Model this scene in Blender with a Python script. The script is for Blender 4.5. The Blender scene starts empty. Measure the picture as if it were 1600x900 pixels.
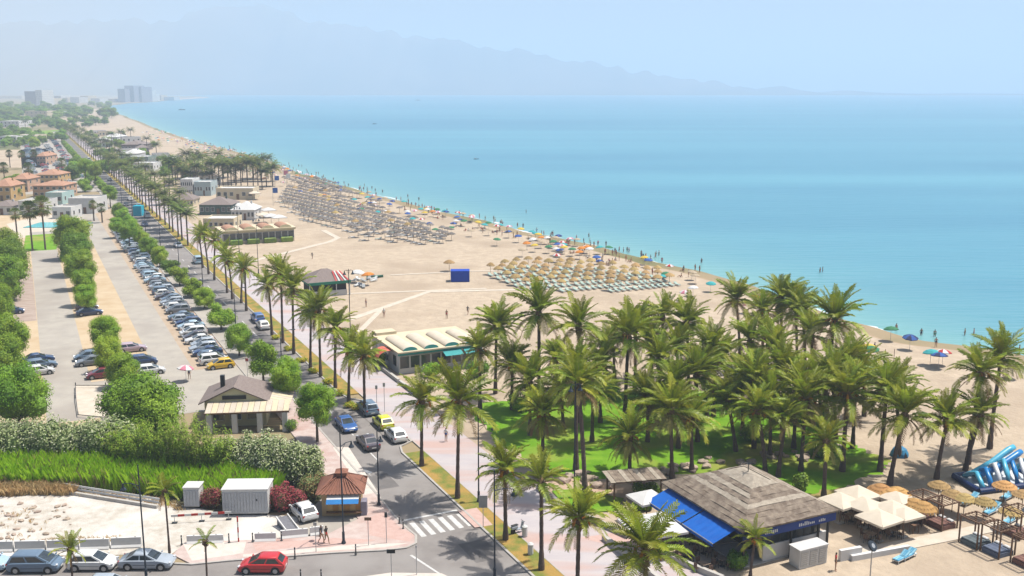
import bpy, bmesh, math, random
import numpy as np
from mathutils import Vector, Matrix
R_ = math.radians
rnd = random.Random(7)
scn = bpy.context.scene
C = scn.collection

# ------------------------------------------------------------------ camera
F_PX, CAM_H, HORIZON = 1576.0, 40.0, 138.0
PITCH = math.atan((450 - HORIZON) / F_PX)
cam_d = bpy.data.cameras.new('camera')
cam = bpy.data.objects.new('camera', cam_d); C.objects.link(cam)
cam.location = (0, 0, CAM_H)
cam.rotation_euler = (math.pi / 2 - PITCH, 0, 0)
cam_d.sensor_width = 36; cam_d.lens = 36 * F_PX / 1600
cam_d.clip_start = 0.5; cam_d.clip_end = 60000
scn.camera = cam

# ------------------------------------------------------------------ sky, sun, exposure
SUN_EL, SUN_AZ = 66.0, 75.0          # azimuth clockwise from +Y
w = bpy.data.worlds.new('World'); scn.world = w; w.use_nodes = True
nt = w.node_tree; nt.nodes.clear()
sky = nt.nodes.new('ShaderNodeTexSky'); sky.sky_type = 'NISHITA'; sky.sun_disc = False
sky.sun_elevation = R_(SUN_EL); sky.sun_rotation = R_(SUN_AZ)
sky.altitude = 0; sky.air_density = 1.0; sky.dust_density = 3.0; sky.ozone_density = 1.0
bg = nt.nodes.new('ShaderNodeBackground'); bg.inputs['Strength'].default_value = 0.085
wo = nt.nodes.new('ShaderNodeOutputWorld')
nt.links.new(sky.outputs[0], bg.inputs[0]); nt.links.new(bg.outputs[0], wo.inputs[0])
sl = bpy.data.lights.new('sun', 'SUN'); sl.energy = 5.0; sl.angle = R_(0.53); sl.color = (1.0, 0.955, 0.88)
sun = bpy.data.objects.new('sun', sl); C.objects.link(sun)
sd = Vector((math.sin(R_(SUN_AZ)) * math.cos(R_(SUN_EL)), math.cos(R_(SUN_AZ)) * math.cos(R_(SUN_EL)), math.sin(R_(SUN_EL))))
sun.rotation_euler = (-sd).to_track_quat('-Z', 'Y').to_euler()
vs = scn.view_settings
vs.view_transform = 'Standard'; vs.look = 'None'; vs.gamma = 1.0; vs.use_curve_mapping = False
vs.exposure = 0.66
cy = scn.cycles
cy.max_bounces = 6; cy.diffuse_bounces = 2; cy.glossy_bounces = 2; cy.transmission_bounces = 4
cy.transparent_max_bounces = 8; cy.volume_bounces = 2
cy.caustics_reflective = False; cy.caustics_refractive = False
cy.use_denoising = True
try: cy.denoiser = 'OPENIMAGEDENOISE'
except Exception: pass

# ------------------------------------------------------------------ helpers
def P(x, y, z=0.0):
    """the point at height z that the photograph shows at pixel (x, y)"""
    u = (x - 800) / F_PX; v = (y - 450) / F_PX
    dy = math.cos(PITCH) - v * math.sin(PITCH); dz = -math.sin(PITCH) - v * math.cos(PITCH)
    t = (z - CAM_H) / dz
    return Vector((t * u, t * dy, z))
def height_at(base, ytop):
    """height of the thing standing at base whose top shows at pixel row ytop"""
    v = (450 - ytop) / F_PX
    # up / fwd = v with up = Y sin + dz cos, fwd = Y cos - dz sin
    Y = base.y
    dz = Y * (v * math.cos(PITCH) - math.sin(PITCH)) / (math.cos(PITCH) + v * math.sin(PITCH))
    return dz + CAM_H
# the road runs away from the camera; s metres along it, t metres to its seaward side
RA = R_(25.76); RD = Vector((-math.sin(RA), math.cos(RA), 0)); RR = Vector((math.cos(RA), math.sin(RA), 0)); RO = Vector((-11.5, 105.2, 0))
def R(s, t, z=0.0):
    q = RO + RD * s + RR * t
    return Vector((q.x, q.y, z))
def st(p):
    q = Vector((p[0], p[1], 0)) - RO
    return q.dot(RD), q.dot(RR)

MATS = {}
def mat(name, c1, c2=None, scale=1.0, rough=0.8, metal=0.0, bump=0.0, bscale=None, spec=0.3, var=0.0, detail=3.0, stretch=None, sheen=None, lo=0.35, hi=0.65, translucent=0.0, c3=None, scale3=None, coat=0.0):
    if name in MATS: return MATS[name]
    m = bpy.data.materials.new(name); m.use_nodes = True; MATS[name] = m
    nt = m.node_tree; N = nt.nodes; L = nt.links
    b = N['Principled BSDF']
    b.inputs['Roughness'].default_value = rough; b.inputs['Metallic'].default_value = metal
    b.inputs['Specular IOR Level'].default_value = spec
    if coat: b.inputs['Coat Weight'].default_value = coat; b.inputs['Coat Roughness'].default_value = 0.08
    KA = 0.72
    c1 = tuple(q * KA for q in c1) + (1,)
    if c2 is not None: c2 = tuple(q * KA for q in c2)
    if c3 is not None: c3 = tuple(q * KA for q in c3)
    b.inputs['Base Color'].default_value = c1
    src = None
    tc = N.new('ShaderNodeTexCoord'); vec = tc.outputs['Object']
    if stretch:
        mp = N.new('ShaderNodeMapping'); mp.inputs['Scale'].default_value = stretch; L.new(vec, mp.inputs[0]); vec = mp.outputs[0]
    def noise(sc, det):
        n = N.new('ShaderNodeTexNoise'); n.inputs['Scale'].default_value = sc; n.inputs['Detail'].default_value = det
        n.inputs['Roughness'].default_value = 0.6; L.new(vec, n.inputs['Vector']); return n
    if c2 is not None:
        n = noise(scale, detail)
        cr = N.new('ShaderNodeValToRGB'); cr.color_ramp.elements[0].position = lo; cr.color_ramp.elements[1].position = hi
        cr.color_ramp.elements[0].color = c1; cr.color_ramp.elements[1].color = tuple(c2) + (1,)
        L.new(n.outputs[0], cr.inputs[0]); src = cr.outputs[0]
    if c3 is not None:
        n = noise(scale3 or scale * 0.13, 2.0)
        mr = N.new('ShaderNodeMapRange'); mr.inputs[1].default_value = 0.48; mr.inputs[2].default_value = 0.68
        L.new(n.outputs[0], mr.inputs[0])
        mx = N.new('ShaderNodeMixRGB'); L.new(mr.outputs[0], mx.inputs[0])
        if src: L.new(src, mx.inputs[1])
        else: mx.inputs[1].default_value = c1
        mx.inputs[2].default_value = tuple(c3) + (1,); src = mx.outputs[0]
    if var:
        oi = N.new('ShaderNodeObjectInfo')
        mr = N.new('ShaderNodeMapRange'); mr.inputs[3].default_value = 1 - var; mr.inputs[4].default_value = 1 + var
        L.new(oi.outputs['Random'], mr.inputs[0])
        h = N.new('ShaderNodeHueSaturation'); L.new(mr.outputs[0], h.inputs['Value'])
        mr2 = N.new('ShaderNodeMapRange'); mr2.inputs[3].default_value = 0.5 - var * 0.06; mr2.inputs[4].default_value = 0.5 + var * 0.06
        mu = N.new('ShaderNodeMath'); mu.operation = 'FRACT'; ml = N.new('ShaderNodeMath'); ml.operation = 'MULTIPLY'; ml.inputs[1].default_value = 7.31
        L.new(oi.outputs['Random'], ml.inputs[0]); L.new(ml.outputs[0], mu.inputs[0]); L.new(mu.outputs[0], mr2.inputs[0]); L.new(mr2.outputs[0], h.inputs['Hue'])
        if src: L.new(src, h.inputs['Color'])
        else: h.inputs['Color'].default_value = c1
        src = h.outputs[0]
    if src: L.new(src, b.inputs['Base Color'])
    if bump:
        n = noise(bscale or scale * 4, 4.0)
        bp = N.new('ShaderNodeBump'); bp.inputs['Strength'].default_value = 1.0; bp.inputs['Distance'].default_value = bump
        L.new(n.outputs[0], bp.inputs['Height']); L.new(bp.outputs[0], b.inputs['Normal'])
    if translucent:
        tr = N.new('ShaderNodeBsdfTranslucent'); ms = N.new('ShaderNodeMixShader'); ms.inputs[0].default_value = translucent
        if src: L.new(src, tr.inputs[0])
        else: tr.inputs[0].default_value = c1
        L.new(b.outputs[0], ms.inputs[1]); L.new(tr.outputs[0], ms.inputs[2]); L.new(ms.outputs[0], N['Material Output'].inputs[0])
    return m

class MB:
    """collects faces, builds one mesh"""
    def __init__(s): s.v = []; s.f = []; s.m = []
    def face(s, pts, mi=0):
        i = len(s.v); s.v.extend([tuple(p) for p in pts]); s.f.append(tuple(range(i, i + len(pts)))); s.m.append(mi); return s
    def add(s, verts, faces, mi=0):
        i = len(s.v); s.v.extend([tuple(p) for p in verts])
        for f in faces: s.f.append(tuple(i + k for k in f)); s.m.append(mi)
        return s
    def box(s, c, d, rz=0.0, mi=0, taper=1.0, bev=0.0):
        x, y, z = c; a, b, h = d[0] / 2, d[1] / 2, d[2] / 2; cs, sn = math.cos(rz), math.sin(rz)
        if bev:
            vs = []
            for zz, k in ((-h, bev), (-h + bev, 0), (h - bev, 0), (h, bev)):
                for px, py in ((-a + k, -b + k), (a - k, -b + k), (a - k, b - k), (-a + k, b - k)):
                    vs.append((x + px * cs - py * sn, y + px * sn + py * cs, z + zz))
            fs = [(3, 2, 1, 0), (12, 13, 14, 15)]
            for l in range(3):
                for k in range(4): fs.append((l * 4 + k, l * 4 + (k + 1) % 4, l * 4 + 4 + (k + 1) % 4, l * 4 + 4 + k))
            return s.add(vs, fs, mi)
        vs = []
        for zz, k in ((-h, 1.0), (h, taper)):
            for px, py in ((-a, -b), (a, -b), (a, b), (-a, b)):
                px *= k; py *= k
                vs.append((x + px * cs - py * sn, y + px * sn + py * cs, z + zz))
        return s.add(vs, [(3, 2, 1, 0), (4, 5, 6, 7), (0, 1, 5, 4), (1, 2, 6, 5), (2, 3, 7, 6), (3, 0, 4, 7)], mi)
    def bar(s, p, q, wd, ht, mi=0):
        """rectangular bar from p to q"""
        p = Vector(p); q = Vector(q); d = (q - p).normalized()
        up = Vector((0, 0, 1)) if abs(d.z) < 0.95 else Vector((1, 0, 0))
        a = d.cross(up).normalized() * wd / 2; b = a.cross(d).normalized() * ht / 2
        vs = [p - a - b, p + a - b, p + a + b, p - a + b, q - a - b, q + a - b, q + a + b, q - a + b]
        return s.add(vs, [(3, 2, 1, 0), (4, 5, 6, 7), (0, 1, 5, 4), (1, 2, 6, 5), (2, 3, 7, 6), (3, 0, 4, 7)], mi)
    def tube(s, pts, radii, n=8, mi=0, cap=True):
        pts = [Vector(p) for p in pts]; i0 = len(s.v); k = len(pts)
        for j, p in enumerate(pts):
            d = (pts[min(j + 1, k - 1)] - pts[max(j - 1, 0)]).normalized()
            up = Vector((0, 0, 1)) if abs(d.z) < 0.9 else Vector((1, 0, 0))
            a = d.cross(up).normalized(); b = d.cross(a)
            r = radii[j] if hasattr(radii, '__len__') else radii
            for q in range(n):
                t = 2 * math.pi * q / n; s.v.append(tuple(p + a * (math.cos(t) * r) + b * (math.sin(t) * r)))
        for j in range(k - 1):
            for q in range(n):
                s.f.append((i0 + j * n + q, i0 + j * n + (q + 1) % n, i0 + (j + 1) * n + (q + 1) % n, i0 + (j + 1) * n + q)); s.m.append(mi)
        if cap:
            s.f.append(tuple(i0 + q for q in range(n))[::-1]); s.m.append(mi)
            s.f.append(tuple(i0 + (k - 1) * n + q for q in range(n))); s.m.append(mi)
        return s
    def lathe(s, prof, n=12, c=(0, 0, 0), mi=0, axis='z'):
        i0 = len(s.v)
        for r, z in prof:
            for q in range(n):
                t = 2 * math.pi * q / n; a, b = r * math.cos(t), r * math.sin(t)
                s.v.append((c[0] + a, c[1] + b, c[2] + z) if axis == 'z' else (c[0] + a, c[1] + z, c[2] + b))
        for j in range(len(prof) - 1):
            for q in range(n):
                s.f.append((i0 + j * n + q, i0 + j * n + (q + 1) % n, i0 + (j + 1) * n + (q + 1) % n, i0 + (j + 1) * n + q)); s.m.append(mi)
        if prof[0][0] > 1e-4: s.f.append(tuple(i0 + q for q in range(n))[::-1]); s.m.append(mi)
        if prof[-1][0] > 1e-4: s.f.append(tuple(i0 + (len(prof) - 1) * n + q for q in range(n))); s.m.append(mi)
        return s
    def prism(s, poly, z0, z1, mi=0, mi_side=None):
        n = len(poly); ms = mi if mi_side is None else mi_side
        i0 = len(s.v)
        s.v.extend([(p[0], p[1], z0) for p in poly]); s.v.extend([(p[0], p[1], z1) for p in poly])
        s.f.append(tuple(i0 + k for k in range(n))[::-1]); s.m.append(mi)
        s.f.append(tuple(i0 + n + k for k in range(n))); s.m.append(mi)
        for k in range(n): s.f.append((i0 + k, i0 + (k + 1) % n, i0 + n + (k + 1) % n, i0 + n + k)); s.m.append(ms)
        return s
    def mesh(s, name, mats, smooth=False):
        me = bpy.data.meshes.new(name); me.from_pydata(s.v, [], s.f)
        for m in (mats if isinstance(mats, (list, tuple)) else [mats]): me.materials.append(m)
        if any(s.m): me.polygons.foreach_set('material_index', s.m)
        if smooth: me.polygons.foreach_set('use_smooth', [True] * len(me.polygons))
        me.update(); return me
    def build(s, name, mats, parent=None, smooth=False):
        return link(name, s.mesh(name, mats, smooth), parent)

def link(name, me, parent=None):
    o = bpy.data.objects.new(name, me); C.objects.link(o)
    if parent is not None: o.parent = parent
    return o
def tag(o, label=None, cat=None, group=None, kind=None):
    if label: o['label'] = label
    if cat: o['category'] = cat
    if group: o['group'] = group
    if kind: o['kind'] = kind
    return o
def thing(name, label, cat, loc=(0, 0, 0), rz=0.0, group=None):
    o = bpy.data.objects.new(name, None); o.empty_display_size = 0.2; C.objects.link(o)
    o.location = loc; o.rotation_euler = (0, 0, rz)
    return tag(o, label, cat, group)
CH = {}
def kids(o):
    return [c for c in CH.get(o.name, None) or []] if o.name in CH else list(o.children)
def dup(root, loc, rz=0.0, label=None, group=None, scale=None):
    def rec(o, par):
        c = o.copy(); C.objects.link(c); c.parent = par
        for ch in o.children: rec(ch, c)
        return c
    r = rec(root, None)
    r.location = loc; r.rotation_euler = (0, 0, rz)
    if scale: r.scale = (scale, scale, scale) if not hasattr(scale, '__len__') else scale
    if label: r['label'] = label
    if group: r['group'] = group
    return r
def setmat(o, m, slot=0):
    """own material on an object that shares its mesh"""
    o.material_slots[slot].link = 'OBJECT'; o.material_slots[slot].material = m
ORD = 'first second third fourth fifth sixth seventh eighth ninth tenth eleventh twelfth thirteenth fourteenth fifteenth sixteenth seventeenth eighteenth nineteenth twentieth'.split()
def ordw(n):
    if n <= 20: return ORD[n - 1]
    return '%d%s' % (n, {1: 'st', 2: 'nd', 3: 'rd'}.get(n % 10, 'th') if n % 100 not in (11, 12, 13) else 'th')
def sheet(name, pts, z, m, kind='structure'):
    o = MB().face([(p[0], p[1], z) for p in pts]).build(name, m)
    return tag(o, kind=kind)
def strip(name, poly, z0, z1, m, kind='structure'):
    o = MB().prism(poly, z0, z1).build(name, m)
    return tag(o, kind=kind)
# ------------------------------------------------------------------ ground materials
SAND = mat('sand', (0.46, 0.37, 0.275), (0.57, 0.462, 0.345), scale=0.5, rough=0.95, bump=0.16, bscale=1.3, spec=0.1, c3=(0.43, 0.34, 0.25), scale3=0.06, detail=12)
EARTH = mat('earth', (0.40, 0.30, 0.19), (0.30, 0.25, 0.15), scale=0.05, rough=0.95, spec=0.1, detail=8, c3=(0.16, 0.17, 0.07), scale3=0.012)
OCHRE = mat('ochre_earth', (0.52, 0.39, 0.245), (0.60, 0.48, 0.33), scale=0.25, rough=0.95, spec=0.1, detail=6, bump=0.03, bscale=2)
ASPH = mat('asphalt', (0.24, 0.218, 0.205), (0.30, 0.275, 0.258), scale=0.5, rough=0.9, spec=0.2, detail=8, c3=(0.32, 0.298, 0.282), scale3=0.12)
LANE = mat('pale_lane', (0.40, 0.365, 0.32), (0.47, 0.43, 0.37), scale=0.4, rough=0.9, spec=0.2, detail=8, c3=(0.36, 0.32, 0.28), scale3=0.06)
GRAVEL = mat('white_gravel', (0.66, 0.62, 0.56), (0.50, 0.45, 0.38), scale=1.1, rough=0.95, spec=0.1, detail=8, bump=0.05, bscale=5, c3=(0.74, 0.70, 0.65), scale3=0.15)
PAVE = mat('pink_paving', (0.52, 0.40, 0.36), (0.60, 0.50, 0.46), scale=1.2, rough=0.85, spec=0.2, detail=5, c3=(0.48, 0.31, 0.27), scale3=0.25)
PROM = mat('promenade_paving', (0.54, 0.49, 0.49), (0.47, 0.43, 0.45), scale=0.6, rough=0.8, spec=0.25, detail=6, c3=(0.53, 0.38, 0.34), scale3=0.18, stretch=(0.35, 1.6, 1))
KERB = mat('kerb_stone', (0.50, 0.47, 0.43), (0.42, 0.39, 0.36), scale=2, rough=0.9)
STRIPG = mat('dry_verge', (0.42, 0.27, 0.08), (0.19, 0.22, 0.05), scale=0.4, rough=0.95, spec=0.1, detail=7, lo=0.42, hi=0.6, bump=0.05, bscale=6)
LAWN = mat('lawn', (0.115, 0.28, 0.012), (0.20, 0.38, 0.025), scale=0.5, rough=0.95, spec=0.1, detail=8, bump=0.05, bscale=8, c3=(0.34, 0.33, 0.08), scale3=0.12)
DRYLAWN = mat('dry_lawn', (0.36, 0.27, 0.11), (0.20, 0.20, 0.05), scale=0.25, rough=0.95, spec=0.1, detail=7)
PATH = mat('pale_walkway', (0.66, 0.58, 0.48), (0.58, 0.50, 0.40), scale=0.8, rough=0.9)
WPAINT = mat('road_paint', (0.72, 0.71, 0.69), (0.55, 0.54, 0.52), scale=2.5, rough=0.7, detail=6)

# ------------------------------------------------------------------ land, beach, sea
COAST = [(-160, 106), (-90, 104), (-40, 102), (0, 99.5), (16, 92), (28, 93), (50, 96), (76, 98), (116, 96.5), (150, 93), (182, 90.5), (244, 86), (300, 84.5), (365, 84), (440, 87), (510, 90), (600, 88), (720, 85), (900, 88), (1105, 93), (1500, 105), (2088, 122)]
def smooth_line(pts, n=6):
    out = []
    for i in range(len(pts) - 1):
        p0 = pts[max(i - 1, 0)]; p1 = pts[i]; p2 = pts[i + 1]; p3 = pts[min(i + 2, len(pts) - 1)]
        for k in range(n):
            t = k / n
            out.append(tuple(0.5 * (2 * p1[j] + (p2[j] - p0[j]) * t + (2 * p0[j] - 5 * p1[j] + 4 * p2[j] - p3[j]) * t * t + (3 * p1[j] - p0[j] - 3 * p2[j] + p3[j]) * t ** 3) for j in range(2)))
    out.append(pts[-1]); return out
cl = smooth_line(COAST)
cl = [(s, t + 0.9 * math.sin(s * 0.11) + 0.5 * math.sin(s * 0.31 + 1)) for s, t in cl]
coast_xy = [R(s, t) for s, t in cl] + [P(172, 165), P(200, 161.5), P(245, 159), P(270, 156), P(318, 153), P(322, 151.5), P(300, 150), P(230, 149.5), P(120, 147.5), P(40, 146), P(-60, 145.5), P(-300, 145)]
def coast_t(s):
    for i in range(len(cl) - 1):
        if cl[i][0] <= s <= cl[i + 1][0]:
            k = (s - cl[i][0]) / (cl[i + 1][0] - cl[i][0]); return cl[i][1] * (1 - k) + cl[i + 1][1] * k
    return 95.0
land = [(p.x, p.y) for p in coast_xy] + [(-26000, coast_xy[-1].y), (-26000, -300), (60, -300)]
g = sheet('ground', land, -0.02, EARTH)
# beach: a sheet of sand that dips under the water along the shore
bs = [c for c in cl if c[0] <= 2088]
bm_ = MB(); n = len(bs)
rows = []
for s, t in bs:
    inner = 8.4 if s < 1500 else 40
    rows.append([(R(s, inner), 0.0), (R(s, t - 5), 0.012), (R(s, t - 1.5), -0.16), (R(s, t + 3), -0.5), (R(s, t + 30), -2.2)])
for i in range(n - 1):
    for k in range(4):
        a, b, c, d = rows[i][k], rows[i][k + 1], rows[i + 1][k + 1], rows[i + 1][k]
        bm_.face([(q[0].x, q[0].y, q[1]) for q in (a, b, c, d)], 0 if k < 1 else 1)
WET = mat('wet_sand', (0.45, 0.335, 0.225), (0.40, 0.295, 0.20), scale=0.4, rough=0.9, spec=0.1)
tag(bm_.build('beach', [SAND, WET], smooth=False), kind='structure')

def sea_material():
    m = bpy.data.materials.new('sea_water'); m.use_nodes = True; nt = m.node_tree; N = nt.nodes; L = nt.links; b = N['Principled BSDF']
    b.inputs['Roughness'].default_value = 0.28; b.inputs['IOR'].default_value = 1.33; b.inputs['Specular IOR Level'].default_value = 0.4
    tc = N.new('ShaderNodeTexCoord')
    mp = N.new('ShaderNodeMapping'); mp.inputs['Rotation'].default_value = (0, 0, R_(-6)); mp.inputs['Scale'].default_value = (0.0013, 0.012, 1); L.new(tc.outputs['Object'], mp.inputs[0])
    n1 = N.new('ShaderNodeTexNoise'); n1.inputs['Scale'].default_value = 1.0; n1.inputs['Detail'].default_value = 9; n1.inputs['Roughness'].default_value = 0.55; L.new(mp.outputs[0], n1.inputs['Vector'])
    cr = N.new('ShaderNodeValToRGB'); e = cr.color_ramp.elements
    e[0].position = 0.34; e[0].color = (0.026, 0.155, 0.236, 1); e[1].position = 0.68; e[1].color = (0.064, 0.234, 0.302, 1)
    L.new(n1.outputs[0], cr.inputs[0])
    # shallow water near the shore shows the sandy bed (attribute written per vertex = depth)
    at = N.new('ShaderNodeAttribute'); at.attribute_name = 'shallow'
    mx = N.new('ShaderNodeMixRGB'); L.new(at.outputs['Fac'], mx.inputs[0]); L.new(cr.outputs[0], mx.inputs[1]); mx.inputs[2].default_value = (0.13, 0.29, 0.285, 1)
    L.new(mx.outputs[0], b.inputs['Base Color'])
    mp2 = N.new('ShaderNodeMapping'); mp2.inputs['Rotation'].default_value = (0, 0, R_(-12)); mp2.inputs['Scale'].default_value = (0.10, 0.42, 1); L.new(tc.outputs['Object'], mp2.inputs[0])
    n2 = N.new('ShaderNodeTexNoise'); n2.inputs['Scale'].default_value = 1.0; n2.inputs['Detail'].default_value = 4; L.new(mp2.outputs[0], n2.inputs['Vector'])
    bp = N.new('ShaderNodeBump'); bp.inputs['Strength'].default_value = 0.55; bp.inputs['Distance'].default_value = 0.5; L.new(n2.outputs[0], bp.inputs['Height']); L.new(bp.outputs[0], b.inputs['Normal'])
    return m
SEA = sea_material()
def build_sea():
    mb = MB(); offs = [-6, 4, 12, 25, 45, 80, 160]; sh = [1.0, 0.9, 0.62, 0.35, 0.18, 0.08, 0.0]
    rows = [[R(s, t + o, -0.30) for o in offs] for s, t in bs]
    for i in range(len(rows) - 1):
        for k in range(len(offs) - 1): mb.face([rows[i][k], rows[i][k + 1], rows[i + 1][k + 1], rows[i + 1][k]])
    val = []
    for i in range(len(rows) - 1):
        for k in range(len(offs) - 1): val += [sh[k], sh[k + 1], sh[k + 1], sh[k]]
    # deep water beyond
    outer = [r[-1] for r in rows]
    far = [P(190, 158, -0.3), P(330, 157, -0.3)]
    deep = [tuple(p) for p in outer] + [(-1350, 3900, -.3), (-1390, 4500, -0.3), (-1900, 5400, -.3), (-26000, 5500, -.3), (-26000, 34000, -0.3), (26000, 34000, -0.3), (26000, -300, -0.3)]
    mb.face(deep); val += [0.0] * len(deep)
    # water between the strip end and the headland
    fill = [tuple(q) for q in rows[-1]] + [(-1350, 3900, -.3), (-1390, 4500, -0.3), (-1900, 5400, -.3), (-26000, 5500, -.3), (-26000, 4600, -.3), (-3000, 2600, -.3)]
    mb.face([(p[0], p[1], -0.304) for p in fill]); val += [0.0] * len(fill)
    me = mb.mesh('sea', SEA)
    a = me.attributes.new('shallow', 'FLOAT', 'CORNER'); a.data.foreach_set('value', val)
    return tag(link('sea', me), kind='structure')
build_sea()
# surf: a broken white line where small waves run up the sand
FOAM = mat('surf_foam', (0.80, 0.82, 0.82), (0.7, 0.74, 0.75), scale=1, rough=0.6)
fm = MB(); rf = random.Random(3)
s = -60.0
while s < 900:
    ln = rf.uniform(6, 26); gap = rf.uniform(2, 16) * (1 + s / 900)
    wmax = rf.choice((0.35, 0.5, 0.8, 1.3)) * (1 + max(s, 0) / 400)
    k = 8; off = rf.uniform(-0.6, 2.2)
    a = [R(s + ln * i / k, coast_t(s + ln * i / k) + off + rf.uniform(-.1, .1), -0.285) for i in range(k + 1)]
    b = [R(s + ln * i / k, coast_t(s + ln * i / k) + off + wmax * math.sin(math.pi * i / k) * rf.uniform(0.6, 1.0) + .02, -0.285) for i in range(k + 1)]
    for i in range(k): fm.face([a[i], b[i], b[i + 1], a[i + 1]])
    s += ln + gap
for (xa, ya), (xb, yb), wd in (((1094, 427), (1130, 440), 3.0), ((1385, 521), (1448, 536), 2.2), ((700, 340), (762, 349), 3.2), ((800, 357), (850, 369), 1.6), ((520, 292), (560, 301), 2.6), ((1500, 548), (1560, 556), 1.0)):
    k = 10; rr_ = []
    for i in range(k + 1):
        q = P(xa + (xb - xa) * i / k, ya + (yb - ya) * i / k, -.28); e = math.sin(math.pi * i / k) ** .6 * wd; rr_.append((q + RR * (e * rf.uniform(.3, .6)), q - RR * (e * rf.uniform(.3, .6))))
    for i in range(k): fm.face([rr_[i][1], rr_[i][0], rr_[i + 1][0], rr_[i + 1][1]])
tag(fm.build('surf_foam', FOAM), 'thin broken line of white surf along the shore', 'surf', kind='stuff')

# ------------------------------------------------------------------ distant mountains across the bay
MOUNT = mat('mountain_scrub', (0.14, 0.14, 0.09), (0.22, 0.19, 0.13), scale=0.002, rough=1, spec=0.0, detail=6)
def mountains():
    prof = [(-400, 60), (-150, 48), (0, 42), (100, 40), (180, 38), (240, 35), (270, 41), (300, 35), (350, 20), (400, 13), (440, 18), (500, 37), (560, 45), (600, 50), (640, 60), (690, 62), (740, 74), (800, 80), (860, 92), (920, 100), (980, 112), (1040, 120), (1100, 130), (1160, 136), (1220, 140), (1300, 146), (1400, 150), (1600, 152)]
    D = 7400.0; mb = MB(); rr = random.Random(11); nx = 260; ny = 14
    xs = np.linspace(-380, 1600, nx); tops = np.interp(xs, [p[0] for p in prof], [p[1] for p in prof])
    ph = [rr.uniform(0, 6) for _ in range(6)]
    grid = []
    for j in range(ny):
        k = j / (ny - 1); Y = D - 1300 * (1 - k); row = []
        for i in range(nx):
            X = (xs[i] - 800) / F_PX * D * 1.02
            hp = (HORIZON - tops[i]) / F_PX * D * 1.0 + 40 + 14 * math.sin(X / 95 + 1.7 * math.sin(X / 41)) + 8 * math.sin(X / 37)
            e = k ** 1.35
            rid = 0.5 + 0.5 * math.sin(X / 210 + 1.9 * math.sin(X / 170 + ph[1]) + ph[0] + k * 1.3)
            z = hp * e * (1 - 0.62 * (1 - k) * rid) + (8 * math.sin(X / 90 + ph[2]) if 0.1 < k < 0.99 else 0)
            row.append((X, Y, max(z, 0.5) if j else -1.0))
        grid.append(row)
    grid.append([(r[0], D + 900, -1.0) for r in grid[-1]])
    v = [p for row in grid for p in row]; f = []
    for j in range(len(grid) - 1):
        for i in range(nx - 1): f.append((j * nx + i, j * nx + i + 1, (j + 1) * nx + i + 1, (j + 1) * nx + i))
    mb.add(v, f); return tag(mb.build('mountains', MOUNT, smooth=True), kind='structure')
mountains()

# ------------------------------------------------------------------ streets and surfaces
Z1, Z2, Z3 = 0.004, 0.008, 0.012
def band(name, s0, s1, t0, t1, z, m): return sheet(name, [R(s0, t0), R(s0, t1), R(s1, t1), R(s1, t0)], z, m)
# coast road and the street that meets it
sheet('road', [R(-46, -9), R(-46, 0), R(960, 0), R(960, -6), R(-10, -6.2), R(-15, -6.6), R(-19.5, -8.6)], Z2, ASPH)
sheet('side_street', [P(-60, 872), P(300, 881), P(440, 869), P(600, 859), R(-17.5, -5), R(-46, -4), (-20, 62), (-70, 62)], 0.006, ASPH)
band('bay_paving', 6, 30, 0, 0.05, Z2, ASPH)
# kerbs
def kerb(name, pts, wd, h, m=KERB):
    mb = MB(); L = []
    for i, p in enumerate(pts):
        d = (Vector(pts[min(i + 1, len(pts) - 1)]) - Vector(pts[max(i - 1, 0)])); d.z = 0; d.normalize()
        nrm = Vector((-d.y, d.x, 0)) * wd / 2; L.append((Vector(p) + nrm, Vector(p) - nrm))
    for i in range(len(L) - 1):
        a, b = L[i]; c, d = L[i + 1]
        t = lambda q, z: (q.x, q.y, z)
        mb.face([t(a, h), t(b, h), t(d, h), t(c, h)]); mb.face([t(a, 0), t(a, h), t(c, h), t(c, 0)]); mb.face([t(b, h), t(b, 0), t(d, 0), t(d, h)])
    return tag(mb.build(name, m), kind='structure')
kerb('kerb', [R(s, 0.1) for s in np.linspace(-46, 2, 12)] + [R(4, 0.6), R(5, 2.3), R(22, 2.3), R(24, 0.6), R(27, 0.1)] + [R(s, 0.1) for s in np.linspace(30, 950, 40)], 0.22, 0.13)
sheet('parking_bay', [R(2, 0), R(4.2, 0.6), R(5, 2.2), R(22, 2.2), R(23.8, 0.6), R(27, 0)], Z2, ASPH)
LKERB = [R(950, -6.1), R(400, -6.1), R(100, -6.1), R(20, -6.1), R(-8, -6.2), R(-13.5, -6.35)]
corner = [R(-17, -6.2), P(650, 838), P(650, 850), P(635, 857), P(600, 861), P(520, 865), P(440, 871), P(360, 877), P(300, 883), P(150, 876), P(-40, 872)]
kerb('kerb', LKERB + corner, 0.22, 0.13)
# left pavement, with the pink bands on the corner
pav = [R(-13.5, -6.4), R(-17, -6.3)] + [p for p in corner[1:9]] + [P(270, 868), P(290, 848), P(372, 846), P(508, 838), P(560, 812), R(-9, -9.6), R(30, -9.4), R(30, -6.2), R(-8, -6.3)]
strip('pavement', [(p.x, p.y) for p in pav], -0.01, 0.10, PAVE)
PINK = mat('pink_tiles', (0.60, 0.42, 0.37), (0.55, 0.37, 0.32), scale=2, rough=0.85)
CREAM = mat('cream_tiles', (0.70, 0.63, 0.56), (0.62, 0.55, 0.49), scale=2, rough=0.85)
def patch(name, px, z, m): return sheet(name, [P(*q) for q in px], z, m)
patch('paved_band', [(572, 812), (600, 800), (628, 828), (648, 836), (640, 848), (575, 838)], 0.104, PINK)
patch('paved_band', [(380, 868), (560, 852), (640, 850), (600, 857), (520, 862), (380, 872)], 0.104, CREAM)
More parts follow.
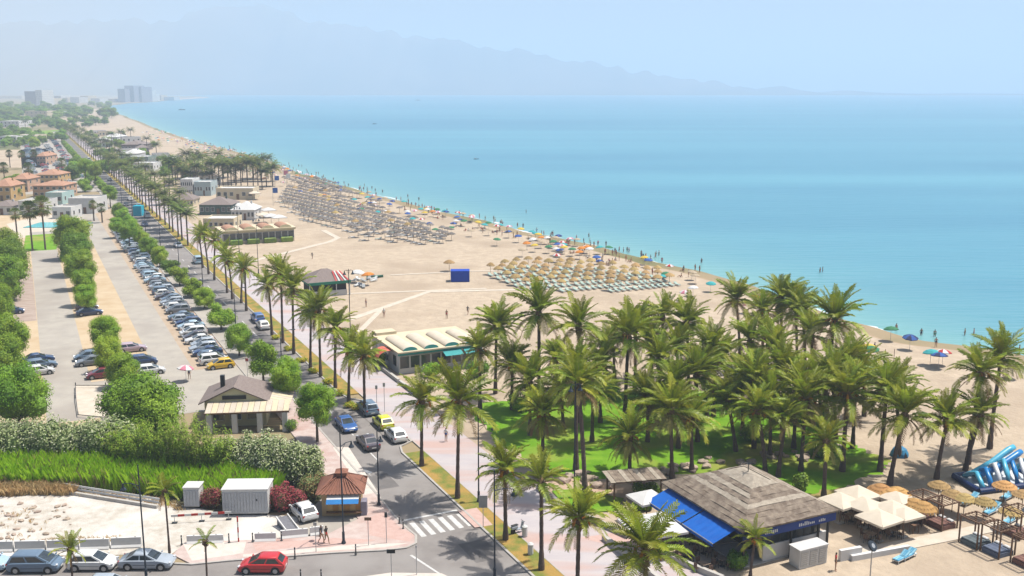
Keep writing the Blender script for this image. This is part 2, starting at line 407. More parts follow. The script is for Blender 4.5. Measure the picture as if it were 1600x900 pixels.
patch('paved_band', [(395, 852), (520, 842), (590, 845), (560, 851), (400, 862)], 0.1045, PINK)
patch('paved_band', [(520, 700), (545, 700), (590, 770), (570, 775)], 0.104, CREAM)
patch('paved_band', [(285, 850), (385, 848), (380, 866), (300, 878)], 0.104, CREAM)
# footway beside the road further on, pale with earth beyond
band('pavement', 30.01, 950, -9.4, -6.25, 0.10, LANE)
kerb('kerb', [R(30.01, -9.45), R(950, -9.45)], 0.12, 0.11)
# verge with palms, promenade, low wall
def verge_poly(s0, s1): return [R(s0, 0.22), R(s0, 2.5), R(s1, 2.5), R(s1, 0.22)]
strip('verge', [(p.x, p.y) for p in verge_poly(-46, 1.5)], 0, 0.11, STRIPG)
strip('verge', [(p.x, p.y) for p in verge_poly(25.5, 950)], 0, 0.11, STRIPG)
band('promenade', -46, 950, 2.5, 8.6, 0.10, PROM)
strip('promenade_kerb', [(p.x, p.y) for p in (R(-46, 2.4), R(-46, 2.5), R(950, 2.5), R(950, 2.4))], 0, 0.125, KERB)
sheet('promenade', [R(-46, 8.6), R(-46, 14), R(-28, 12.5), R(-24, 9.4), R(-10, 8.6)], 0.10, PROM)
patch('paved_band', [(905, 842), (1000, 828), (1085, 850), (1010, 862), (940, 850)], 0.106, PINK)
patch('paved_band', [(715, 800), (745, 795), (770, 822), (742, 826)], 0.114, PINK)
# parking area left of the road
band('parking_ground', 28, 300, -9.5, -46, 0.0, OCHRE)
band('parking_lane', 34, 300, -20.6, -15.6, Z1, LANE)
band('parking_lane', 30, 215, -35.4, -29.4, Z1, LANE)
band('parking_row', 46, 300, -15.6, -9.5, Z1, mat('parking_row_ground', (0.50, 0.40, 0.30), (0.44, 0.33, 0.23), scale=0.5, rough=0.95, detail=6))
band('parking_entry', 27, 47, -29.4, -9.5, 0.008, LANE)
band('parking_row', 92, 150, -42, -35.5, Z1, mat('striped_ground', (0.47, 0.38, 0.32), (0.36, 0.27, 0.22), scale=0.35, rough=0.95, stretch=(1, 3, 1)))
# white gravel plot
patch('gravel_plot', [(-60, 768), (60, 762), (180, 768), (340, 800), (450, 806), (520, 815), (505, 838), (372, 847), (290, 849), (268, 866), (-60, 870)], Z1, GRAVEL)
# lawn under the palm grove
lw = [P(*q) for q in ((735, 640), (760, 672), (815, 715), (850, 742), (930, 752), (1010, 745), (1150, 735), (1190, 752), (1250, 772), (1310, 762), (1370, 742), (1395, 722), (1340, 700), (1290, 672), (1220, 640), (1100, 612), (960, 612), (830, 622), (760, 628))]
def ragged(pts, amp, seed, n=9):
    r = random.Random(seed); out = []
    for i in range(len(pts)):
        a, b = Vector(pts[i]), Vector(pts[(i + 1) % len(pts)]); d = (b - a); nn = Vector((-d.y, d.x, 0)).normalized()
        for k in range(n): out.append(a + d * (k / n) + nn * (r.uniform(-amp, amp) if k else 0))
    return out
lw = ragged(lw, .55, 4)
sheet('lawn', lw, Z2, LAWN)
sheet('lawn_fringe', [P(*q) for q in ((1190, 752), (1250, 790), (1340, 780), (1440, 760), (1490, 735), (1470, 700), (1420, 690), (1300, 640), (1250, 700))], Z1, DRYLAWN)
patch('lawn', [(862, 768), (900, 765), (975, 780), (960, 800), (905, 802), (880, 788)], 0.108, LAWN)
patch('sand_path', [(845, 742), (930, 752), (1010, 748), (1020, 770), (960, 782), (860, 768)], 0.006, mat('pinkish_earth', (0.50, 0.35, 0.25), (0.56, 0.42, 0.31), scale=0.6, rough=0.95))
# pale plank walkways laid across the sand
WH = [0.05]
def walkway(pts, wd=1.3):
    WH[0] += .006; kerb('walkway', [P(*q) for q in pts], wd, WH[0], PATH)
walkway([(545, 500), (670, 456), (1010, 448)], 1.6); walkway([(520, 460), (760, 451)], 1.0)
walkway([(395, 408), (515, 378), (528, 372), (505, 360)], 1.6); walkway([(610, 430), (735, 424), (900, 420)], .9)
walkway([(1330, 868), (1500, 835), (1640, 805)], 1.7)
walkway([(560, 520), (600, 480)], 1.0)
patch('forecourt', [(500, 840), (562, 813), (580, 790), (540, 745), (480, 800), (440, 836)], 0.0065, LANE)
# zebra crossing
for i in range(6):
    t0 = -5.6 + i * 0.95
    sheet('crossing_stripe', [R(-19.2 + .06 * i, t0), R(-19.2 + .06 * i, t0 + 0.5), R(-15.9, t0 + 0.5), R(-15.9, t0)], 0.012, WPAINT)
sheet('stop_line', [R(-15.2, -5.9), R(-15.2, -0.4), R(-14.9, -0.4), R(-14.9, -5.9)], 0.012, WPAINT)
for i in range(40):
    s0 = -8 + i * 9.0
    if i < 1: continue
    sheet('lane_dash', [R(s0, -3.15), R(s0, -3.0), R(s0 + 3, -3.0), R(s0 + 3, -3.15)], 0.012, WPAINT)
sheet('road_arrow', [P(565, 735), P(575, 740), P(583, 746), P(577, 741), P(582, 738), P(570, 733)], 0.012, WPAINT)
sheet('lane_line', [P(640, 868), P(690, 900), P(694, 900), P(644, 867)], 0.012, WPAINT)
for i, (sa, sb, ta, tb__) in enumerate([(-7, -3, -5.6, -3.4), (12, 20, -2.7, -1.4), (30, 41, -5.8, -4.6), (-26, -22, -3.2, -.6), (55, 70, -2.8, -1.2), (90, 96, -5.5, -3.3)]): sheet('road_repair', ragged([R(sa, ta), R(sa, tb__), R(sb, tb__), R(sb, ta)], .05, i, 5), 0.0105, mat('road_repair', (0.16, 0.148, 0.142), (0.19, 0.175, 0.168), scale=1, rough=.9))
sheet('traffic_island', [P(560, 902), P(610, 895), P(690, 896), P(720, 910), P(560, 915)], 0.014, CREAM)
# ------------------------------------------------------------------ palms
TRUNK = mat('palm_trunk', (0.17, 0.125, 0.10), (0.11, 0.08, 0.07), scale=3, rough=0.95, bump=0.03, bscale=14, stretch=(1, 1, 2.5))
BOOT = mat('palm_boots', (0.22, 0.14, 0.07), (0.13, 0.085, 0.05), scale=4, rough=0.95)
FROND = mat('palm_frond', (0.17, 0.28, 0.014), (0.48, 0.50, 0.045), scale=1.2, rough=0.45, spec=0.3, var=0.35, translucent=0.3)
FRONDF = mat('palm_frond_far', (0.11, 0.17, 0.025), (0.20, 0.23, 0.04), scale=1.2, rough=0.55, spec=0.2, var=0.35, translucent=0.25)
FRONDY = mat('palm_frond_yellowing', (0.42, 0.34, 0.10), (0.32, 0.29, 0.08), scale=1.2, rough=0.6, spec=0.3, var=0.3, translucent=0.25)
FRONDD = mat('palm_frond_dry', (0.40, 0.26, 0.12), (0.30, 0.19, 0.09), scale=1.2, rough=0.8, spec=0.2, var=0.3, translucent=0.15)
FRUIT = mat('palm_fruit', (0.62, 0.26, 0.03), (0.50, 0.19, 0.02), scale=6, rough=0.7)
RACHIS = mat('palm_rachis', (0.26, 0.25, 0.09), (0.20, 0.17, 0.06), scale=3, rough=0.6)

def frond_mesh(name, th0, th1, m, n=20, L=1.0, lmax=0.20, seed=0, twist=0.0):
    """arching feather leaf along +X, L long; th = slope angle at base and tip"""
    r = random.Random(seed); mb = MB(); pts = []; x = z = 0.0; K = 12
    for i in range(K + 1):
        u = i / K; th = R_(th0 + (th1 - th0) * u ** 1.25)
        pts.append(Vector((x, 0, z))); x += math.cos(th) * L / K; z += math.sin(th) * L / K
    def at(u):
        f = u * K; i = min(int(f), K - 1); k = f - i
        return pts[i].lerp(pts[i + 1], k), (pts[i + 1] - pts[i]).normalized()
    mb.tube(pts[::3] + [pts[-1]] if K % 3 else pts[::3], [0.011, 0.008, 0.006, 0.004, 0.002][:len(pts[::3])], 3, 1, cap=False)
    for sgn in (-1, 1):
        for i in range(n):
            u = 0.14 + 0.86 * (i + 0.5 * (sgn > 0)) / n
            p, d = at(min(u, 0.999)); nz = Vector((-d.z, 0, d.x))
            ln = lmax * (math.sin(math.pi * (0.16 + 0.74 * u)) ** 0.7) * r.uniform(0.8, 1.12)
            fw = 0.45 + 0.75 * u
            out = (Vector((0, sgn, 0)) + d * fw + nz * (0.42 + r.uniform(-.16, .16))).normalized()
            tip = p + out * ln + Vector((0, 0, -ln * 0.28 * r.uniform(0.5, 1.6)))
            mid = p + out * ln * 0.5; wv = d * 0.019
            mb.face([p - wv * .7, p + wv * .7, mid + wv, tip, mid - wv], 0)
    return mb.mesh(name, [m, RACHIS])
FR = {'up': [frond_mesh('frond', 84, 52, FROND, seed=1), frond_mesh('frond', 72, 28, FROND, seed=2)],
      'mid': [frond_mesh('frond', 56, 0, FROND, seed=3), frond_mesh('frond', 46, -14, FROND, seed=4), frond_mesh('frond', 60, 14, FROND, seed=14)],
      'low': [frond_mesh('frond', 27, -46, FROND, seed=5), frond_mesh('frond', 8, -60, FROND, seed=6), frond_mesh('frond', -8, -62, FROND, seed=16)],
      'old': [frond_mesh('frond', -8, -62, FRONDY, seed=7), frond_mesh('frond', -30, -80, FRONDD, n=14, lmax=0.15, seed=8)],
      'skirt': [frond_mesh('frond', -62, -88, FRONDD, n=12, lmax=0.12, seed=9), frond_mesh('frond', -50, -86, FRONDD, n=12, lmax=0.12, seed=10)]}
def palm_parts(t, h, L, r, lean=(0, 0), nf=38, trunk_r=0.24, fruit=True, droopy=1.0, curve=0.0):
    L *= 1.2 * r.uniform(.9, 1.1)
    top = Vector((lean[0], lean[1], h)); K = max(8, int(h / 0.45)); pts = []; rad = []
    for i in range(K + 1):
        u = i / K; e = u ** (1.0 + curve)
        pts.append(Vector((lean[0] * e, lean[1] * e, h * u)))
        rr = trunk_r * (1.22 - 0.45 * min(u * 4, 1) + 0.0 * u) * (1.0 - 0.16 * u) * (1.07 if i % 2 else 0.95)
        rad.append(rr)
    MB().tube(pts, rad, 9).build('trunk', TRUNK, t, smooth=False)
    cb = MB().lathe([(trunk_r * 0.8, -0.95 * L / 3), (trunk_r * 1.35, -0.45 * L / 3), (trunk_r * 1.55, -0.1 * L / 3), (trunk_r * 0.9, 0.2 * L / 3), (0.02, 0.42 * L / 3)], 9)
    for i in range(26):   # stubs of cut leaves
        a = i * 2.4; zz = -0.8 + i * 0.034
        d = Vector((math.cos(a), math.sin(a), 0)); q = d * trunk_r * 0.9 + Vector((0, 0, zz * L / 3)); cb.bar(q, q + d * 0.16 + Vector((0, 0, 0.14)), 0.09, 0.05)
    crown = cb.build('crown', BOOT, t); crown.location = top
    for i in range(nf):
        k = (i + 0.5) / nf; az = i * 2.39996 + r.uniform(-.25, .25)
        kind = 'up' if k < 0.2 else 'mid' if k < 0.55 else 'low' if k < 0.86 * (2 - droopy) else 'old'
        o = link('frond', r.choice(FR[kind]), crown)
        o.location = (math.cos(az) * trunk_r * 0.5, math.sin(az) * trunk_r * 0.5, (0.25 - 0.5 * k) * L / 3)
        o.rotation_euler = (r.uniform(-.35, .35), r.uniform(-.2, .2), az)
        s = L * r.uniform(0.82, 1.1) * (0.86 if kind == 'old' else 1.0) * (0.9 if k < 0.1 else 1); o.scale = (s, s * r.uniform(.95, 1.2), s)
    for i in range(r.choice((0, 0, 0, 7, 12))):
        o = link('frond', r.choice(FR['skirt']), crown); az = i * 2.4 + r.uniform(-.3, .3); o.location = (math.cos(az) * trunk_r * .8, math.sin(az) * trunk_r * .8, -.55 * L / 3); o.rotation_euler = (0, r.uniform(-.1, .1), az); s = L * r.uniform(.5, .75); o.scale = (s, s, s)
    if fruit:
        fb = MB()
        for i in range(9):
            a = i * 2.1 + r.uniform(-.3, .3); d = Vector((math.cos(a), math.sin(a), 0))
            p = [Vector((0, 0, 0)), d * 0.42 + Vector((0, 0, 0.18)), d * 0.72 + Vector((0, 0, -0.08)), d * 0.82 + Vector((0, 0, -0.48))]
            fb.tube([q * (L / 3) for q in p], [0.03, 0.035, 0.09, 0.05], 5)
        f = fb.build('fruit_stalks', FRUIT, crown)
    return t
def palm_px(base, crown, label, L=3.1, group=None, z=0.0, seed=None, **kw):
    """a feather palm standing where the photo shows its foot, with its crown where the photo shows it"""
    b = P(base[0], base[1], z); h = height_at(b, crown[1]) - z
    top = P(crown[0], crown[1], z + h); top = Vector((top.x, b.y, 0))
    r = random.Random(seed if seed is not None else int(base[0] * 7 + base[1] * 13))
    t = thing('palm_tree', label, 'palm tree', b, 0, group)
    return palm_parts(t, h, L, r, lean=(top.x - b.x, r.uniform(-.9, .9)), curve=r.uniform(0, .8), **kw)

ROW = 'palms along the kerb of the coast road'
row = [((846, 890), (846, 755), dict(L=2.5, nf=26, fruit=False, label='tall sparse-crowned palm on the verge, nearest to the bottom edge')),
       ((790, 843), (788, 735), dict(L=2.9, label='palm on the verge in front of the zebra crossing, beside a white bin')),
       ((715, 778), (718, 625), dict(L=3.6, label='tall full-crowned palm on the verge opposite the brown-roofed kiosk')),
       ((659, 728), (659, 628), dict(L=3.0, label='palm on the verge just behind the parked white car')),
       ((570, 647), (569, 556), dict(L=3.0, label=None)), ((545, 628), (547, 550), dict(L=2.8, label=None)), ((524, 606), (525, 512), dict(L=2.9, label=None)),
       ((501, 588), (498, 487), dict(L=3.2, label=None)), ((485, 576), (485, 490), dict(L=2.7, label=None)), ((459, 552), (458, 452), dict(L=3.1, label=None)),
       ((442, 535), (441, 428), dict(L=3.2, label=None)), ((425, 523), (421, 446), dict(L=2.9, label=None)), ((385, 485), (383, 420), dict(L=3.0, label=None)),
       ((377, 473), (377, 418), dict(L=2.7, label=None)), ((363, 467), (358, 408), dict(L=2.9, label=None)), ((355, 457), (349, 400), dict(L=2.8, label=None)),
       ((335, 437), (336, 376), dict(L=3.0, label=None)), ((326, 428), (318, 366), dict(L=3.1, label=None)), ((317, 418), (312, 372), dict(L=2.6, label=None))]
for i, (b, c, kw) in enumerate(row):
    lab = kw.pop('label') or 'palm in the kerbside row along the road, %s palm from the bottom of the picture' % ordw(i + 1)
    far = i > 11
    palm_px(b, c, lab, group=ROW, z=0.10, nf=kw.pop('nf', 30 if far else 38), droopy=1.05, **kw)
# palms near the camera and on the promenade
palm_px((902, 930), (905, 812), 'date palm on the promenade beside the restaurant garden, foot below the picture edge', L=2.9, z=0.1)
palm_px((1010, 985), (1010, 868), 'large drooping palm cut off by the bottom edge before the restaurant', L=3.4, z=0.0)
palm_px((1172, 905), (1183, 848), 'short palm with a fan of leaves against the white restaurant wall', L=1.7, nf=26, trunk_r=0.16)
palm_px((265, 864), (262, 762), 'slim young palm beside the white gravel plot and silver saloon', L=1.6, nf=16, trunk_r=0.11, fruit=False, z=0.1)
palm_px((114, 912), (112, 856), 'small bushy palm in front of the white parked hatchback', L=1.4, nf=18, trunk_r=0.12, fruit=False)
palm_px((324, 915), (321, 846), 'small nearly bare palm with few curled leaves left of the red car', L=1.2, nf=7, trunk_r=0.11, fruit=False)

GROVE = 'palms of the grove on the lawn'
grove = [((774, 615), (776, 510), 3.4, 'left-hand tall palm of the grove, its crown against the sand'), ((842, 640), (842, 488), 3.7, 'tallest palm on the left of the grove with a dark trunk'),
         ((750, 640), (750, 545), 2.8, None), ((906, 660), (905, 512), 3.5, None), ((848, 728), (848, 648), 2.5, 'thin palm on the lawn edge with a ragged half-dry crown'),
         ((828, 680), (828, 596), 3.0, None), ((900, 735), (900, 580), 3.0, 'tall slender palm beside the dark lamp post on the lawn'), ((914, 777), (904, 604), 2.3, 'very tall thin-trunked palm standing before the rocks'),
         ((976, 655), (982, 526), 3.4, None), ((992, 610), (992, 508), 3.0, None), ((945, 620), (946, 545), 2.8, None), ((1035, 590), (1035, 494), 2.8, None), ((1076, 620), (1075, 508), 3.4, None),
         ((1030, 665), (1030, 562), 3.1, None), ((1012, 690), (1012, 622), 2.6, None), ((925, 690), (926, 610), 2.7, None), ((984, 746), (985, 688), 2.7, 'short palm leaning over the rock border of the lawn'),
         ((1050, 748), (1047, 640), 3.0, 'palm right behind the thatched restaurant roof, left one of two'), ((1081, 737), (1080, 655), 2.8, None), ((1090, 690), (1090, 588), 3.0, None), ((1115, 650), (1112, 545), 2.9, None),
         ((1140, 640), (1131, 560), 3.1, None), ((1156, 560), (1149, 468), 3.4, 'palm at the back of the grove with a shaggy skirt, standing before the sea'), ((1172, 625), (1172, 533), 2.9, None), ((1220, 570), (1220, 466), 3.1, 'palm at the back of the grove crowned against the waterline'),
         ((1258, 590), (1256, 490), 3.0, None), ((1288, 640), (1302, 500), 3.6, 'tall palm at the back right of the grove with orange fruit stalks'), ((1178, 700), (1178, 592), 3.2, None), ((1203, 715), (1203, 622), 2.7, None), ((1222, 670), (1222, 575), 3.0, None),
         ((1195, 741), (1180, 640), 2.6, None), ((1216, 745), (1228, 655), 2.5, None), ((1251, 736), (1262, 628), 3.1, None), ((1287, 778), (1290, 688), 2.3, 'scruffy palm with brown hanging skirt just right of the restaurant roof'),
         ((1316, 736), (1325, 618), 3.4, None), ((1306, 690), (1300, 590), 3.1, None), ((1375, 736), (1385, 612), 3.2, None), ((1390, 758), (1410, 645), 2.9, None), ((1350, 650), (1345, 575), 3.0, None),
         ((1150, 705), (1140, 630), 2.6, None), ((870, 610), (868, 560), 2.6, None), ((1060, 700), (1058, 605), 2.8, None), ((960, 590), (958, 530), 2.4, None), ((1200, 600), (1196, 520), 2.8, None), ((800, 640), (800, 570), 2.7, None), ((1245, 575), (1240, 474), 2.9, None), ((1192, 580), (1190, 486), 2.8, None), ((1268, 620), (1266, 522), 2.9, None), ((1212, 640), (1214, 545), 3.0, None), ((1325, 660), (1322, 566), 2.9, None), ((1105, 660), (1100, 572), 2.8, None), ((1062, 640), (1058, 545), 2.8, None), ((1332, 700), (1334, 600), 2.8, None), ((1405, 715), (1400, 606), 2.8, None), ((1160, 680), (1158, 596), 2.8, None), ((1240, 700), (1242, 604), 2.8, None), ((938, 660), (936, 575), 2.7, None), ((880, 670), (876, 606), 2.6, None), ((1020, 620), (1016, 536), 2.7, None), ((1285, 700), (1280, 600), 2.7, None),
         ((1463, 748), (1475, 652), 2.9, 'leaning palm on the sand edge left of the blue inflatable'), ((1508, 735), (1527, 645), 2.6, 'leaning palm whose foot stands beside the blue inflatable'), ((1512, 725), (1530, 582), 2.5, 'tall palm leaning right, its crown just left of the tallest beach palm'), ((1546, 701), (1562, 556), 2.9, 'tall straight palm standing apart on the sand at the right edge')]
gi = 0
for b, c, L, lab in grove:
    if lab is None:
        gi += 1; lab = 'palm in the middle of the grove, %s of the unmarked crowns counting from the left of the lawn' % ordw(gi)
for i, (b, c, L, lab) in enumerate(grove):
    if lab is None:
        rank = 1 + sum(1 for q in grove if q[3] is None and (q[1][0] + q[1][1] * .001) < c[0] + c[1] * .001)
        lab = 'full-crowned palm inside the grove, %s of those crowns from the left' % ordw(rank)
    palm_px(b, c, lab, L=L * 1.06, group=GROVE, trunk_r=0.27 if b[1] - c[1] < 110 else 0.30, nf=(52, 44, 48, 38, 54)[i % 5], fruit=(i % 2 == 0), droopy=1.12 if i % 3 else 1.0)

# far palms: one crown mesh each
def crown_mesh(name, seed, nf=30, leaf=14):
    r = random.Random(seed); mb = MB()
    for i in range(nf):
        k = (i + .5) / nf; az = i * 2.4; th0 = 78 - 95 * k; th1 = th0 - 55 - 25 * r.random()
        x = z = 0; pts = []
        for j in range(6):
            u = j / 5; th = R_(th0 + (th1 - th0) * u); pts.append((x, z)); x += math.cos(th) * .2; z += math.sin(th) * .2
        ca, sa = math.cos(az), math.sin(az)
        for j in range(leaf):
            u = (j + 1) / leaf * 4.99; q = int(u); f = u - q
            px = pts[q][0] * (1 - f) + pts[q + 1][0] * f; pz = pts[q][1] * (1 - f) + pts[q + 1][1] * f
            for sg in (-1, 1):
                ln = 0.26 * math.sin(math.pi * (0.2 + .7 * u / 5)); 
                tx, ty, tz = px + ln * .7, sg * ln, pz - ln * .25 + r.uniform(-.03, .03)
                a, b, c = (px - .05, 0, pz), (px + .05, 0, pz), (tx, ty, tz)
                mb.face([(p[0] * ca - p[1] * sa, p[0] * sa + p[1] * ca, p[2]) for p in (a, b, c)], 1 if k > 0.85 else 0)
    return mb.mesh(name, [FRONDF, FRONDY])
FCROWN = [crown_mesh('crown', 40 + i) for i in range(3)]
FTRUNK = MB().tube([(0, 0, 0), (0.004, 0, .3), (-.004, 0, .7), (0, 0, 1)], [1.2, 1.0, .95, .9], 7).mesh('trunk', TRUNK)
def far_palm(loc, h, L, label, group, seed=0):
    r = random.Random(seed); t = thing('palm_tree', label, 'palm tree', loc, r.uniform(0, 6), group)
    tr = link('trunk', FTRUNK, t); tr.scale = (0.2, 0.2, h); L *= 1.2
    c = link('crown', FCROWN[seed % 3], t); c.location = (0, 0, h); c.scale = (L, L, L * r.uniform(.85, 1.05))
    return t
# the kerbside row goes on into the distance on both sides of the promenade
ri = 0; k = 0
for s_ in list(np.arange(168, 420, 9.5)) + list(np.arange(430, 940, 19)):
    r = random.Random(int(s_)); k += 1
    far_palm(R(s_ + r.uniform(-2, 2), 1.3), r.uniform(7, 9.5), r.uniform(2.8, 3.3), 'distant palm in the kerbside row, %s beyond the nineteen nearest ones' % ordw(k), 'far palms of the kerbside row', k)
    if s_ > 230 and k % 2: far_palm(R(s_ + r.uniform(-2, 2) + 4, 9.5 + r.uniform(-1, 2)), r.uniform(6, 9), r.uniform(2.6, 3.2), 'distant palm on the seaward side of the promenade, %s from the near end' % ordw((k - 7) // 2 + 1), 'far palms seaward of the promenade', k + 1)
for i in range(44):   # second grove further along the beach
    r = random.Random(900 + i); x = 268 + (i % 22) * 7.4 + r.uniform(-3, 3); y = 293 - (i // 22) * 10 + r.uniform(-6, 6)
    far_palm(P(x, y), r.uniform(5.5, 11), r.uniform(3.2, 4.3), 'palm of the far grove near the waterline, %s from left, %s rank' % (ordw(i % 22 + 1), 'front' if i < 22 else 'rear'), 'palms of the far grove', i)
for i, (x, y, h) in enumerate(((40, 205, 9), (60, 196, 9), (120, 200, 10), (150, 196, 8), (175, 230, 9), (190, 226, 9), (205, 222, 9), (230, 236, 8), (245, 248, 8), (180, 246, 8))):
    far_palm(P(x, y), h, 3.4, 'hazy palm in the distance beyond the far car park', 'hazy distant palms', i)

# fan palms in the gardens on the left
def fan_crown(name, seed, m):
    r = random.Random(seed); mb = MB()
    for i in range(46):
        k = i / 46; az = i * 2.4; el = R_(85 - 150 * k); d = Vector((math.cos(az) * math.cos(el), math.sin(az) * math.cos(el), math.sin(el)))
        base = d * 0.55; up = Vector((0, 0, 1)); sd_ = d.cross(up).normalized() if abs(d.z) < .98 else Vector((1, 0, 0)); n2 = sd_.cross(d)
        mb.bar((0, 0, 0), base, 0.02, 0.02, 1)
        for j in range(7):
            a = R_(-66 + 22 * j); q = (d * math.cos(a) + sd_ * math.sin(a)); tip = base + q * 0.5 - Vector((0, 0, .1)) ; e = (d * math.cos(a + .15) + sd_ * math.sin(a + .15)); f = (d * math.cos(a - .15) + sd_ * math.sin(a - .15))
            mb.face([base, base + e * .3, tip, base + f * .3], 1 if k > .85 else 0)
    return mb.mesh(name, [m, FRONDD])
FAN = [fan_crown('crown', 5 + i, FRONDF) for i in range(2)]
def fan_palm(base, crown, rad, label, seed=0):
    b = P(*base); h = height_at(b, crown[1]); t = thing('fan_palm', label, 'palm tree', b)
    tr = link('trunk', FTRUNK, t); tr.scale = (0.2, 0.2, h)
    c = link('crown', FAN[seed % 2], t); c.location = (0, 0, h); c.scale = (rad, rad, rad * 1.05); c.rotation_euler = (0, 0, seed)
    return t
for i, (b, c, rd, lab) in enumerate([((51, 392), (49, 328), 2.6, 'dark fan palm on the small green lawn, left of two tall ones'), ((71, 390), (69, 322), 2.9, 'dark fan palm on the small green lawn, right of two tall ones'),
        ((27, 370), (26, 334), 1.9, 'smaller fan palm beside the garden wall left of the lawn'), ((47, 296), (46, 263), 2.6, 'fan palm with a round crown before the orange villa'), ((16, 262), (16, 240), 2.2, 'slim fan palm standing before the sandy plot, leftmost'),
        ((35, 264), (35, 241), 2.2, 'slim fan palm standing before the sandy plot, middle one'), ((54, 262), (55, 240), 2.4, 'slim fan palm standing before the sandy plot, rightmost'), ((8, 290), (8, 262), 2.6, 'dark fan palm between the ochre houses at the left edge'),
        ((98, 276), (97, 254), 2.6, 'fan palm beside the far car park with a wide dark crown'), ((147, 345), (147, 320), 1.6, 'grey-green fan palm beside the parking lane, left of a pair'), ((160, 348), (160, 325), 1.6, 'grey-green fan palm beside the parking lane, right of a pair')]):
    fan_palm(b, c, rd, lab, i)

# ------------------------------------------------------------------ broad-leaved trees
LEAFA = mat('ficus_leaf', (0.15, 0.31, 0.012), (0.37, 0.55, 0.035), scale=0.9, rough=0.5, spec=0.2, var=0.3, translucent=0.2)
LEAFB = mat('lime_leaf', (0.26, 0.42, 0.02), (0.44, 0.58, 0.05), scale=0.9, rough=0.5, spec=0.2, var=0.2, translucent=0.3)
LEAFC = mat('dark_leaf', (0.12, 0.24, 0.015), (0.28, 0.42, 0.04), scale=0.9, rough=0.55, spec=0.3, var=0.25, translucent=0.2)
BARK = mat('tree_bark', (0.15, 0.11, 0.085), (0.10, 0.08, 0.06), scale=4, rough=0.95)
def leaf_cloud(mb, lobes, n, size, r, mi=0, shell=0.55, flat=0.35, alt=None, altp=0.0):
    """leaf-sized quads spread through the lobes (x, y, z, rx, ry, rz)"""
    wts = [l[3] * l[4] + l[4] * l[5] + l[3] * l[5] for l in lobes]; tot = sum(wts)
    for l, wt in zip(lobes, wts):
        for _ in range(int(n * wt / tot) + 1):
            d = Vector((r.gauss(0, 1), r.gauss(0, 1), r.gauss(0, 1) + 0.25)).normalized()
            k = shell + (1.08 - shell) * math.sqrt(r.random())
            p = Vector((l[0] + d.x * l[3] * k, l[1] + d.y * l[4] * k, l[2] + d.z * l[5] * k))
            nrm = (d + Vector((r.gauss(0, .5), r.gauss(0, .5), r.gauss(0, .5) + flat))).normalized()
            a = nrm.cross(Vector((r.gauss(0, 1), r.gauss(0, 1), r.gauss(0, 1)))).normalized(); b = nrm.cross(a)
            s = size * r.uniform(0.6, 1.3)
            mb.face([p - a * s, p - b * s * .5 + a * s * .1, p + a * s, p + b * s * .5 + a * s * .1], alt if alt is not None and r.random() < altp else mi)
def mound(mb, lobes, mi, k=0.7):
    """rough solid heart of a bush so that no light shines straight through"""
    r = random.Random(5)
    for x, y, z, a, b, c in lobes:
        i0 = len(mb.v)
        for j in range(5):
            ph = math.pi * j / 4
            for q in range(7):
                t = 2 * math.pi * q / 7; e = k * r.uniform(.85, 1.1)
                mb.v.append((x + a * e * math.sin(ph) * math.cos(t), y + b * e * math.sin(ph) * math.sin(t), z + c * e * math.cos(ph)))
        for j in range(4):
            for q in range(7): mb.f.append((i0 + j * 7 + q, i0 + (j + 1) * 7 + q, i0 + (j + 1) * 7 + (q + 1) % 7, i0 + j * 7 + (q + 1) % 7)); mb.m.append(mi)
def crown_lobes(r, n, rad, h, zc):
    out = []
    for i in range(n):
        a = i * 2.4; e = r.uniform(-0.8, 1.0); k = r.uniform(.45, .72)
        out.append((math.cos(a) * rad * k * math.cos(e * 1.2), math.sin(a) * rad * k * math.cos(e * 1.2), zc + math.sin(e * 1.3) * h * .5 * .75, rad * r.uniform(.3, .46), rad * r.uniform(.3, .46), h * .5 * r.uniform(.34, .5)))
    out.append((0, 0, zc, rad * .6, rad * .6, h * .5 * .62)); return out
def tree_crown(seed, m, m2, n=5200, size=.056, nl=13):
    r = random.Random(seed); mb = MB(); lb = crown_lobes(r, nl, 1.0, 1.55, 0.0); mound(mb, lb, 2, .72)
    leaf_cloud(mb, lb, n, size, r, alt=1, altp=0.3)
    return mb.mesh('crown', [m, m2, LEAFC])
TC = {'a': [tree_crown(i, LEAFA, LEAFB) for i in (1, 2, 3)], 'b': [tree_crown(i, LEAFB, LEAFA) for i in (4, 5)], 'c': [tree_crown(i, LEAFC, LEAFA) for i in (6, 7)], 'A': [tree_crown(8, LEAFA, LEAFB, 15000, .032, 24)], 'B': [tree_crown(9, LEAFB, LEAFA, 15000, .034, 24)], 'C': [tree_crown(10, LEAFA, LEAFC, 18000, .03, 28)]}
TT = None
def trunk_mesh():
    mb = MB(); mb.tube([(0, 0, 0), (.02, 0, .5), (0, .02, 1.0)], [.14, .105, .085], 8)
    for i in range(5):
        a = i * 1.26; d = Vector((math.cos(a), math.sin(a), 0)); mb.tube([(0, 0, .85), d * .25 + Vector((0, 0, 1.15)), d * .55 + Vector((0, 0, 1.5))], [.06, .045, .02], 5)
    return mb.mesh('trunk', BARK)
TT = trunk_mesh()
def tree(loc, rad, top, label, kind='a', trunk=None, group=None, seed=0, hk=1.0):
    """round-headed tree; top = overall height, rad = crown radius"""
    r = random.Random(seed * 17 + 3); t = thing('tree', label, 'tree', loc, r.uniform(0, 6), group)
    ch = min(rad * 1.62 * hk, top * 0.93); th = top - ch * 0.9
    tr = link('trunk', TT, t); ts = max(th, 0.5); tr.scale = (min(1.6, rad * .55), min(1.6, rad * .55), ts)
    c = link('crown', TC[kind][seed % len(TC[kind])], t); c.location = (0, 0, top - ch / 2); c.scale = (rad, rad, ch / 1.55)
    return t
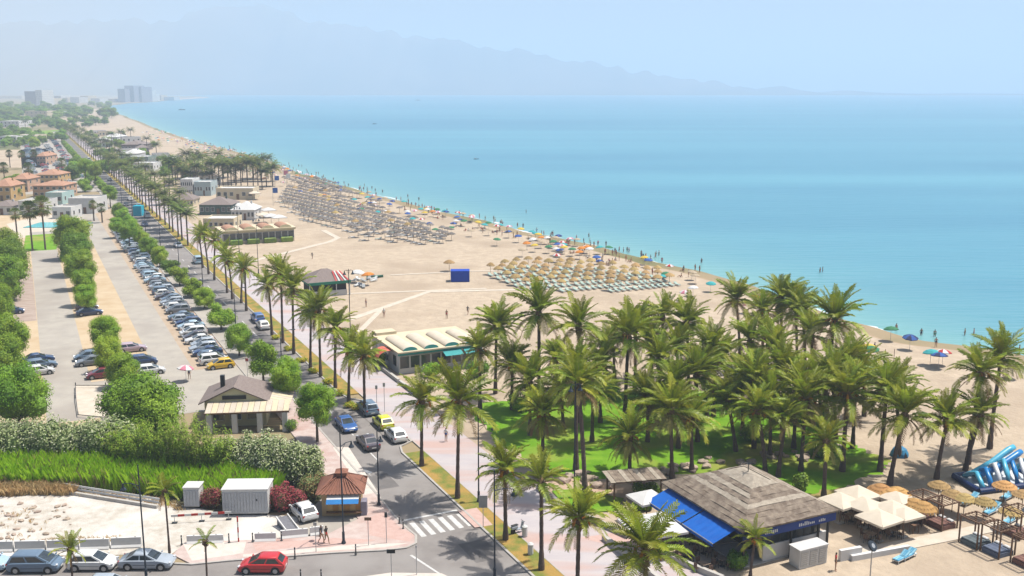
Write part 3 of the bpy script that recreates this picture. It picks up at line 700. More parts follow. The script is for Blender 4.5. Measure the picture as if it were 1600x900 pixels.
def tree_px(base, top, halfw, label, kind='a', seed=0, group=None, hk=1.0, z=0):
    b = P(base[0], base[1], z); h = height_at(b, top)
    rad = halfw * (b - Vector((0, 0, CAM_H))).length / F_PX
    if rad > 2.6: kind = kind.upper(); rad *= .86
    return tree(b, rad, h, label, kind, group=group, seed=seed, hk=hk)
# clipped round trees on the pavement left of the road
HR = 'round trees on the pavement left of the road'
for i, (b, top, hw, kd) in enumerate([((496, 690), 601, 38, 'a'), ((449, 640), 562, 33, 'a'), ((412, 598), 536, 26, 'a'), ((374, 556), 508, 26, 'c'), ((346, 515), 475, 23, 'b'), ((320, 482), 450, 22, 'a'), ((301, 464), 436, 18, 'a'),
        ((281, 446), 418, 17, 'a'), ((266, 430), 406, 16, 'c'), ((250, 417), 386, 17, 'b'), ((233, 401), 371, 18, 'a'), ((221, 385), 360, 15, 'a'), ((211, 371), 350, 15, 'b'), ((203, 362), 338, 14, 'a'), ((193, 350), 326, 14, 'a'), ((186, 342), 318, 13, 'b')]):
    tree_px(b, top, hw, 'round clipped tree on the pavement left of the road, %s from the brown-roofed kiosk' % ordw(i + 1), kd, i, HR, hk=1.15, z=0.1)
# trees at the ends of the parked row
for i, (b, top, hw, kd, lab) in enumerate([((203, 392), 345, 19, 'a', 'tree over the far end of the parked car row, nearer one'), ((183, 372), 340, 15, 'b', 'tree over the far end of the parked car row, farther one'),
        ((173, 325), 290, 15, 'a', 'dense round tree standing beside the road near the white buildings'), ((160, 270), 250, 12, 'a', 'tree where the far car park meets the road'),
        ((135, 292), 248, 15, 'c', 'bushy tree between the far car park and the road, left of two'), ((150, 290), 255, 13, 'b', 'bushy tree between the far car park and the road, right of two')]):
    tree_px(b, top, hw, lab, kd, i + 3)
# ficus trees in the middle of the parking area
for i, (b, top, hw, kd, lab) in enumerate([((116, 405), 338, 33, 'a', 'big dark tree at the far end of the middle tree row'), ((122, 430), 366, 31, 'c', 'dark green tree in the middle tree row, second from its far end'), ((128, 452), 392, 29, 'a', 'tree in the middle row of the car park, third from its far end'),
        ((134, 478), 422, 25, 'b', 'light green tree in the middle row of the car park, above a dark car'), ((136, 492), 445, 22, 'b', 'small light green tree right beside the dark parked car'),
        ((166, 548), 494, 30, 'a', 'lone bright round tree between the two parking lanes'), ((172, 582), 528, 30, 'b', 'yellow-green tree over the cars between the two parking lanes'), ((192, 606), 553, 32, 'b', 'yellow-green tree next to the white car between the lanes'),
        ((228, 690), 588, 73, 'c', 'large wide ficus tree behind the bamboo, beside the low house')]):
    tree_px(b, top, hw, lab, kd, i, hk=1.05)
# tree row at the left edge
for i, (b, top, hw, kd) in enumerate([((30, 672), 572, 55, 'c'), ((6, 600), 524, 46, 'b'), ((12, 565), 492, 38, 'b'), ((2, 520), 445, 30, 'b'), ((8, 470), 398, 40, 'a'), ((14, 445), 375, 38, 'c'), ((8, 420), 360, 34, 'a')]):
    tree_px(b, top, hw, 'leafy tree in the row along the left edge of the picture, %s from below' % ordw(i + 1), kd, i, 'trees along the left edge', hk=1.15)
# distant woodland patches
for i in range(210):
    r = random.Random(3000 + i); x = r.uniform(-30, 175); y = r.choice((r.uniform(166, 186), r.uniform(175, 200), r.uniform(192, 222)))
    if y > 200 and x > 100: x = r.uniform(-20, 90)
    if 40 < x < 95 and 203 < y < 216: continue
    rad = r.uniform(3.5, 7) if y > 185 else r.uniform(6, 12)
    tree(P(x, y), rad, rad * r.uniform(1.1, 1.5), 'hazy tree in the distant wooded belt behind the far car park', 'c', group='trees of the distant wooded belt', seed=i, hk=.8)
for i in range(52):
    r = random.Random(4000 + i); x, y = r.choice(((r.uniform(0, 60), r.uniform(222, 235)), (r.uniform(0, 70), r.uniform(212, 228)), (r.uniform(150, 260), r.uniform(240, 275)), (r.uniform(100, 140), r.uniform(255, 300)), (r.uniform(0, 30), r.uniform(290, 312))))
    rad = r.uniform(2.2, 4.5)
    tree(P(x, y), rad, rad * r.uniform(1.3, 1.7), 'dark garden tree among the distant low buildings on the left', r.choice('ac'), group='garden trees among distant low buildings', seed=i)
# hedge-like median beyond
for i in range(26):
    s_ = 330 + i * 15; tree(R(s_, -7.6), 2.2, 3.2, 'small round tree far along the pavement left of the road, %s of the distant ones' % ordw(i + 1), 'ab'[i % 2], group='far pavement trees', seed=i)

# trees and scrub between the far promenade buildings
for i in range(34):
    r = random.Random(5000 + i); s_ = r.uniform(300, 900); rad = r.uniform(1.8, 3.6)
    tree(R(s_, r.uniform(14, 48)), rad, rad * r.uniform(1.2, 1.6), 'scrubby tree among the buildings along the distant promenade', r.choice('ac'), group='scrubby trees along the distant promenade', seed=i)
# ------------------------------------------------------------------ reeds, hedges and bushes on the bank
OLE = mat('oleander_leaf', (0.36, 0.44, 0.17), (0.48, 0.54, 0.26), scale=1.2, rough=0.6, spec=0.2, translucent=0.25)
OLED = mat('oleander_leaf_dark', (0.15, 0.23, 0.07), (0.22, 0.29, 0.10), scale=1.2, rough=0.6, spec=0.2, translucent=0.2)
OLEF = mat('oleander_flower', (0.70, 0.70, 0.50), (0.62, 0.64, 0.42), scale=3, rough=0.7, translucent=0.2)
BAMB = mat('bamboo_leaf', (0.22, 0.40, 0.04), (0.44, 0.58, 0.07), scale=0.7, rough=0.6, spec=0.2, translucent=0.3)
BAMY = mat('bamboo_leaf_yellow', (0.45, 0.42, 0.13), (0.36, 0.38, 0.10), scale=0.7, rough=0.6, spec=0.2, translucent=0.3)
REED = mat('reed_blade', (0.50, 0.84, 0.03), (0.68, 0.97, 0.06), scale=0.5, rough=0.6, spec=0.15, translucent=0.45)
DRYG = mat('dry_grass', (0.90, 0.62, 0.30), (0.80, 0.62, 0.32), scale=0.8, rough=0.9, translucent=0.35)
BOUG = mat('bougainvillea', (0.36, 0.05, 0.075), (0.50, 0.11, 0.13), scale=2, rough=0.7, spec=0.2, translucent=0.25)
DIRT = mat('dark_soil', (0.10, 0.09, 0.05), (0.07, 0.065, 0.035), scale=1, rough=1)
def bush(name, label, cat, pts, n, size, mats, altp=.3, flowers=0, fsize=.1, fm=None, seed=0):
    """pts: (px, py, height m, half width m)"""
    r = random.Random(seed); loc = P(pts[len(pts) // 2][0], pts[len(pts) // 2][1]); t = thing(name, label, cat, loc)
    lobes = []
    for x, y, h, hw in pts:
        q = P(x, y) - loc
        for k in range(4):
            a = r.uniform(0, 6.28); d = hw * r.uniform(.2, .75)
            lobes.append((q.x + math.cos(a) * d, q.y + math.sin(a) * d, h * r.uniform(.42, .66), hw * r.uniform(.4, .62), hw * r.uniform(.4, .62), h * r.uniform(.32, .44)))
        lobes.append((q.x, q.y, h * .45, hw * .85, hw * .85, h * .48))
    mb = MB(); mound(mb, lobes, 2); leaf_cloud(mb, lobes, n, size, r, alt=1, altp=altp); mb.build('foliage', list(mats) + [mats[1] if len(mats) > 1 else mats[0]], t)
    if flowers:
        fb = MB(); leaf_cloud(fb, lobes, flowers, fsize, r, shell=.93, flat=.9); fb.build('flowers', fm, t)
    st_ = MB()
    for x, y, h, hw in pts:
        q = P(x, y) - loc
        for k in range(3): a = k * 2.1; st_.tube([(q.x, q.y, 0), (q.x + math.cos(a) * hw * .4, q.y + math.sin(a) * hw * .4, h * .6)], [.06, .03], 5)
    st_.build('stems', BARK, t); return t
bush('oleander_hedge', 'white-flowering oleander hedge at the left edge above the reeds', 'hedge', [(x, 722 + (x % 3), 5.0, 2.4) for x in range(-25, 195, 24)], 15000, .16, (OLE, OLED), .35, 3600, .11, OLEF, 1)
bush('oleander_bush', 'big white-flowering oleander bush beside the brown-roofed kiosk', 'bush', [(372, 742, 4.1, 2.2), (400, 748, 4.6, 2.3), (430, 752, 4.9, 2.4), (458, 754, 4.7, 2.3), (482, 752, 3.9, 1.9), (350, 735, 3.6, 1.8)], 13000, .16, (OLE, OLED), .3, 3600, .12, OLEF, 2)
bush('crimson_bush', 'crimson bougainvillea bush between the white container and white car', 'bush', [(432, 795, 2.5, 1.2), (448, 797, 2.7, 1.3), (466, 796, 2.2, 1.0)], 4200, .10, (BOUG, MATS['palm_boots']), .18, seed=3)
bush('reddish_bush', 'small reddish-brown bush between the two white containers', 'bush', [(323, 792, 1.9, .8), (334, 792, 2.1, .9)], 1800, .10, (MATS['palm_frond_dry'], BOUG), .35, seed=4)
bush('brown_bush', 'brownish bush in the shade behind the kiosk', 'bush', [(490, 780, 2.3, 1.2), (478, 772, 2.0, 1.0), (500, 765, 2.0, 1.0)], 2600, .11, (OLED, MATS['palm_frond_dry']), .4, seed=5)
bush('shrub', 'dark green shrub at the corner of the low house porch', 'bush', [(455, 672, 1.4, 1.0)], 1400, .10, (OLED, LEAFA), .3, seed=6)
def blades(mb, p, h, r, n, wd, lean, mi=0, drop=.25):
    for _ in range(n):
        a = r.uniform(0, 6.28); d = Vector((math.cos(a), math.sin(a), 0)); sd_ = Vector((-d.y, d.x, 0)) * wd
        hh = h * r.uniform(.7, 1.1); l = lean * hh * r.uniform(.3, 1)
        q0 = Vector(p) + Vector((r.gauss(0, .12), r.gauss(0, .12), 0)); q1 = q0 + d * l * .4 + Vector((0, 0, hh * .65)); q2 = q0 + d * l + Vector((0, 0, hh * (1 - drop * .3)))
        mb.face([q0 - sd_, q0 + sd_, q1 + sd_ * .8, q2, q1 - sd_ * .8], mi)
def in_poly(x, y, poly):
    c = False; n = len(poly)
    for i in range(n):
        x1, y1 = poly[i]; x2, y2 = poly[(i + 1) % n]
        if (y1 > y) != (y2 > y) and x < (x2 - x1) * (y - y1) / (y2 - y1) + x1: c = not c
    return c
def scatter_px(poly, n, r):
    w_ = [tuple(P(*q)[:2]) for q in poly]; xs = [q[0] for q in w_]; ys = [q[1] for q in w_]; out = []
    while len(out) < n:
        x, y = r.uniform(min(xs), max(xs)), r.uniform(min(ys), max(ys))
        if in_poly(x, y, w_): out.append((x, y))
    return out
rr = random.Random(8)
BANK = [(-30, 712), (120, 735), (300, 752), (395, 778), (415, 772), (400, 750), (300, 728), (150, 718), (-30, 705)]
mb = MB()
for x, y in scatter_px([(-40, 762), (60, 763), (200, 768), (330, 785), (415, 790), (440, 765), (390, 752), (300, 740), (180, 730), (-40, 722)], 5200, rr):
    blades(mb, (x, y, 0), rr.uniform(1.5, 2.7), rr, 5, .035, .45, rr.choice((0, 0, 0, 0, 0, 0, 0, 1)))
tag(mb.build('reeds', [REED, BAMY, BAMB]), 'bank of tall bright green reeds above the white gravel plot', 'reeds', kind='stuff')
mb = MB()
for x, y in scatter_px([(-40, 778), (60, 774), (118, 774), (118, 764), (-40, 760)], 900, rr): blades(mb, (x, y, 0), rr.uniform(.6, 1.3), rr, 6, .03, .6)
for x, y in scatter_px([(100, 772), (250, 790), (290, 800), (285, 792), (240, 780), (120, 766)], 240, rr): blades(mb, (x, y, 0), rr.uniform(.2, .5), rr, 6, .02, .7)
for x, y in scatter_px([(60, 850), (190, 846), (190, 838), (80, 842)], 90, rr): blades(mb, (x, y, 0), rr.uniform(.15, .35), rr, 6, .02, .8)
for x, y in scatter_px([(0, 800), (80, 795), (60, 845), (0, 850)], 26, rr): blades(mb, (x, y, 0), rr.uniform(.15, .4), rr, 7, .02, .8)
tag(mb.build('dry_grass', DRYG), 'tufts of dry orange grass along the edge of the gravel plot', 'grass', kind='stuff')
# bamboo clumps, each a thing
for i, (x, y, h) in enumerate([(200, 738, 5.2), (222, 742, 5.4), (246, 742, 6.3), (270, 746, 6.6), (294, 748, 6.8), (318, 752, 6.5), (340, 750, 5.8), (182, 730, 4.8)]):
    t = thing('bamboo_clump', 'leafy bamboo clump behind the reeds, %s clump from the left' % ordw(sorted([200, 222, 246, 270, 294, 318, 340, 182]).index(x) + 1), 'bamboo', P(x, y), i, 'bamboo clumps behind the reeds')
    r = random.Random(60 + i); cm = MB(); lf = MB()
    for k in range(34):
        a = r.uniform(0, 6.28); d = Vector((math.cos(a), math.sin(a), 0)); hh = h * r.uniform(.6, 1.05); b0 = d * r.uniform(.1, .9); p = [b0, b0 + d * .25 + Vector((0, 0, hh * .6)), b0 + d * r.uniform(.6, 1.3) + Vector((0, 0, hh))]
        cm.tube(p, [.03, .025, .01], 4, cap=False)
        for j in range(70):
            u = r.uniform(.15, 1); q = Vector(p[0]).lerp(p[1], u / .6) if u < .6 else Vector(p[1]).lerp(p[2], (u - .6) / .4)
            b = r.uniform(0, 6.28); e = Vector((math.cos(b), math.sin(b), r.uniform(-.5, .3))); f = e.cross(Vector((0, 0, 1))).normalized() * .045; ln = r.uniform(.3, .55)
            lf.face([q, q + e * ln * .5 + f, q + e * ln + Vector((0, 0, -.1)), q + e * ln * .5 - f], 1 if r.random() < (.10 if i != 5 else .4) else 0)
    cm.build('canes', BAMB, t); lf.build('foliage', [BAMB, BAMY], t)
# ground under the bank
patch('bank_soil', [(-60, 775), (60, 770), (180, 776), (340, 804), (450, 800), (510, 790), (545, 765), (530, 720), (505, 690), (450, 700), (200, 690), (-60, 690)], 0.003, DIRT)
# shrubs in the palm grove and at the beach restaurants
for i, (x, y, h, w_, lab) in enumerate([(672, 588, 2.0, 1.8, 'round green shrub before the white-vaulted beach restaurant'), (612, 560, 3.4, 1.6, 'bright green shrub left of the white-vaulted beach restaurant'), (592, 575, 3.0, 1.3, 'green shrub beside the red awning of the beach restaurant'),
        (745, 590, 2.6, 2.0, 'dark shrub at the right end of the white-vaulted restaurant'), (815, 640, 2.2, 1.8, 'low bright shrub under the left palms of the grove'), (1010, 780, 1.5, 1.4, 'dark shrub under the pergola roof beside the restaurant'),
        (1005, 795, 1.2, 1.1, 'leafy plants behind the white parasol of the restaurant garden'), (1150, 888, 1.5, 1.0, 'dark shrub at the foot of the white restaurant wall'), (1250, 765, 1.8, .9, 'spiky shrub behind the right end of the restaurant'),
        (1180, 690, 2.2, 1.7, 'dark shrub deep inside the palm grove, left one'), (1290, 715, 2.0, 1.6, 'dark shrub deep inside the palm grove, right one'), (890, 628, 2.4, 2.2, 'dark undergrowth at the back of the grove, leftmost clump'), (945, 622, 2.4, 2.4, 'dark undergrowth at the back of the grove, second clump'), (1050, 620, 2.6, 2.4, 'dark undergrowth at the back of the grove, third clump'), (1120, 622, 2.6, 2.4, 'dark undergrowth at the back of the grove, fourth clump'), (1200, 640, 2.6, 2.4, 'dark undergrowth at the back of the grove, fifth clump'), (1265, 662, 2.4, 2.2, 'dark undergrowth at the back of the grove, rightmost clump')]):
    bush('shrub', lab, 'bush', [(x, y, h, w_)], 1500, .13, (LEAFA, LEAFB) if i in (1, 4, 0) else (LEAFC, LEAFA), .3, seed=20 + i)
YELB = mat('yellow_blossom', (0.72, 0.52, 0.03), (0.60, 0.46, 0.04), scale=3, rough=.8, translucent=.2)
vs_ = [(490, 583), (512, 600), (530, 618), (548, 636), (470, 566), (450, 548), (430, 530), (558, 640), (405, 505)]
for i, q in enumerate(vs_): bush('verge_shrub', 'yellow-flowering low shrub on the verge, %s from the left' % ordw(1 + sorted(c[0] for c in vs_).index(q[0])), 'bush', [(q[0], q[1], .8, .9)], 500, .09, (YELB, LEAFB), .35, seed=50 + i)
# rocks bordering the lawn: each its own boulder
ROCK = mat('pale_rock', (0.48, 0.38, 0.30), (0.36, 0.28, 0.22), scale=1.4, rough=0.95, bump=.05, bscale=4, var=.2)
def rock_mesh(seed):
    r = random.Random(seed); bm = bmesh.new(); bmesh.ops.create_icosphere(bm, subdivisions=1, radius=1.0)
    for v in bm.verts: v.co *= r.uniform(.72, 1.12); v.co.z *= .62
    me = bpy.data.meshes.new('boulder'); bm.to_mesh(me); bm.free(); me.materials.append(ROCK); return me
RM = [rock_mesh(i) for i in range(5)]; r = random.Random(77); k = 0
line = [(858, 738, 8), (900, 744, 8), (945, 752, 8), (990, 748, 7), (1025, 738, 7), (1070, 730, 7), (1110, 722, 6), (1160, 728, 6), (1210, 712, 6), (1260, 712, 6), (1290, 702, 6)]
for x0, y0, n in line:
    for j in range(n):
        k += 1; o = link('boulder', r.choice(RM)); s_ = r.uniform(.35, .8); o.location = P(x0 + r.uniform(-20, 20), y0 + r.uniform(-7, 7), s_ * .25)
        o.scale = (s_ * r.uniform(.9, 1.4), s_, s_); o.rotation_euler = (0, 0, r.uniform(0, 6))
        tag(o, 'pale boulder in the rock border between the lawn and the restaurant', 'rock', 'boulders bordering the lawn')
# stones scattered on the gravel plot
for j in range(46):
    o = link('stone', r.choice(RM)); s_ = r.uniform(.10, .3); o.location = P(r.uniform(0, 110), r.uniform(785, 850), s_ * .2); o.scale = (s_ * 1.4, s_, s_); o.rotation_euler = (0, 0, r.uniform(0, 6))
    tag(o, 'loose stone lying on the left part of the white gravel plot', 'stone', 'loose stones on the gravel plot')
# ------------------------------------------------------------------ cars
GLASS = mat('car_glass', (0.05, 0.065, 0.075), (0.03, 0.04, 0.05), scale=2, rough=0.08, spec=0.8)
TYRE = mat('tyre', (0.035, 0.035, 0.037), (0.05, 0.05, 0.05), scale=20, rough=0.9)
RIM = mat('rim', (0.55, 0.56, 0.58), (0.45, 0.46, 0.48), scale=8, rough=0.35, metal=0.6)
LAMP = mat('headlight', (0.75, 0.77, 0.8), (0.6, 0.62, 0.65), scale=12, rough=0.15, spec=0.8)
REDL = mat('tail_light', (0.5, 0.02, 0.02), (0.4, 0.02, 0.02), scale=12, rough=0.2, spec=0.7)
PLATE = mat('number_plate', (0.8, 0.8, 0.78), (0.75, 0.75, 0.73), scale=12, rough=0.4)
TRIM = mat('black_trim', (0.03, 0.03, 0.032), (0.045, 0.045, 0.047), scale=12, rough=0.6)
PAINTS = {'white': (0.80, 0.80, 0.79), 'silver': (0.42, 0.47, 0.53), 'grey': (0.22, 0.24, 0.27), 'steel blue': (0.15, 0.22, 0.31), 'pale blue': (0.42, 0.58, 0.70), 'dark blue': (0.03, 0.065, 0.17), 'blue': (0.04, 0.13, 0.38),
          'black': (0.025, 0.026, 0.03), 'red': (0.62, 0.03, 0.035), 'yellow': (0.80, 0.50, 0.02), 'lime yellow': (0.72, 0.74, 0.02), 'dark grey': (0.10, 0.085, 0.105), 'maroon': (0.22, 0.03, 0.05), 'pink grey': (0.52, 0.40, 0.46)}
PM = {k: mat('paint_' + k.replace(' ', '_'), v, tuple(q * 0.93 for q in v), scale=1.5, rough=0.32, spec=0.5, coat=0.5) for k, v in PAINTS.items()}
CARK = {'hatchback': dict(L=3.95, W=1.72, H=1.48, xr=-.488, xr2=-.34, xf=.30, xf2=.05, belt=.90), 'saloon': dict(L=4.5, W=1.76, H=1.44, xr=-.41, xr2=-.21, xf=.25, xf2=.04, belt=.91),
        'people carrier': dict(L=4.35, W=1.80, H=1.62, xr=-.49, xr2=-.40, xf=.36, xf2=.10, belt=.98), 'estate car': dict(L=4.45, W=1.76, H=1.48, xr=-.488, xr2=-.38, xf=.26, xf2=.04, belt=.91), 'van': dict(L=4.4, W=1.82, H=1.85, xr=-.497, xr2=-.48, xf=.30, xf2=.14, belt=1.08)}
def car_geom(kind):
    k = CARK[kind]; L, W, H, belt = k['L'], k['W'], k['H'], k['belt']; hw = W / 2; parts = {}
    notch = kind == 'saloon'
    S = [(-.5, .36, .60, .84), (-.488, .27, .80, .93), (-.45, .21, belt - .07 if not notch else belt - .05, .985), (-.36, .2, belt - .01, 1), (-.1, .19, belt, 1), (.14, .19, belt + .005, 1), (k['xf'] + .02, .19, belt - .01, 1), (.36, .2, belt - .10, .99), (.44, .21, belt - .20, .96), (.485, .27, belt - .33, .89), (.5, .36, belt - .42, .80)]
    mb = MB(); rings = []
    for x, zl, zt, wf in S:
        w_ = hw * wf; half = [(w_ * .90, zl), (w_ * .99, zl + (zt - zl) * .25), (w_, zl + (zt - zl) * .6), (w_ * .965, zt - .05 * (zt - zl)), (w_ * .86, zt)]
        rings.append([(x * L, y, z) for y, z in half] + [(x * L, 0, zt + .015)] + [(x * L, -y, z) for y, z in half[::-1]])
    n = len(rings[0]); v = [p for r in rings for p in r]; f = []
    for i in range(len(rings) - 1):
        for j in range(n): f.append((i * n + j, i * n + (j + 1) % n, (i + 1) * n + (j + 1) % n, (i + 1) * n + j))
    f.append(tuple(range(n))[::-1]); f.append(tuple((len(rings) - 1) * n + j for j in range(n)))
    mb.add(v, f)
    b0 = belt - .04
    def ring(xr, xf, w_, z): return [Vector((xr * L, -w_, z)), Vector((xf * L, -w_, z)), Vector((xf * L, w_, z)), Vector((xr * L, w_, z))]
    g0 = ring(k['xr'], k['xf'], hw * .87, b0); g1 = ring(k['xr2'], k['xf2'], hw * .745, H - .10); g2 = ring(k['xr2'] + .022, k['xf2'] - .028, hw * .66, H - .03); g3 = ring(k['xr2'] + .07, k['xf2'] - .07, hw * .45, H)
    v = g0 + g1 + g2 + g3; f = [(12, 13, 14, 15)]
    for a in (0, 4, 8):
        for j in range(4): f.append((a + j, a + (j + 1) % 4, a + 4 + (j + 1) % 4, a + 4 + j))
    mb.add(v, f)
    for sx in (-.31, .31):          # wheel arches
        for sy in (-1, 1):
            mb.lathe([(.005, 0), (.385, 0), (.385, .012), (.005, .013)] if sy > 0 else [(.005, -.013), (.385, -.012), (.385, 0), (.005, 0)], 14, (sx * L, sy * hw * .995, .33), 1, 'y')
    mb.box((.492 * L, 0, .40), (.05, W * .62, .12), mi=1); mb.box((-.494 * L, 0, .36), (.04, W * .7, .10), mi=1)
    for sy in (-1, 1): mb.box((0, sy * hw * .995, .52), (L * .42, .015, .035), mi=1)
    parts['body'] = (mb, ['PAINT', TRIM])
    def panel(a, b, c, d, u0, u1, v0, v1, off):
        """quad on the face a-b (bottom) d-c (top)"""
        def q(u, vv): lo = a.lerp(b, u); hi = d.lerp(c, u); return lo.lerp(hi, vv)
        nrm = (b - a).cross(d - a).normalized() * off
        lo = [q(u0, v0), q(u1, v0), q(u1, v1), q(u0, v1)]
        m_ = MB(); m_.add([p + nrm for p in lo] + [p - nrm for p in lo], [(0, 1, 2, 3), (7, 6, 5, 4), (0, 4, 5, 1), (1, 5, 6, 2), (2, 6, 7, 3), (3, 7, 4, 0)]); return m_
    off = .008
    parts['windscreen'] = (panel(g0[1], g0[2], g1[2], g1[1], .07, .93, .10, .94, off), [GLASS])
    parts['rear_window'] = (panel(g0[3], g0[0], g1[0], g1[3], .09, .91, .22, .90, off), [GLASS])
    sw = []
    for a, b, c, d in ((g0[0], g0[1], g1[1], g1[0]), (g0[2], g0[3], g1[3], g1[2])):
        flip = a is g0[2]
        for u0, u1 in ((.07, .46), (.51, .90)): sw.append((panel(a, b, c, d, u0, u1, .14, .90, off), [GLASS]))
    parts['side_window'] = sw
    parts['wheel'] = []
    for sx in (-.31, .31):
        for sy in (-1, 1):
            t_ = MB().lathe([(.19, -.1), (.30, -.1), (.315, -.06), (.315, .06), (.30, .1), (.19, .1)], 16, (sx * L, sy * (hw - .085), .315), 0, 'y')
            y0 = sy * (hw + .008); r_ = MB().lathe([(.004, -.02), (.20, -.02), (.20, .012), (.13, .018), (.004, .02)] if sy > 0 else [(.004, -.02), (.13, -.018), (.20, -.012), (.20, .02), (.004, .02)], 14, (sx * L, y0, .315), 0, 'y')
            parts['wheel'].append((t_, [TYRE], r_))
    zf = belt - .24; parts['headlight'] = [(MB().box((.468 * L, s_ * hw * .72, zf), (.17, .30, .12), s_ * -.35, bev=.02), [LAMP]) for s_ in (-1, 1)]
    parts['tail_light'] = [(MB().box((-.484 * L, s_ * hw * .80, belt - .17), (.10, .20, .20), s_ * .2, bev=.02), [REDL]) for s_ in (-1, 1)]
    parts['number_plate'] = [(MB().box((.503 * L, 0, .44), (.02, .5, .11)), [PLATE]), (MB().box((-.503 * L, 0, .52), (.02, .5, .11)), [PLATE])]
    parts['mirror'] = [(MB().box((k['xf'] * L * .86, s_ * (hw + .06), belt + .05), (.10, .20, .13), bev=.02), ['PAINT']) for s_ in (-1, 1)]
    return parts
def car_full(kind):
    """prototype with its parts, later copied"""
    t = thing('parked_car', 'x', 'car'); base = PM['white']
    for nm, q in car_geom(kind).items():
        for it in (q if isinstance(q, list) else [q]):
            ms = [base if m == 'PAINT' else m for m in it[1]]
            o = it[0].build(nm, ms, t, smooth=nm in ('body', 'wheel'))
            if nm in ('body', 'wheel'): o.data.set_sharp_from_angle(angle=R_(38))
            if len(it) > 2: it[2].build('rim', RIM, o)
            o['paint'] = 1 if it[1][0] == 'PAINT' else 0
    return t
def car_small(kind):
    mb = MB(); allm = [PM['white'], TRIM, GLASS, TYRE, RIM, LAMP, REDL, PLATE]
    for nm, q in car_geom(kind).items():
        for it in (q if isinstance(q, list) else [q]):
            idx = [0 if m == 'PAINT' else allm.index(m) for m in it[1]]
            i0 = len(mb.v); mb.v += it[0].v
            for f, m in zip(it[0].f, it[0].m): mb.f.append(tuple(i0 + j for j in f)); mb.m.append(idx[m])
            if len(it) > 2:
                i0 = len(mb.v); mb.v += it[2].v
                for f in it[2].f: mb.f.append(tuple(i0 + j for j in f)); mb.m.append(4)
    return mb.mesh('parked_car', allm)
PROTO = {}; SMALL = {k: car_small(k) for k in CARK}
def car(loc, rz, kind, colour, label, group=None, name='parked_car'):
    if kind not in PROTO:
        PROTO[kind] = car_full(kind); t = PROTO[kind]
    else: t = None
    src = PROTO[kind]
    if t is None:
        t = dup(src, loc, rz, label)
        if 'group' in t: del t['group']
    t.location = loc; t.rotation_euler = (0, 0, rz); t['label'] = label; t.name = name
    if group: t['group'] = group
    for c in t.children:
        if c.get('paint'): setmat(c, PM[colour])
    return t
def car_far(loc, rz, kind, colour, label, group):
    o = link('parked_car', SMALL[kind]); o.location = loc; o.rotation_euler = (0, 0, rz); setmat(o, PM[colour])
    return tag(o, label, 'car', group)
ZR = 0.009; AWAY = RA + math.pi / 2; TOWARD = RA - math.pi / 2
car(P(57, 890, ZR), 0.02, 'people carrier', 'steel blue', 'steel blue people carrier parked along the street at bottom left')
car(P(146, 887, ZR), 0.0, 'hatchback', 'white', 'white hatchback parked between the steel blue carrier and the silver saloon')
car(P(231, 885, ZR), 0.0, 'saloon', 'silver', 'silver saloon parked along the street beside the gravel plot')
car(P(-22, 888, ZR), 0.0, 'hatchback', 'pale blue', 'pale blue car cut off by the left edge of the street')
car(P(105, 934, ZR), 0.0, 'estate car', 'white', 'white car whose roof only just shows at the bottom edge, left one')
car(P(172, 926, ZR), 0.0, 'hatchback', 'silver', 'silver car showing only its roof at the bottom edge')
car(P(240, 931, ZR), 0.0, 'saloon', 'white', 'white car whose roof only just shows at the bottom edge, below the silver saloon')
car(P(411, 891, ZR), math.pi, 'hatchback', 'red', 'bright red hatchback driving along the street at the bottom', name='moving_car')
car(P(474, 806, ZR), 2.15, 'hatchback', 'white', 'white car parked beside the crimson bush and the kiosk')
car(P(541, 669, ZR), TOWARD, 'saloon', 'blue', 'dark blue car on the road, farthest of the four waiting near the crossing', name='moving_car')
car(P(575, 697, ZR), AWAY, 'saloon', 'dark grey', 'dark grey saloon driving up the road beside the yellow car', name='moving_car')
car(R(17.6, 1.1, ZR), AWAY, 'people carrier', 'steel blue', 'blue people carrier in the parking bay behind the yellow car')
car(R(11.6, 1.1, ZR), AWAY, 'hatchback', 'lime yellow', 'bright yellow hatchback in the parking bay by the promenade')
car(R(6.6, 0.95, ZR), AWAY, 'hatchback', 'white', 'white hatchback at the front of the parking bay by the promenade')
car(P(403, 502, ZR), AWAY, 'people carrier', 'blue', 'blue car standing on the road beside the palm row')
car(P(411, 513, ZR), AWAY, 'hatchback', 'white', 'white car on the road just in front of a blue one')
car(P(309, 411, ZR), AWAY, 'van', 'pale blue', 'pale blue van on the road beside the palms')
car(P(62, 585, 0.005), RA + 0.1, 'hatchback', 'white', 'white hatchback, front one of the three by the left tree row')
car(P(64, 575, 0.005), RA + 0.1, 'estate car', 'steel blue', 'steel blue car between the white and the dark car by the left tree row')
car(P(60, 566, 0.005), RA + 0.1, 'saloon', 'dark blue', 'dark car behind the steel blue one by the left tree row')
car(P(140, 492, 0.002), RA, 'saloon', 'dark blue', 'dark blue saloon half under the light green trees')
car(P(136, 484, 0.002), RA, 'hatchback', 'dark grey', 'dark car hidden behind the dark blue saloon under the trees')
car(P(137, 562, 0.002), RA + math.pi, 'hatchback', 'steel blue', 'steel blue hatchback left of the yellow-green tree')
car(P(143, 570, 0.002), RA + math.pi, 'estate car', 'grey', 'grey car left of the yellow-green tree, in front of the steel blue hatchback')
car(P(158, 590, 0.002), RA + math.pi, 'hatchback', 'maroon', 'maroon car mostly hidden by the yellow-green tree')
car(P(206, 549, 0.002), RA, 'estate car', 'pink grey', 'pinkish car parked right of the lone round tree')
car(P(222, 570, 0.002), RA, 'people carrier', 'dark blue', 'dark blue people carrier behind the white car between the lanes')
car(P(236, 584, 0.002), RA, 'hatchback', 'white', 'white hatchback parked at the corner between the lanes')
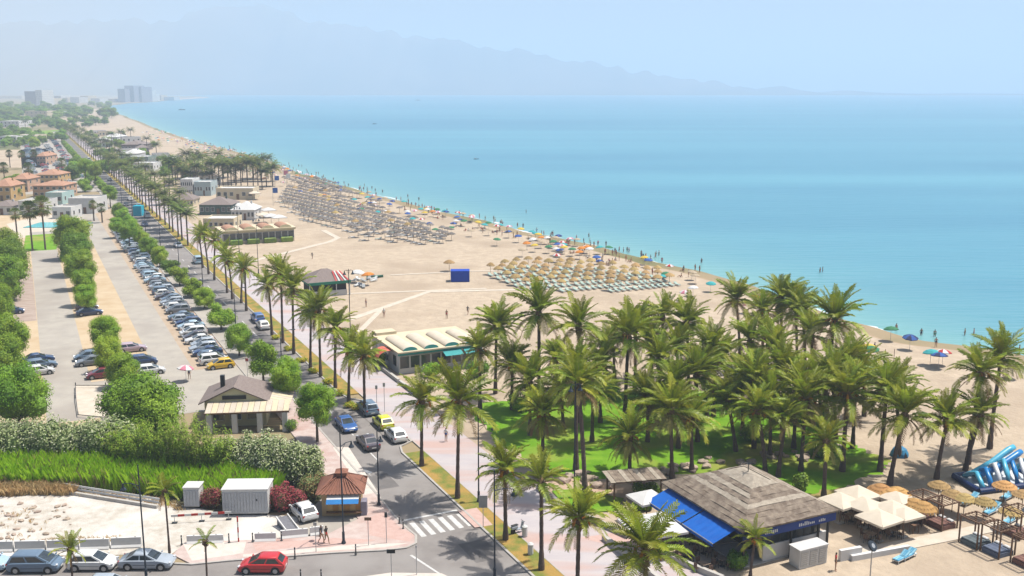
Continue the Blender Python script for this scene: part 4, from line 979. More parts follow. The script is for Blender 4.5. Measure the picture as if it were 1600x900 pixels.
car(P(20, 490, 0.002), RA, 'hatchback', 'dark blue', 'dark car parked under the trees at the left edge')
car(R(46.6, -11.9, 0.005), RA + math.pi, 'hatchback', 'yellow', 'yellow hatchback at the near end of the long parked row')
# the long row of parked cars
cols = ['white', 'steel blue', 'dark blue', 'silver', 'silver', 'white', 'pale blue', 'steel blue', 'silver', 'grey', 'pale blue', 'dark grey', 'steel blue', 'silver', 'white', 'pale blue', 'grey']
rc = random.Random(21); kinds = ['people carrier', 'hatchback', 'saloon', 'estate car', 'hatchback', 'saloon', 'hatchback']
for i in range(58):
    s_ = 49.6 + i * 2.72 + rc.uniform(-.15, .15); kd = kinds[i % len(kinds)]; co = cols[i % 5] if i < 5 else rc.choice(cols)
    rz = RA + (math.pi if rc.random() < .55 else 0) + rc.uniform(-.04, .04); loc = R(s_, -12.3 + rc.uniform(-.35, .35), 0.006)
    if i in (13, 30): continue
    lab = '%s %s in the long parked row, %s car beyond the yellow one' % (co, kd, ordw(i + 1)); gp = 'cars of the long parked row'
    if i < 34: car(loc, rz, kd, co, lab, gp)
    else: car_far(loc, rz, kd, co, lab, gp)
# far car park and distant traffic
k = 0
for rw, t_ in enumerate((-12.5, -19, -25, -31.5)):
    for j in range(34):
        s_ = 345 + j * 9 + rc.uniform(-2, 2) + j * j * .12
        if rc.random() < .2: continue
        co = rc.choice(('white', 'white', 'silver', 'dark blue', 'steel blue', 'grey', 'pale blue', 'black', 'red'))
        car_far(R(s_, t_ + rc.uniform(-.5, .5), 0.01), RA + (math.pi if rc.random() < .5 else 0), rc.choice(kinds), co, '%s car in the crowded far car park left of the road' % co, 'cars of the far car park')
for i, (s_, t_, co, kd) in enumerate([(168, -1.3, 'silver', 'saloon'), (215, -4.4, 'dark blue', 'saloon'), (236, -1.4, 'white', 'van'), (248, -1.4, 'blue', 'hatchback'), (262, -1.4, 'pale blue', 'van'), (272, -4.5, 'black', 'hatchback'), (290, -1.3, 'white', 'estate car'), (330, -4.4, 'dark blue', 'van'), (380, -1.4, 'white', 'hatchback'), (430, -4.5, 'silver', 'hatchback'), (520, -1.5, 'white', 'van')]):
    car_far(R(s_, t_, ZR), AWAY if t_ > -3 else TOWARD, kd, co, '%s %s on the distant stretch of the coast road, %s from here' % (co, kd, ordw(i + 1)), 'cars on the distant road')
# ------------------------------------------------------------------ buildings
WHITEW = mat('white_render', (0.74, 0.73, 0.71), (0.66, 0.65, 0.63), scale=.7, rough=.85)
CREAMW = mat('cream_render', (0.72, 0.62, 0.44), (0.66, 0.56, 0.39), scale=.7, rough=.85)
PALEY = mat('pale_yellow_render', (0.72, 0.66, 0.42), (0.66, 0.60, 0.38), scale=.7, rough=.85)
ORANGEW = mat('orange_render', (0.62, 0.40, 0.27), (0.55, 0.35, 0.23), scale=.5, rough=.85)
OCHREW = mat('ochre_render', (0.66, 0.44, 0.20), (0.58, 0.38, 0.16), scale=.5, rough=.85)
TILEO = mat('terracotta_roof', (0.42, 0.22, 0.14), (0.50, 0.29, 0.19), scale=1.2, rough=.85)
TILEB = mat('brown_tile_roof', (0.30, 0.13, 0.085), (0.24, 0.105, 0.07), scale=2.0, rough=.8)
GREYR = mat('grey_brown_roof', (0.27, 0.22, 0.20), (0.22, 0.175, 0.16), scale=1.5, rough=.9, stretch=(4, 1, 1))
THATA = mat('weathered_thatch', (0.32, 0.26, 0.20), (0.17, 0.13, 0.10), scale=1.6, rough=.95, bump=.04, bscale=12)
THATB = mat('bleached_thatch', (0.46, 0.40, 0.32), (0.34, 0.29, 0.23), scale=2.2, rough=.95, bump=.04, bscale=12)
WGLASS = mat('window_glass', (0.06, 0.075, 0.085), (0.035, 0.045, 0.05), scale=.8, rough=.1, spec=.7)
TEAL = mat('teal_canvas', (0.05, 0.36, 0.36), (0.04, 0.30, 0.31), scale=1.5, rough=.7)
BLUEC = mat('blue_canvas', (0.005, 0.15, 0.62), (0.005, 0.12, 0.54), scale=1.2, rough=.65, translucent=.15)
NAVY = mat('navy_fascia', (0.01, 0.045, 0.24), (0.01, 0.035, 0.2), scale=1.2, rough=.6)
WHITEC = mat('white_canvas', (0.80, 0.79, 0.77), (0.74, 0.73, 0.71), scale=1.2, rough=.75, translucent=.15)
CREAMC = mat('cream_canvas', (0.82, 0.72, 0.58), (0.76, 0.66, 0.52), scale=1.2, rough=.75, translucent=.15)
WOOD = mat('brown_wood', (0.22, 0.125, 0.075), (0.15, 0.085, 0.05), scale=2.5, rough=.75, stretch=(1, 1, .3))
DARKW = mat('interior_shade', (0.03, 0.028, 0.028), (0.05, 0.045, 0.045), scale=1, rough=.9)  # near-black colour that stands for the shade inside open buildings
METAL = mat('dark_metal', (0.045, 0.05, 0.055), (0.06, 0.065, 0.07), scale=4, rough=.5, metal=.3)
STEEL = mat('galvanised_steel', (0.55, 0.56, 0.57), (0.48, 0.49, 0.5), scale=4, rough=.4, metal=.5)
CONC = mat('pale_concrete', (0.56, 0.53, 0.49), (0.48, 0.45, 0.41), scale=1.5, rough=.9)

def frame_at(s, t): return R(s, t), RA       # local x = seaward, local y = up the road
def window(par, c, wd, ht, rz, fm=WHITEW, pm=WGLASS, depth=.08):
    """frame with four bars and its pane; rz = direction of the outward normal (0 = +x)"""
    nx, ny = math.cos(rz), math.sin(rz); ax, ay = -ny, nx; f = MB(); x, y, z = c
    for s_ in (-1, 1):
        f.box((x + ax * s_ * wd / 2, y + ay * s_ * wd / 2, z), (depth, .08, ht + .08), rz); f.box((x, y, z + s_ * ht / 2), (depth, wd - .08, .08), rz)
    o = f.build('window', fm, par); MB().box((x + nx * .01, y + ny * .01, z), (.03, wd - .081, ht - .081), rz).build('pane', pm, o); return o
def door(par, c, wd, ht, rz, m=WOOD):
    nx, ny = math.cos(rz), math.sin(rz); o = MB().box((c[0] + nx * .03, c[1] + ny * .03, c[2] + ht / 2), (.06, wd, ht), rz).build('door', m, par)
    MB().box((c[0] + nx * .08 - ny * wd * .35, c[1] + ny * .08 + nx * wd * .35, c[2] + ht * .48), (.05, .05, .14), rz).build('handle', STEEL, o); return o
def hip_roof(mb, x0, x1, y0, y1, z0, z1, inset=None, mi=0, over=.0):
    x0 -= over; x1 += over; y0 -= over; y1 += over; w_, d = x1 - x0, y1 - y0; k = min(w_, d) / 2 if inset is None else inset
    if w_ >= d: a, b = ((x0 + k, (y0 + y1) / 2, z1), (x1 - k, (y0 + y1) / 2, z1))
    else: a, b = (((x0 + x1) / 2, y0 + k, z1), ((x0 + x1) / 2, y1 - k, z1))
    p = [(x0, y0, z0), (x1, y0, z0), (x1, y1, z0), (x0, y1, z0)]
    if w_ >= d: mb.add(p + [a, b], [(0, 1, 5, 4), (1, 2, 5), (2, 3, 4, 5), (3, 0, 4), (3, 2, 1, 0)], mi)
    else: mb.add(p + [a, b], [(0, 1, 4), (1, 2, 5, 4), (2, 3, 5), (3, 0, 4, 5), (3, 2, 1, 0)], mi)
def house(label, loc, rz, w_, d, h, wm, rm, roof='hip', rh=1.4, nwin=3, floors=1, cat='house', name='house', group=None, wfm=WHITEW, doors=True, para=True):
    """box house, front towards local -y"""
    t = thing(name, label, cat, loc, rz, group); MB().box((0, 0, h / 2), (w_, d, h)).build('wall', wm, t)
    if roof == 'hip':
        m_ = MB(); hip_roof(m_, -w_ / 2, w_ / 2, -d / 2, d / 2, h + .003, h + rh, over=.35); r_ = m_.build('roof', rm, t); MB().box((w_ * .2, d * .1, h + rh * .8), (.5, .5, 1.0)).build('chimney', wm, r_)
    else:
        r_ = MB().box((0, 0, h + .06), (w_ - .3, d - .3, .11)).build('roof', rm, t)
        if para:
            pb = MB()
            for s_ in (-1, 1): pb.box((0, s_ * (d / 2 - .1), h + .25), (w_ + .004, .2, .5)); pb.box((s_ * (w_ / 2 - .1), 0, h + .25), (.2, d - .4, .5))
            pb.build('parapet', wm, r_)
    fh = h / floors
    for f in range(floors):
        for i in range(nwin):
            x = -w_ / 2 + w_ * (i + .5) / nwin
            if doors and f == 0 and i == nwin // 2: door(t, (x, -d / 2, 0), min(1.0, w_ / nwin * .6), min(2.1, fh * .75), -math.pi / 2); continue
            window(t, (x, -d / 2 - .02, fh * f + fh * .55), min(1.3, w_ / nwin * .62), min(1.4, fh * .45), -math.pi / 2, wfm)
        nd = max(1, int(d / 4))
        for sx, rz_ in ((1, 0), (-1, math.pi)):
            for i in range(nd): window(t, (sx * (w_ / 2 + .02), -d / 2 + d * (i + .5) / nd, fh * f + fh * .55), 1.1, min(1.3, fh * .45), rz_, wfm)
    return t

# --- the restaurant with the big thatched roof
def restaurant():
    zw = 3.6; W_, S_, E_ = P(1039, 757, zw), P(1158, 824, zw), P(1309, 802, zw)
    s0 = (st(S_)[0] + st(E_)[0]) / 2; s1 = st(W_)[0]; t0 = (st(S_)[1] + st(W_)[1]) / 2; t1 = st(E_)[1]
    w_, d = t1 - t0, s1 - s0
    t = thing('restaurant', 'beach restaurant with large weathered thatch roof and blue awnings', 'restaurant', R(s0, t0), RA); t.scale = (1, 1, 1.16)
    # local: x seaward 0..w, y along the road 0..d ; camera looks at y=0 and x=0 sides
    k = .55
    MB().box((w_ / 2 + 1.2, k, .65), (w_ - 2.6, .25, 1.3)).build('wall', WHITEW, t)
    MB().box((w_ / 2 + 1.2, d - k, 1.5), (w_ - 3.4, .25, 3.0)).build('wall', WHITEW, t)
    MB().box((w_ - k, d / 2, .65), (.25, d - 2 * k - .3, 1.3)).build('wall', WHITEW, t)
    MB().box((w_ * .56, d * .55, 1.5), (w_ * .5, d * .6, 2.9)).build('interior_shade_block', DARKW, t)  # solid block, its near-black colour paints the shade under the roof
    MB().box((w_ / 2, d / 2, .05), (w_ - .6, d - .6, .1)).build('floor', CONC, t)
    n = 7
    for i in range(n):       # ribbon of windows on the front
        x = 2.6 + (w_ - 3.4) * (i + .5) / n; window(t, (x, k, 1.98), (w_ - 3.4) / n - .06, 1.25, -math.pi / 2, TRIM)
    for i in range(6):
        y = 1 + (d - 2) * (i + .5) / 6; window(t, (w_ - k, y, 1.98), (d - 2) / 6 - .06, 1.25, 0, TRIM)
    for x, y in ((.25, .25), (w_ - .2, .2), (w_ - .2, d - .2), (.25, d - .25), (.25, d * .5), (w_ * .55, .2), (w_ - 1.3, .2)): MB().box((x, y, 1.55), (.16, .16, 3.1)).build('post', TRIM, t)
    fa = MB().box((w_ / 2, -.22, 2.68), (w_ + .5, .06, .62)).build('fascia', NAVY, t)
    rl = random.Random(4)
    for x0, n_ in ((w_ * .60, 9), (w_ * .22, 7), (w_ * .83, 4)):   # white lettering, illegible at this distance
        lb = MB()
        for i in range(n_): hh = rl.choice((.14, .2, .2, .26)); lb.box((x0 + i * .2, -.258, 2.62 + hh / 2 - .06), (.12, .012, hh * 1.15))
        lb.build('lettering', WHITEC, fa)
    MB().box((.12, d / 2, 2.82), (.06, d - .2, .52)).build('fascia', NAVY, t)
    # roof: overlapping courses of thatch up to a flat-topped ridge
    roof = MB().box((w_ / 2, d / 2, 3.05), (w_ + .2, d + .2, .12)).build('roof', WOOD, t)
    nc = 9
    for i in range(nc):
        a0, a1 = i / nc, (i + 1) / nc; ins = lambda a: a * min(w_, d) * .43; hz = lambda a: 3.12 + 1.75 * a ** .95
        def rect(a, dz, grow=0): q = ins(a) - grow; return [(-.35 + q, -.35 + q, hz(a) + dz), (w_ + .35 - q, -.35 + q, hz(a) + dz), (w_ + .35 - q, d + .35 - q, hz(a) + dz), (-.35 + q, d + .35 - q, hz(a) + dz)]
        lo, hi, sk = rect(a0, .10, .06), rect(a1, .10), rect(a0, -.03, .05)
        for j in range(4):      # one panel of thatch on each side
            k2 = (j + 1) % 4; m_ = MB(); ns = 10
            def lerp(p, q, u): return tuple(p[c] * (1 - u) + q[c] * u for c in range(3))
            rj = random.Random(i * 9 + j)
            lows = [lerp(lo[j], lo[k2], u / ns) for u in range(ns + 1)]; his = [lerp(hi[j], hi[k2], u / ns) for u in range(ns + 1)]; sks = [lerp(sk[j], sk[k2], u / ns) for u in range(ns + 1)]
            lows = [(p[0], p[1], p[2] + (rj.uniform(-.05, .05) if 0 < q < ns else 0)) for q, p in enumerate(lows)]
            for u in range(ns): m_.face([lows[u], lows[u + 1], his[u + 1], his[u]]); m_.face([sks[u], sks[u + 1], lows[u + 1], lows[u]])
            m_.build('thatch_panel', THATB if (i == 4 and j in (0, 3)) or (i == 6 and j == 3) or (j == 1 and i in (2, 5)) or i > 7 else THATA, roof)
    q = min(w_, d) * .43 - .35
    rc_ = MB(); hip_roof(rc_, q - .05, w_ - q + .05, q - .05, d - q + .05, 4.90, 5.2); rc_.build('ridge_cap', THATB, roof)
    om = MB(); om.tube([(w_ * .5, d * .5, 5.1), (w_ * .5, d * .5, 5.9)], .04, 6)
    for a in range(5): om.tube([(w_ * .5, d * .5, 5.8), (w_ * .5 + math.cos(a * 1.3) * .5, d * .5 + math.sin(a * 1.3) * .5, 5.95)], [.05, .02], 5)
    om.build('roof_ornament', METAL, roof)
    # two blue awnings over the terrace, on the side of the promenade
    for i, (ya, yb) in enumerate(((.9, d * .47), (d * .485, d - .4))):
        aw = MB(); x0, z0, x1, z1 = .05, 2.95, -2.5, 2.2; N_ = 6
        for j in range(N_):
            y0, y1 = ya + (yb - ya) * j / N_, ya + (yb - ya) * (j + 1) / N_; ym = (y0 + y1) / 2
            aw.face([(x0, y0, z0), (x1, y0, z1), (x1, ym, z1 - .035), (x0, ym, z0 - .02)]); aw.face([(x0, ym, z0 - .02), (x1, ym, z1 - .035), (x1, y1, z1), (x0, y1, z0)])
            aw.face([(x1, y0, z1), (x1, y0, z1 - .22), (x1, y1, z1 - .22), (x1, y1, z1)])
        o = aw.build('awning', BLUEC, t)
        for y in (ya + .1, yb - .1): MB().bar((x1 + .05, y, z1 - .05), (0.05, y, 1.9), .06, .06).build('awning_arm', TRIM, o)
        MB().tube([(x1, ya, z1 + .01), (x1, yb, z1 + .01)], .04, 6).build('front_bar', STEEL, o)
    return s0, s1, t0, t1
rs0, rs1, rt0, rt1 = restaurant()
def RL(x, y, z=0): return R(rs0 + y, rt0 + x, z)      # local restaurant coordinates
# white air-conditioning cabinet at the wall
def cabinet():
    t = thing('service_cabinet', 'white louvred service cabinet against the restaurant wall', 'cabinet', P(1262, 880), RA)
    MB().box((0, 0, .85), (3.0, 1.3, 1.7), bev=.03).build('body', WHITEW, t); MB().box((0, 0, 1.74), (3.15, 1.45, .08)).build('lid', WHITEC, t)
    for x in (-1.0, 0, 1.0):
        f = MB().box((x, -.66, .85), (.85, .03, 1.35)).build('louvre_panel', STEEL, t)
        for k in range(7): MB().box((x, -.69, .3 + k * .18), (.75, .035, .05)).build('slat', CONC, f)
cabinet()
# terrace in front: tables and chairs under the awnings
TABLE = mat('table_top', (0.30, 0.22, 0.16), (0.24, 0.17, 0.12), scale=3, rough=.6)
def table_proto():
    t = thing('cafe_table', 'x', 'table'); MB().box((0, 0, .73), (.8, .8, .04), bev=.01).build('table_top', TABLE, t); MB().tube([(0, 0, .05), (0, 0, .71)], .035, 8).build('pedestal', METAL, t); MB().lathe([(.26, 0), (.26, .03), (.05, .06)], 10).build('foot', METAL, t); return t
def chair_proto(m):
    t = thing('cafe_chair', 'x', 'chair'); MB().box((0, 0, .45), (.42, .42, .05), bev=.01).build('seat', m, t); MB().box((-.2, 0, .70), (.04, .42, .42), bev=.01).build('backrest', m, t)
    for x in (-.18, .18):
        for y in (-.18, .18): MB().box((x, y, .215), (.035, .035, .43)).build('leg', METAL, t)
    return t
tb = table_proto(); chp = chair_proto(mat('wicker', (0.20, 0.12, 0.08), (0.14, 0.085, 0.06), scale=8, rough=.8)); first = [True]; cn = [0]
def set_table(loc, rz, lab, clab, gr):
    if first[0]: t = tb; t.location = loc; t.rotation_euler = (0, 0, rz); t['label'] = lab; t['group'] = gr + ' tables'
    else: dup(tb, loc, rz, lab, gr + ' tables')
    for k in range(4):
        a = rz + k * math.pi / 2; p = Vector(loc) + Vector((math.cos(a) * .72, math.sin(a) * .72, 0))
        if first[0] and k == 0: chp.location = p; chp.rotation_euler = (0, 0, a + math.pi); chp['label'] = clab; chp['group'] = gr + ' chairs'
        else: dup(chp, p, a + math.pi, clab, gr + ' chairs')
    first[0] = False
for i in range(8): set_table(RL(-1.0 - 1.9 * (i % 2), 1.4 + (i // 2) * 2.7, .0), RA, 'small table under the blue awnings of the thatched restaurant', 'brown chair under the blue awnings of the thatched restaurant', 'awning terrace')
for i, q in enumerate([(1330, 815), (1350, 822), (1372, 832), (1395, 838), (1345, 800), (1320, 800), (1375, 812), (1360, 845)]): set_table(P(q[0], q[1]), RA + .3, 'small table on the terrace under the cream parasols', 'brown chair on the terrace under the cream parasols', 'cream parasol terrace')
# low white wall around the terrace on the right
for i, (a, b, h) in enumerate([((1312, 868), (1345, 862), 1.0), ((1330, 872), (1420, 856), .5)]):
    o = MB().bar(P(*a, h / 2), P(*b, h / 2), .35, h).build('terrace_wall', WHITEW); tag(o, ('higher' if i == 0 else 'low') + ' white terrace wall right of the thatched restaurant', 'wall')
# pergola with a plank roof, left of the restaurant
def pergola():
    a = P(948, 757, 2.4); t = thing('pergola', 'pergola with a grey-brown roof left of the thatched restaurant', 'pergola', P(990, 778), RA - .25)
    for x in (-2.4, 2.4):
        for y in (-1.2, 1.2): MB().box((x, y, 1.15), (.14, .14, 2.3)).build('post', WOOD, t)
    for k in range(11): MB().box((-2.6 + k * .52, 0, 2.42 + (.02 if k % 2 else 0)), (.49, 3.2, .05)).build('plank', THATA if k % 3 else THATB, t)
    MB().box((0, -1.4, 2.33), (5.6, .1, .12)).build('beam', WOOD, t); MB().box((0, 1.4, 2.33), (5.6, .1, .12)).build('beam', WOOD, t)
pergola()

# --- beach restaurants with barrel vaults
def vault_restaurant(name, label, pl, pr, depth, h, n, vm, endm, fasm, wallm, roofm, awn=None, back=True):
    a, b = P(*pl), P(*pr); sa, ta = st(a); sb, tb_ = st(b); s0 = (sa + sb) / 2; w_ = tb_ - ta
    t = thing(name, label, 'restaurant', R(s0, ta), RA)
    MB().box((w_ / 2, depth / 2, h / 2), (w_, depth, h)).build('wall', wallm, t); rf_ = MB().box((w_ / 2, depth / 2 - .2, h + .1), (w_ + .8, depth + 1.2, .2)).build('roof', roofm, t)
    MB().box((w_ / 2, -.45, h - .12), (w_ + .6, .12, .5)).build('fascia', fasm, t)
    nw = max(4, int(w_ / 1.6))
    for i in range(nw): window(t, (w_ * (i + .5) / nw, -.03, h * .52), w_ / nw - .16, h * .56, -math.pi / 2)
    for i in range(3): window(t, (-.03, depth * (i + .5) / 3, h * .52), 1.6, h * .5, math.pi)
    for i in range(n):
        cx = w_ * (i + .5) / n; r_ = w_ / n * .34; v = MB(); K = 10
        pts = [(cx + r_ * math.cos(math.pi * k / K), h + .2 + r_ * .5 * math.sin(math.pi * k / K)) for k in range(K + 1)]
        for k in range(K): v.face([(pts[k][0], -.3, pts[k][1]), (pts[k + 1][0], -.3, pts[k + 1][1]), (pts[k + 1][0], depth * .72, pts[k + 1][1]), (pts[k][0], depth * .72, pts[k][1])])
        v.face([(p[0], depth * .72, p[1]) for p in pts]); o = v.build('vault', vm, rf_)
        e = MB(); e.face([(p[0], -.30, p[1]) for p in pts][::-1]); e.face([(p[0], -.36, p[1]) for p in pts])
        for k in range(K): e.face([(pts[k][0], -.36, pts[k][1]), (pts[k][0], -.3, pts[k][1]), (pts[k + 1][0], -.3, pts[k + 1][1]), (pts[k + 1][0], -.36, pts[k + 1][1])])
        e.build('lunette', endm, o)
    return t, w_
v1, vw = vault_restaurant('vaulted_restaurant', 'low beach restaurant with white barrel vaults and teal fascia', (628, 588), (748, 566), 10.5, 3.2, 4, CREAMC, TEAL, TEAL, WHITEW, CREAMW)
MB().box((1.6, 11.2, 1.9), (3.2, 2.2, 3.8)).build('rear_block', CREAMW, v1)
for i in range(2):
    aw = MB().face([(vw * (.5 + .25 * i), -.5, 2.9), (vw * (.5 + .25 * i), -1.9, 2.4), (vw * (.72 + .25 * i), -1.9, 2.4), (vw * (.72 + .25 * i), -.5, 2.9)]); aw.build('awning', TEAL, v1)
v2, _ = vault_restaurant('vaulted_beach_bar', 'beach bar with four small yellow vaults on its flat roof', (352, 386), (456, 374), 9.0, 3.6, 4, TILEO, PALEY, PALEY, CREAMW, CREAMW)
for i in range(4):
    MB().box((3.2 + i * 4.4, -1.0, .7), (3.2, .8, 1.4), bev=.2).build('planter_hedge', LEAFC, v2)
def red_awning():
    t = thing('red_awning', 'curled red canopy beside the shrubs left of the vaulted restaurant', 'awning', P(602, 577), RA)
    c = MB(); K = 10
    for j in range(2):
        for k in range(K):
            a0, a1 = math.pi * k / K, math.pi * (k + 1) / K; y0 = -1.4 + j * 1.5
            c.face([(1.5 * math.cos(a0), y0, 1.9 + 1.2 * math.sin(a0)), (1.5 * math.cos(a1), y0, 1.9 + 1.2 * math.sin(a1)), (1.5 * math.cos(a1), y0 + 1.35, 1.9 + 1.2 * math.sin(a1)), (1.5 * math.cos(a0), y0 + 1.35, 1.9 + 1.2 * math.sin(a0))])
    c.build('canopy', mat('red_canvas', (0.66, 0.10, 0.06), (0.72, 0.22, 0.15), scale=1.5, rough=.7), t)
    for x in (-1.5, 1.5):
        for y in (-1.3, 1.4): MB().tube([(x, y, 0), (x, y, 1.95)], .04, 6).build('pole', WOOD, t)
red_awning()
# --- beach bar with grey hip roof and green awning
def beach_bar():
    t = thing('beach_bar', 'small beach bar with grey hip roof, red stripes and green fascia', 'bar', P(508, 458), RA)
    MB().box((0, 0, 1.3), (7, 6, 2.6)).build('wall', DARKW, t); m_ = MB(); hip_roof(m_, -4.2, 4.2, -3.6, 3.6, 2.95, 5.0, over=.2); rf_ = m_.build('roof', GREYR, t)  # bar wall coloured near black for the shade behind the counter
    RW = mat('red_roof_stripe', (0.6, 0.1, 0.1), (0.52, 0.08, 0.08), scale=2, rough=.8)
    for k in range(5): MB().bar((1.3 + k * .62, -3.83, 2.98), (1.3 + k * .35, -1.2, 4.55), .28, .06).build('red_stripe', RW if k % 2 == 0 else WHITEC, rf_)
    GR = mat('green_canvas', (0.02, 0.22, 0.13), (0.015, 0.18, 0.11), scale=2, rough=.7)
    for a in ((0, -3.85, 8.3, .1), (0, 3.75, 8.3, .1)): MB().box((a[0], a[1], 2.72), (a[2], a[3], .55)).build('fascia', GR, t)
    for x in (-4.2, 4.2): MB().box((x, 0, 2.72), (.1, 7.5, .55)).build('fascia', GR, t)
    for x in (-4, -1.3, 1.3, 4): MB().box((x, -3.7, 1.25), (.14, .14, 2.5)).build('post', WHITEW, t)
    MB().box((0, -3.3, .55), (7, .3, 1.1)).build('counter', WHITEW, t)
beach_bar()
# --- low house behind the bamboo: grey-brown gable roof, yellow front, porch on white columns
def low_house():
    t = thing('low_house', 'low house with grey-brown gable roof, pale yellow gable and columned porch', 'house', P(380, 668), 0.12); t.scale = (1.12, 1.1, 1.05)
    w_, d = 8.2, 7.0
    MB().box((-.8, 3.4, 1.5), (6.4, 5.6, 3.0)).build('wall', PALEY, t)
    g_ = MB(); zt = 4.9; A = [(-4.3, .3), (2.6, .3)]
    g_.add([(-3.9, .55, 3.0), (2.2, .55, 3.0), (-.85, .55, 4.55), (-3.9, .75, 3.0), (2.2, .75, 3.0), (-.85, .75, 4.55)], [(0, 1, 2), (5, 4, 3), (0, 3, 4, 1), (1, 4, 5, 2), (2, 5, 3, 0)]); g_.build('gable', PALEY, t)
    MB().box((-.85, .5, 3.45), (2.5, .1, .42)).build('sign_board', TRIM, t)
    r_ = MB(); e = 3.0
    for sx in (-1, 1):
        x0, x1 = -.85, -.85 + sx * 3.75
        r_.add([(x0, .3, 4.75), (x1, .3, e - .12), (x1, 7.0, e - .12), (x0, 5.2, 4.75), (x0, .3, 4.62), (x1, .3, e - .25), (x1, 7.0, e - .25), (x0, 5.2, 4.62)], [(0, 1, 2, 3), (7, 6, 5, 4), (0, 4, 5, 1), (1, 5, 6, 2)])
    r_.face([(-.85, 5.2, 4.75), (-.85 - 3.75, 7.0, e - .12), (-.85 + 3.75, 7.0, e - .12)]); o = r_.build('roof', GREYR, t)
    ch_ = MB().box((-2.4, 3.2, 4.6), (.45, .45, 1.5)).build('chimney', METAL, o)
    # tiled porch roof: boards wide enough to tell apart
    for k in range(14):
        x = -3.6 + k * .62; MB().add([(x, .55, 3.02), (x + .58, .55, 3.02), (x + .58, -1.8, 2.45), (x, -1.8, 2.45), (x, .55, 2.94), (x + .58, .55, 2.94), (x + .58, -1.8, 2.37), (x, -1.8, 2.37)], [(0, 3, 2, 1), (4, 5, 6, 7), (3, 7, 6, 2), (0, 4, 7, 3), (1, 2, 6, 5)]).build('porch_roof_board', CREAMW if k % 2 else PATH, t)
    for k in range(8):
        y = .6 + k * .8; MB().add([(2.5, y, 3.0), (2.5, y + .74, 3.0), (5.0, y + .74, 2.4), (5.0, y, 2.4), (2.5, y, 2.92), (2.5, y + .74, 2.92), (5.0, y + .74, 2.32), (5.0, y, 2.32)], [(0, 3, 2, 1), (4, 5, 6, 7), (3, 7, 6, 2), (0, 4, 7, 3), (1, 2, 6, 5)]).build('side_roof_board', CREAMW if k % 2 else PATH, t)
    MB().box((.7, -1.82, 2.34), (8.8, .12, .16)).build('porch_beam', WOOD, t)
    for x in (-3.2, -.6, 2.0, 4.6): MB().box((x, -1.6, 1.15), (.55, .55, 2.3)).build('column', WHITEW, t)
    for x in (-2.6, -.8, 1.0): window(t, (x, .57, 1.5), 1.2, 1.4, -math.pi / 2)
low_house()
# --- kiosk
def kiosk():
    t = thing('kiosk', 'small kiosk with brown tiled hip roof and blue and white awning', 'kiosk', P(533, 806), 0.06); t.scale = (1.12, 1.1, 1.0)
    KW = mat('kiosk_board', (0.55, 0.30, 0.10), (0.46, 0.24, 0.08), scale=2, rough=.7)
    MB().box((0, 1.5, 1.2), (3.2, 3.0, 2.4)).build('wall', mat('kiosk_wall', (0.58, 0.42, 0.24), (0.52, 0.37, 0.2), scale=1, rough=.85), t)
    rf_ = MB(); hip_roof(rf_, -1.9, 1.9, -.4, 3.4, 2.42, 3.55, inset=1.4, over=.15); o = rf_.build('roof', TILEB, t)
    for k in range(13):          # tile ribs on the front slope
        x = -1.95 + k * .325; u = max(0, 1 - abs(x) / 2.05); MB().bar((x, -.53, 2.45), (x * .28, 1.25, 3.53), .10, .07).build('tile_rib', TILEB, o)
    for sy in (-1, 1):
        for k in range(11):
            y = -.4 + k * .38; MB().bar((sy * 2.03, y, 2.45), (sy * .35, 1.5 + (y - 1.5) * .25, 3.53), .10, .07).build('tile_rib', TILEB, o)
    MB().box((0, 1.5, 3.68), (.9, .9, .4), bev=.04).build('cupola', TILEB, o); cp = MB(); hip_roof(cp, -.55, .55, .95, 2.05, 3.88, 4.2); cp.build('cupola_roof', TILEB, o)
    STR = [mat('awning_blue', (0.02, 0.22, 0.55), (0.02, 0.18, 0.48), scale=2, rough=.7), WHITEC]
    a_ = MB().box((.25, -.02, 2.28), (2.7, .06, .10)).build('awning', STR[1], t)
    MB().face([(-1.1, -.05, 2.3), (1.6, -.05, 2.3), (1.6, -.75, 2.02), (-1.1, -.75, 2.02)]).build('white_half', STR[1], a_); MB().face([(-1.1, -.75, 2.02), (1.6, -.75, 2.02), (1.6, -1.15, 1.72), (-1.1, -1.15, 1.72)]).build('blue_half', STR[0], a_)
    for k in range(6): MB().box((-.9 + k * .48, -.03, .98), (.44, .06, 1.5)).build('shutter_board', KW if k % 2 else OCHREW, t)
    MB().box((.3, -.25, .5), (3.0, .4, .05)).build('counter', WOOD, t)
    MB().box((1.95, .2, .75), (.5, .9, 1.5), bev=.03).build('ice_chest', mat('grey_chest', (0.30, 0.28, 0.34), (0.24, 0.22, 0.28), scale=2, rough=.6), t)
kiosk()
# --- white containers on the gravel plot
def container(label, px, w_, d, h, rz, m=WHITEW):
    t = thing('site_container', label, 'container', P(*px), rz); MB().box((0, d / 2, h / 2 + .1), (w_, d, h - .2), bev=.05).build('body', m, t); MB().box((0, d / 2, h + .05), (w_ + .14, d + .14, .14), bev=.03).build('roof', WHITEC, t)
    n = max(3, int(w_ / .28))
    for k in range(n): MB().box((-w_ / 2 + w_ * (k + .5) / n, -.02, h * .52), (w_ / n * .86, .05, h * .78)).build('panel', mat('container_grey', (0.50, 0.51, 0.53), (0.45, 0.46, 0.48), scale=2, rough=.7), t)
    if w_ > 2: MB().box((w_ * .26, -.06, h * .62), (.12, .05, .16)).build('lock', TRIM, t); MB().box((0, .3, .05), (w_ - .3, .2, .1)).build('skid', TRIM, t)
    return t
container('large white site container beside the crimson bush', (384, 806), 4.3, 2.6, 2.6, .03)
container('small narrow white site cabin left of the large container', (300, 795), 1.5, 1.5, 2.1, 0)
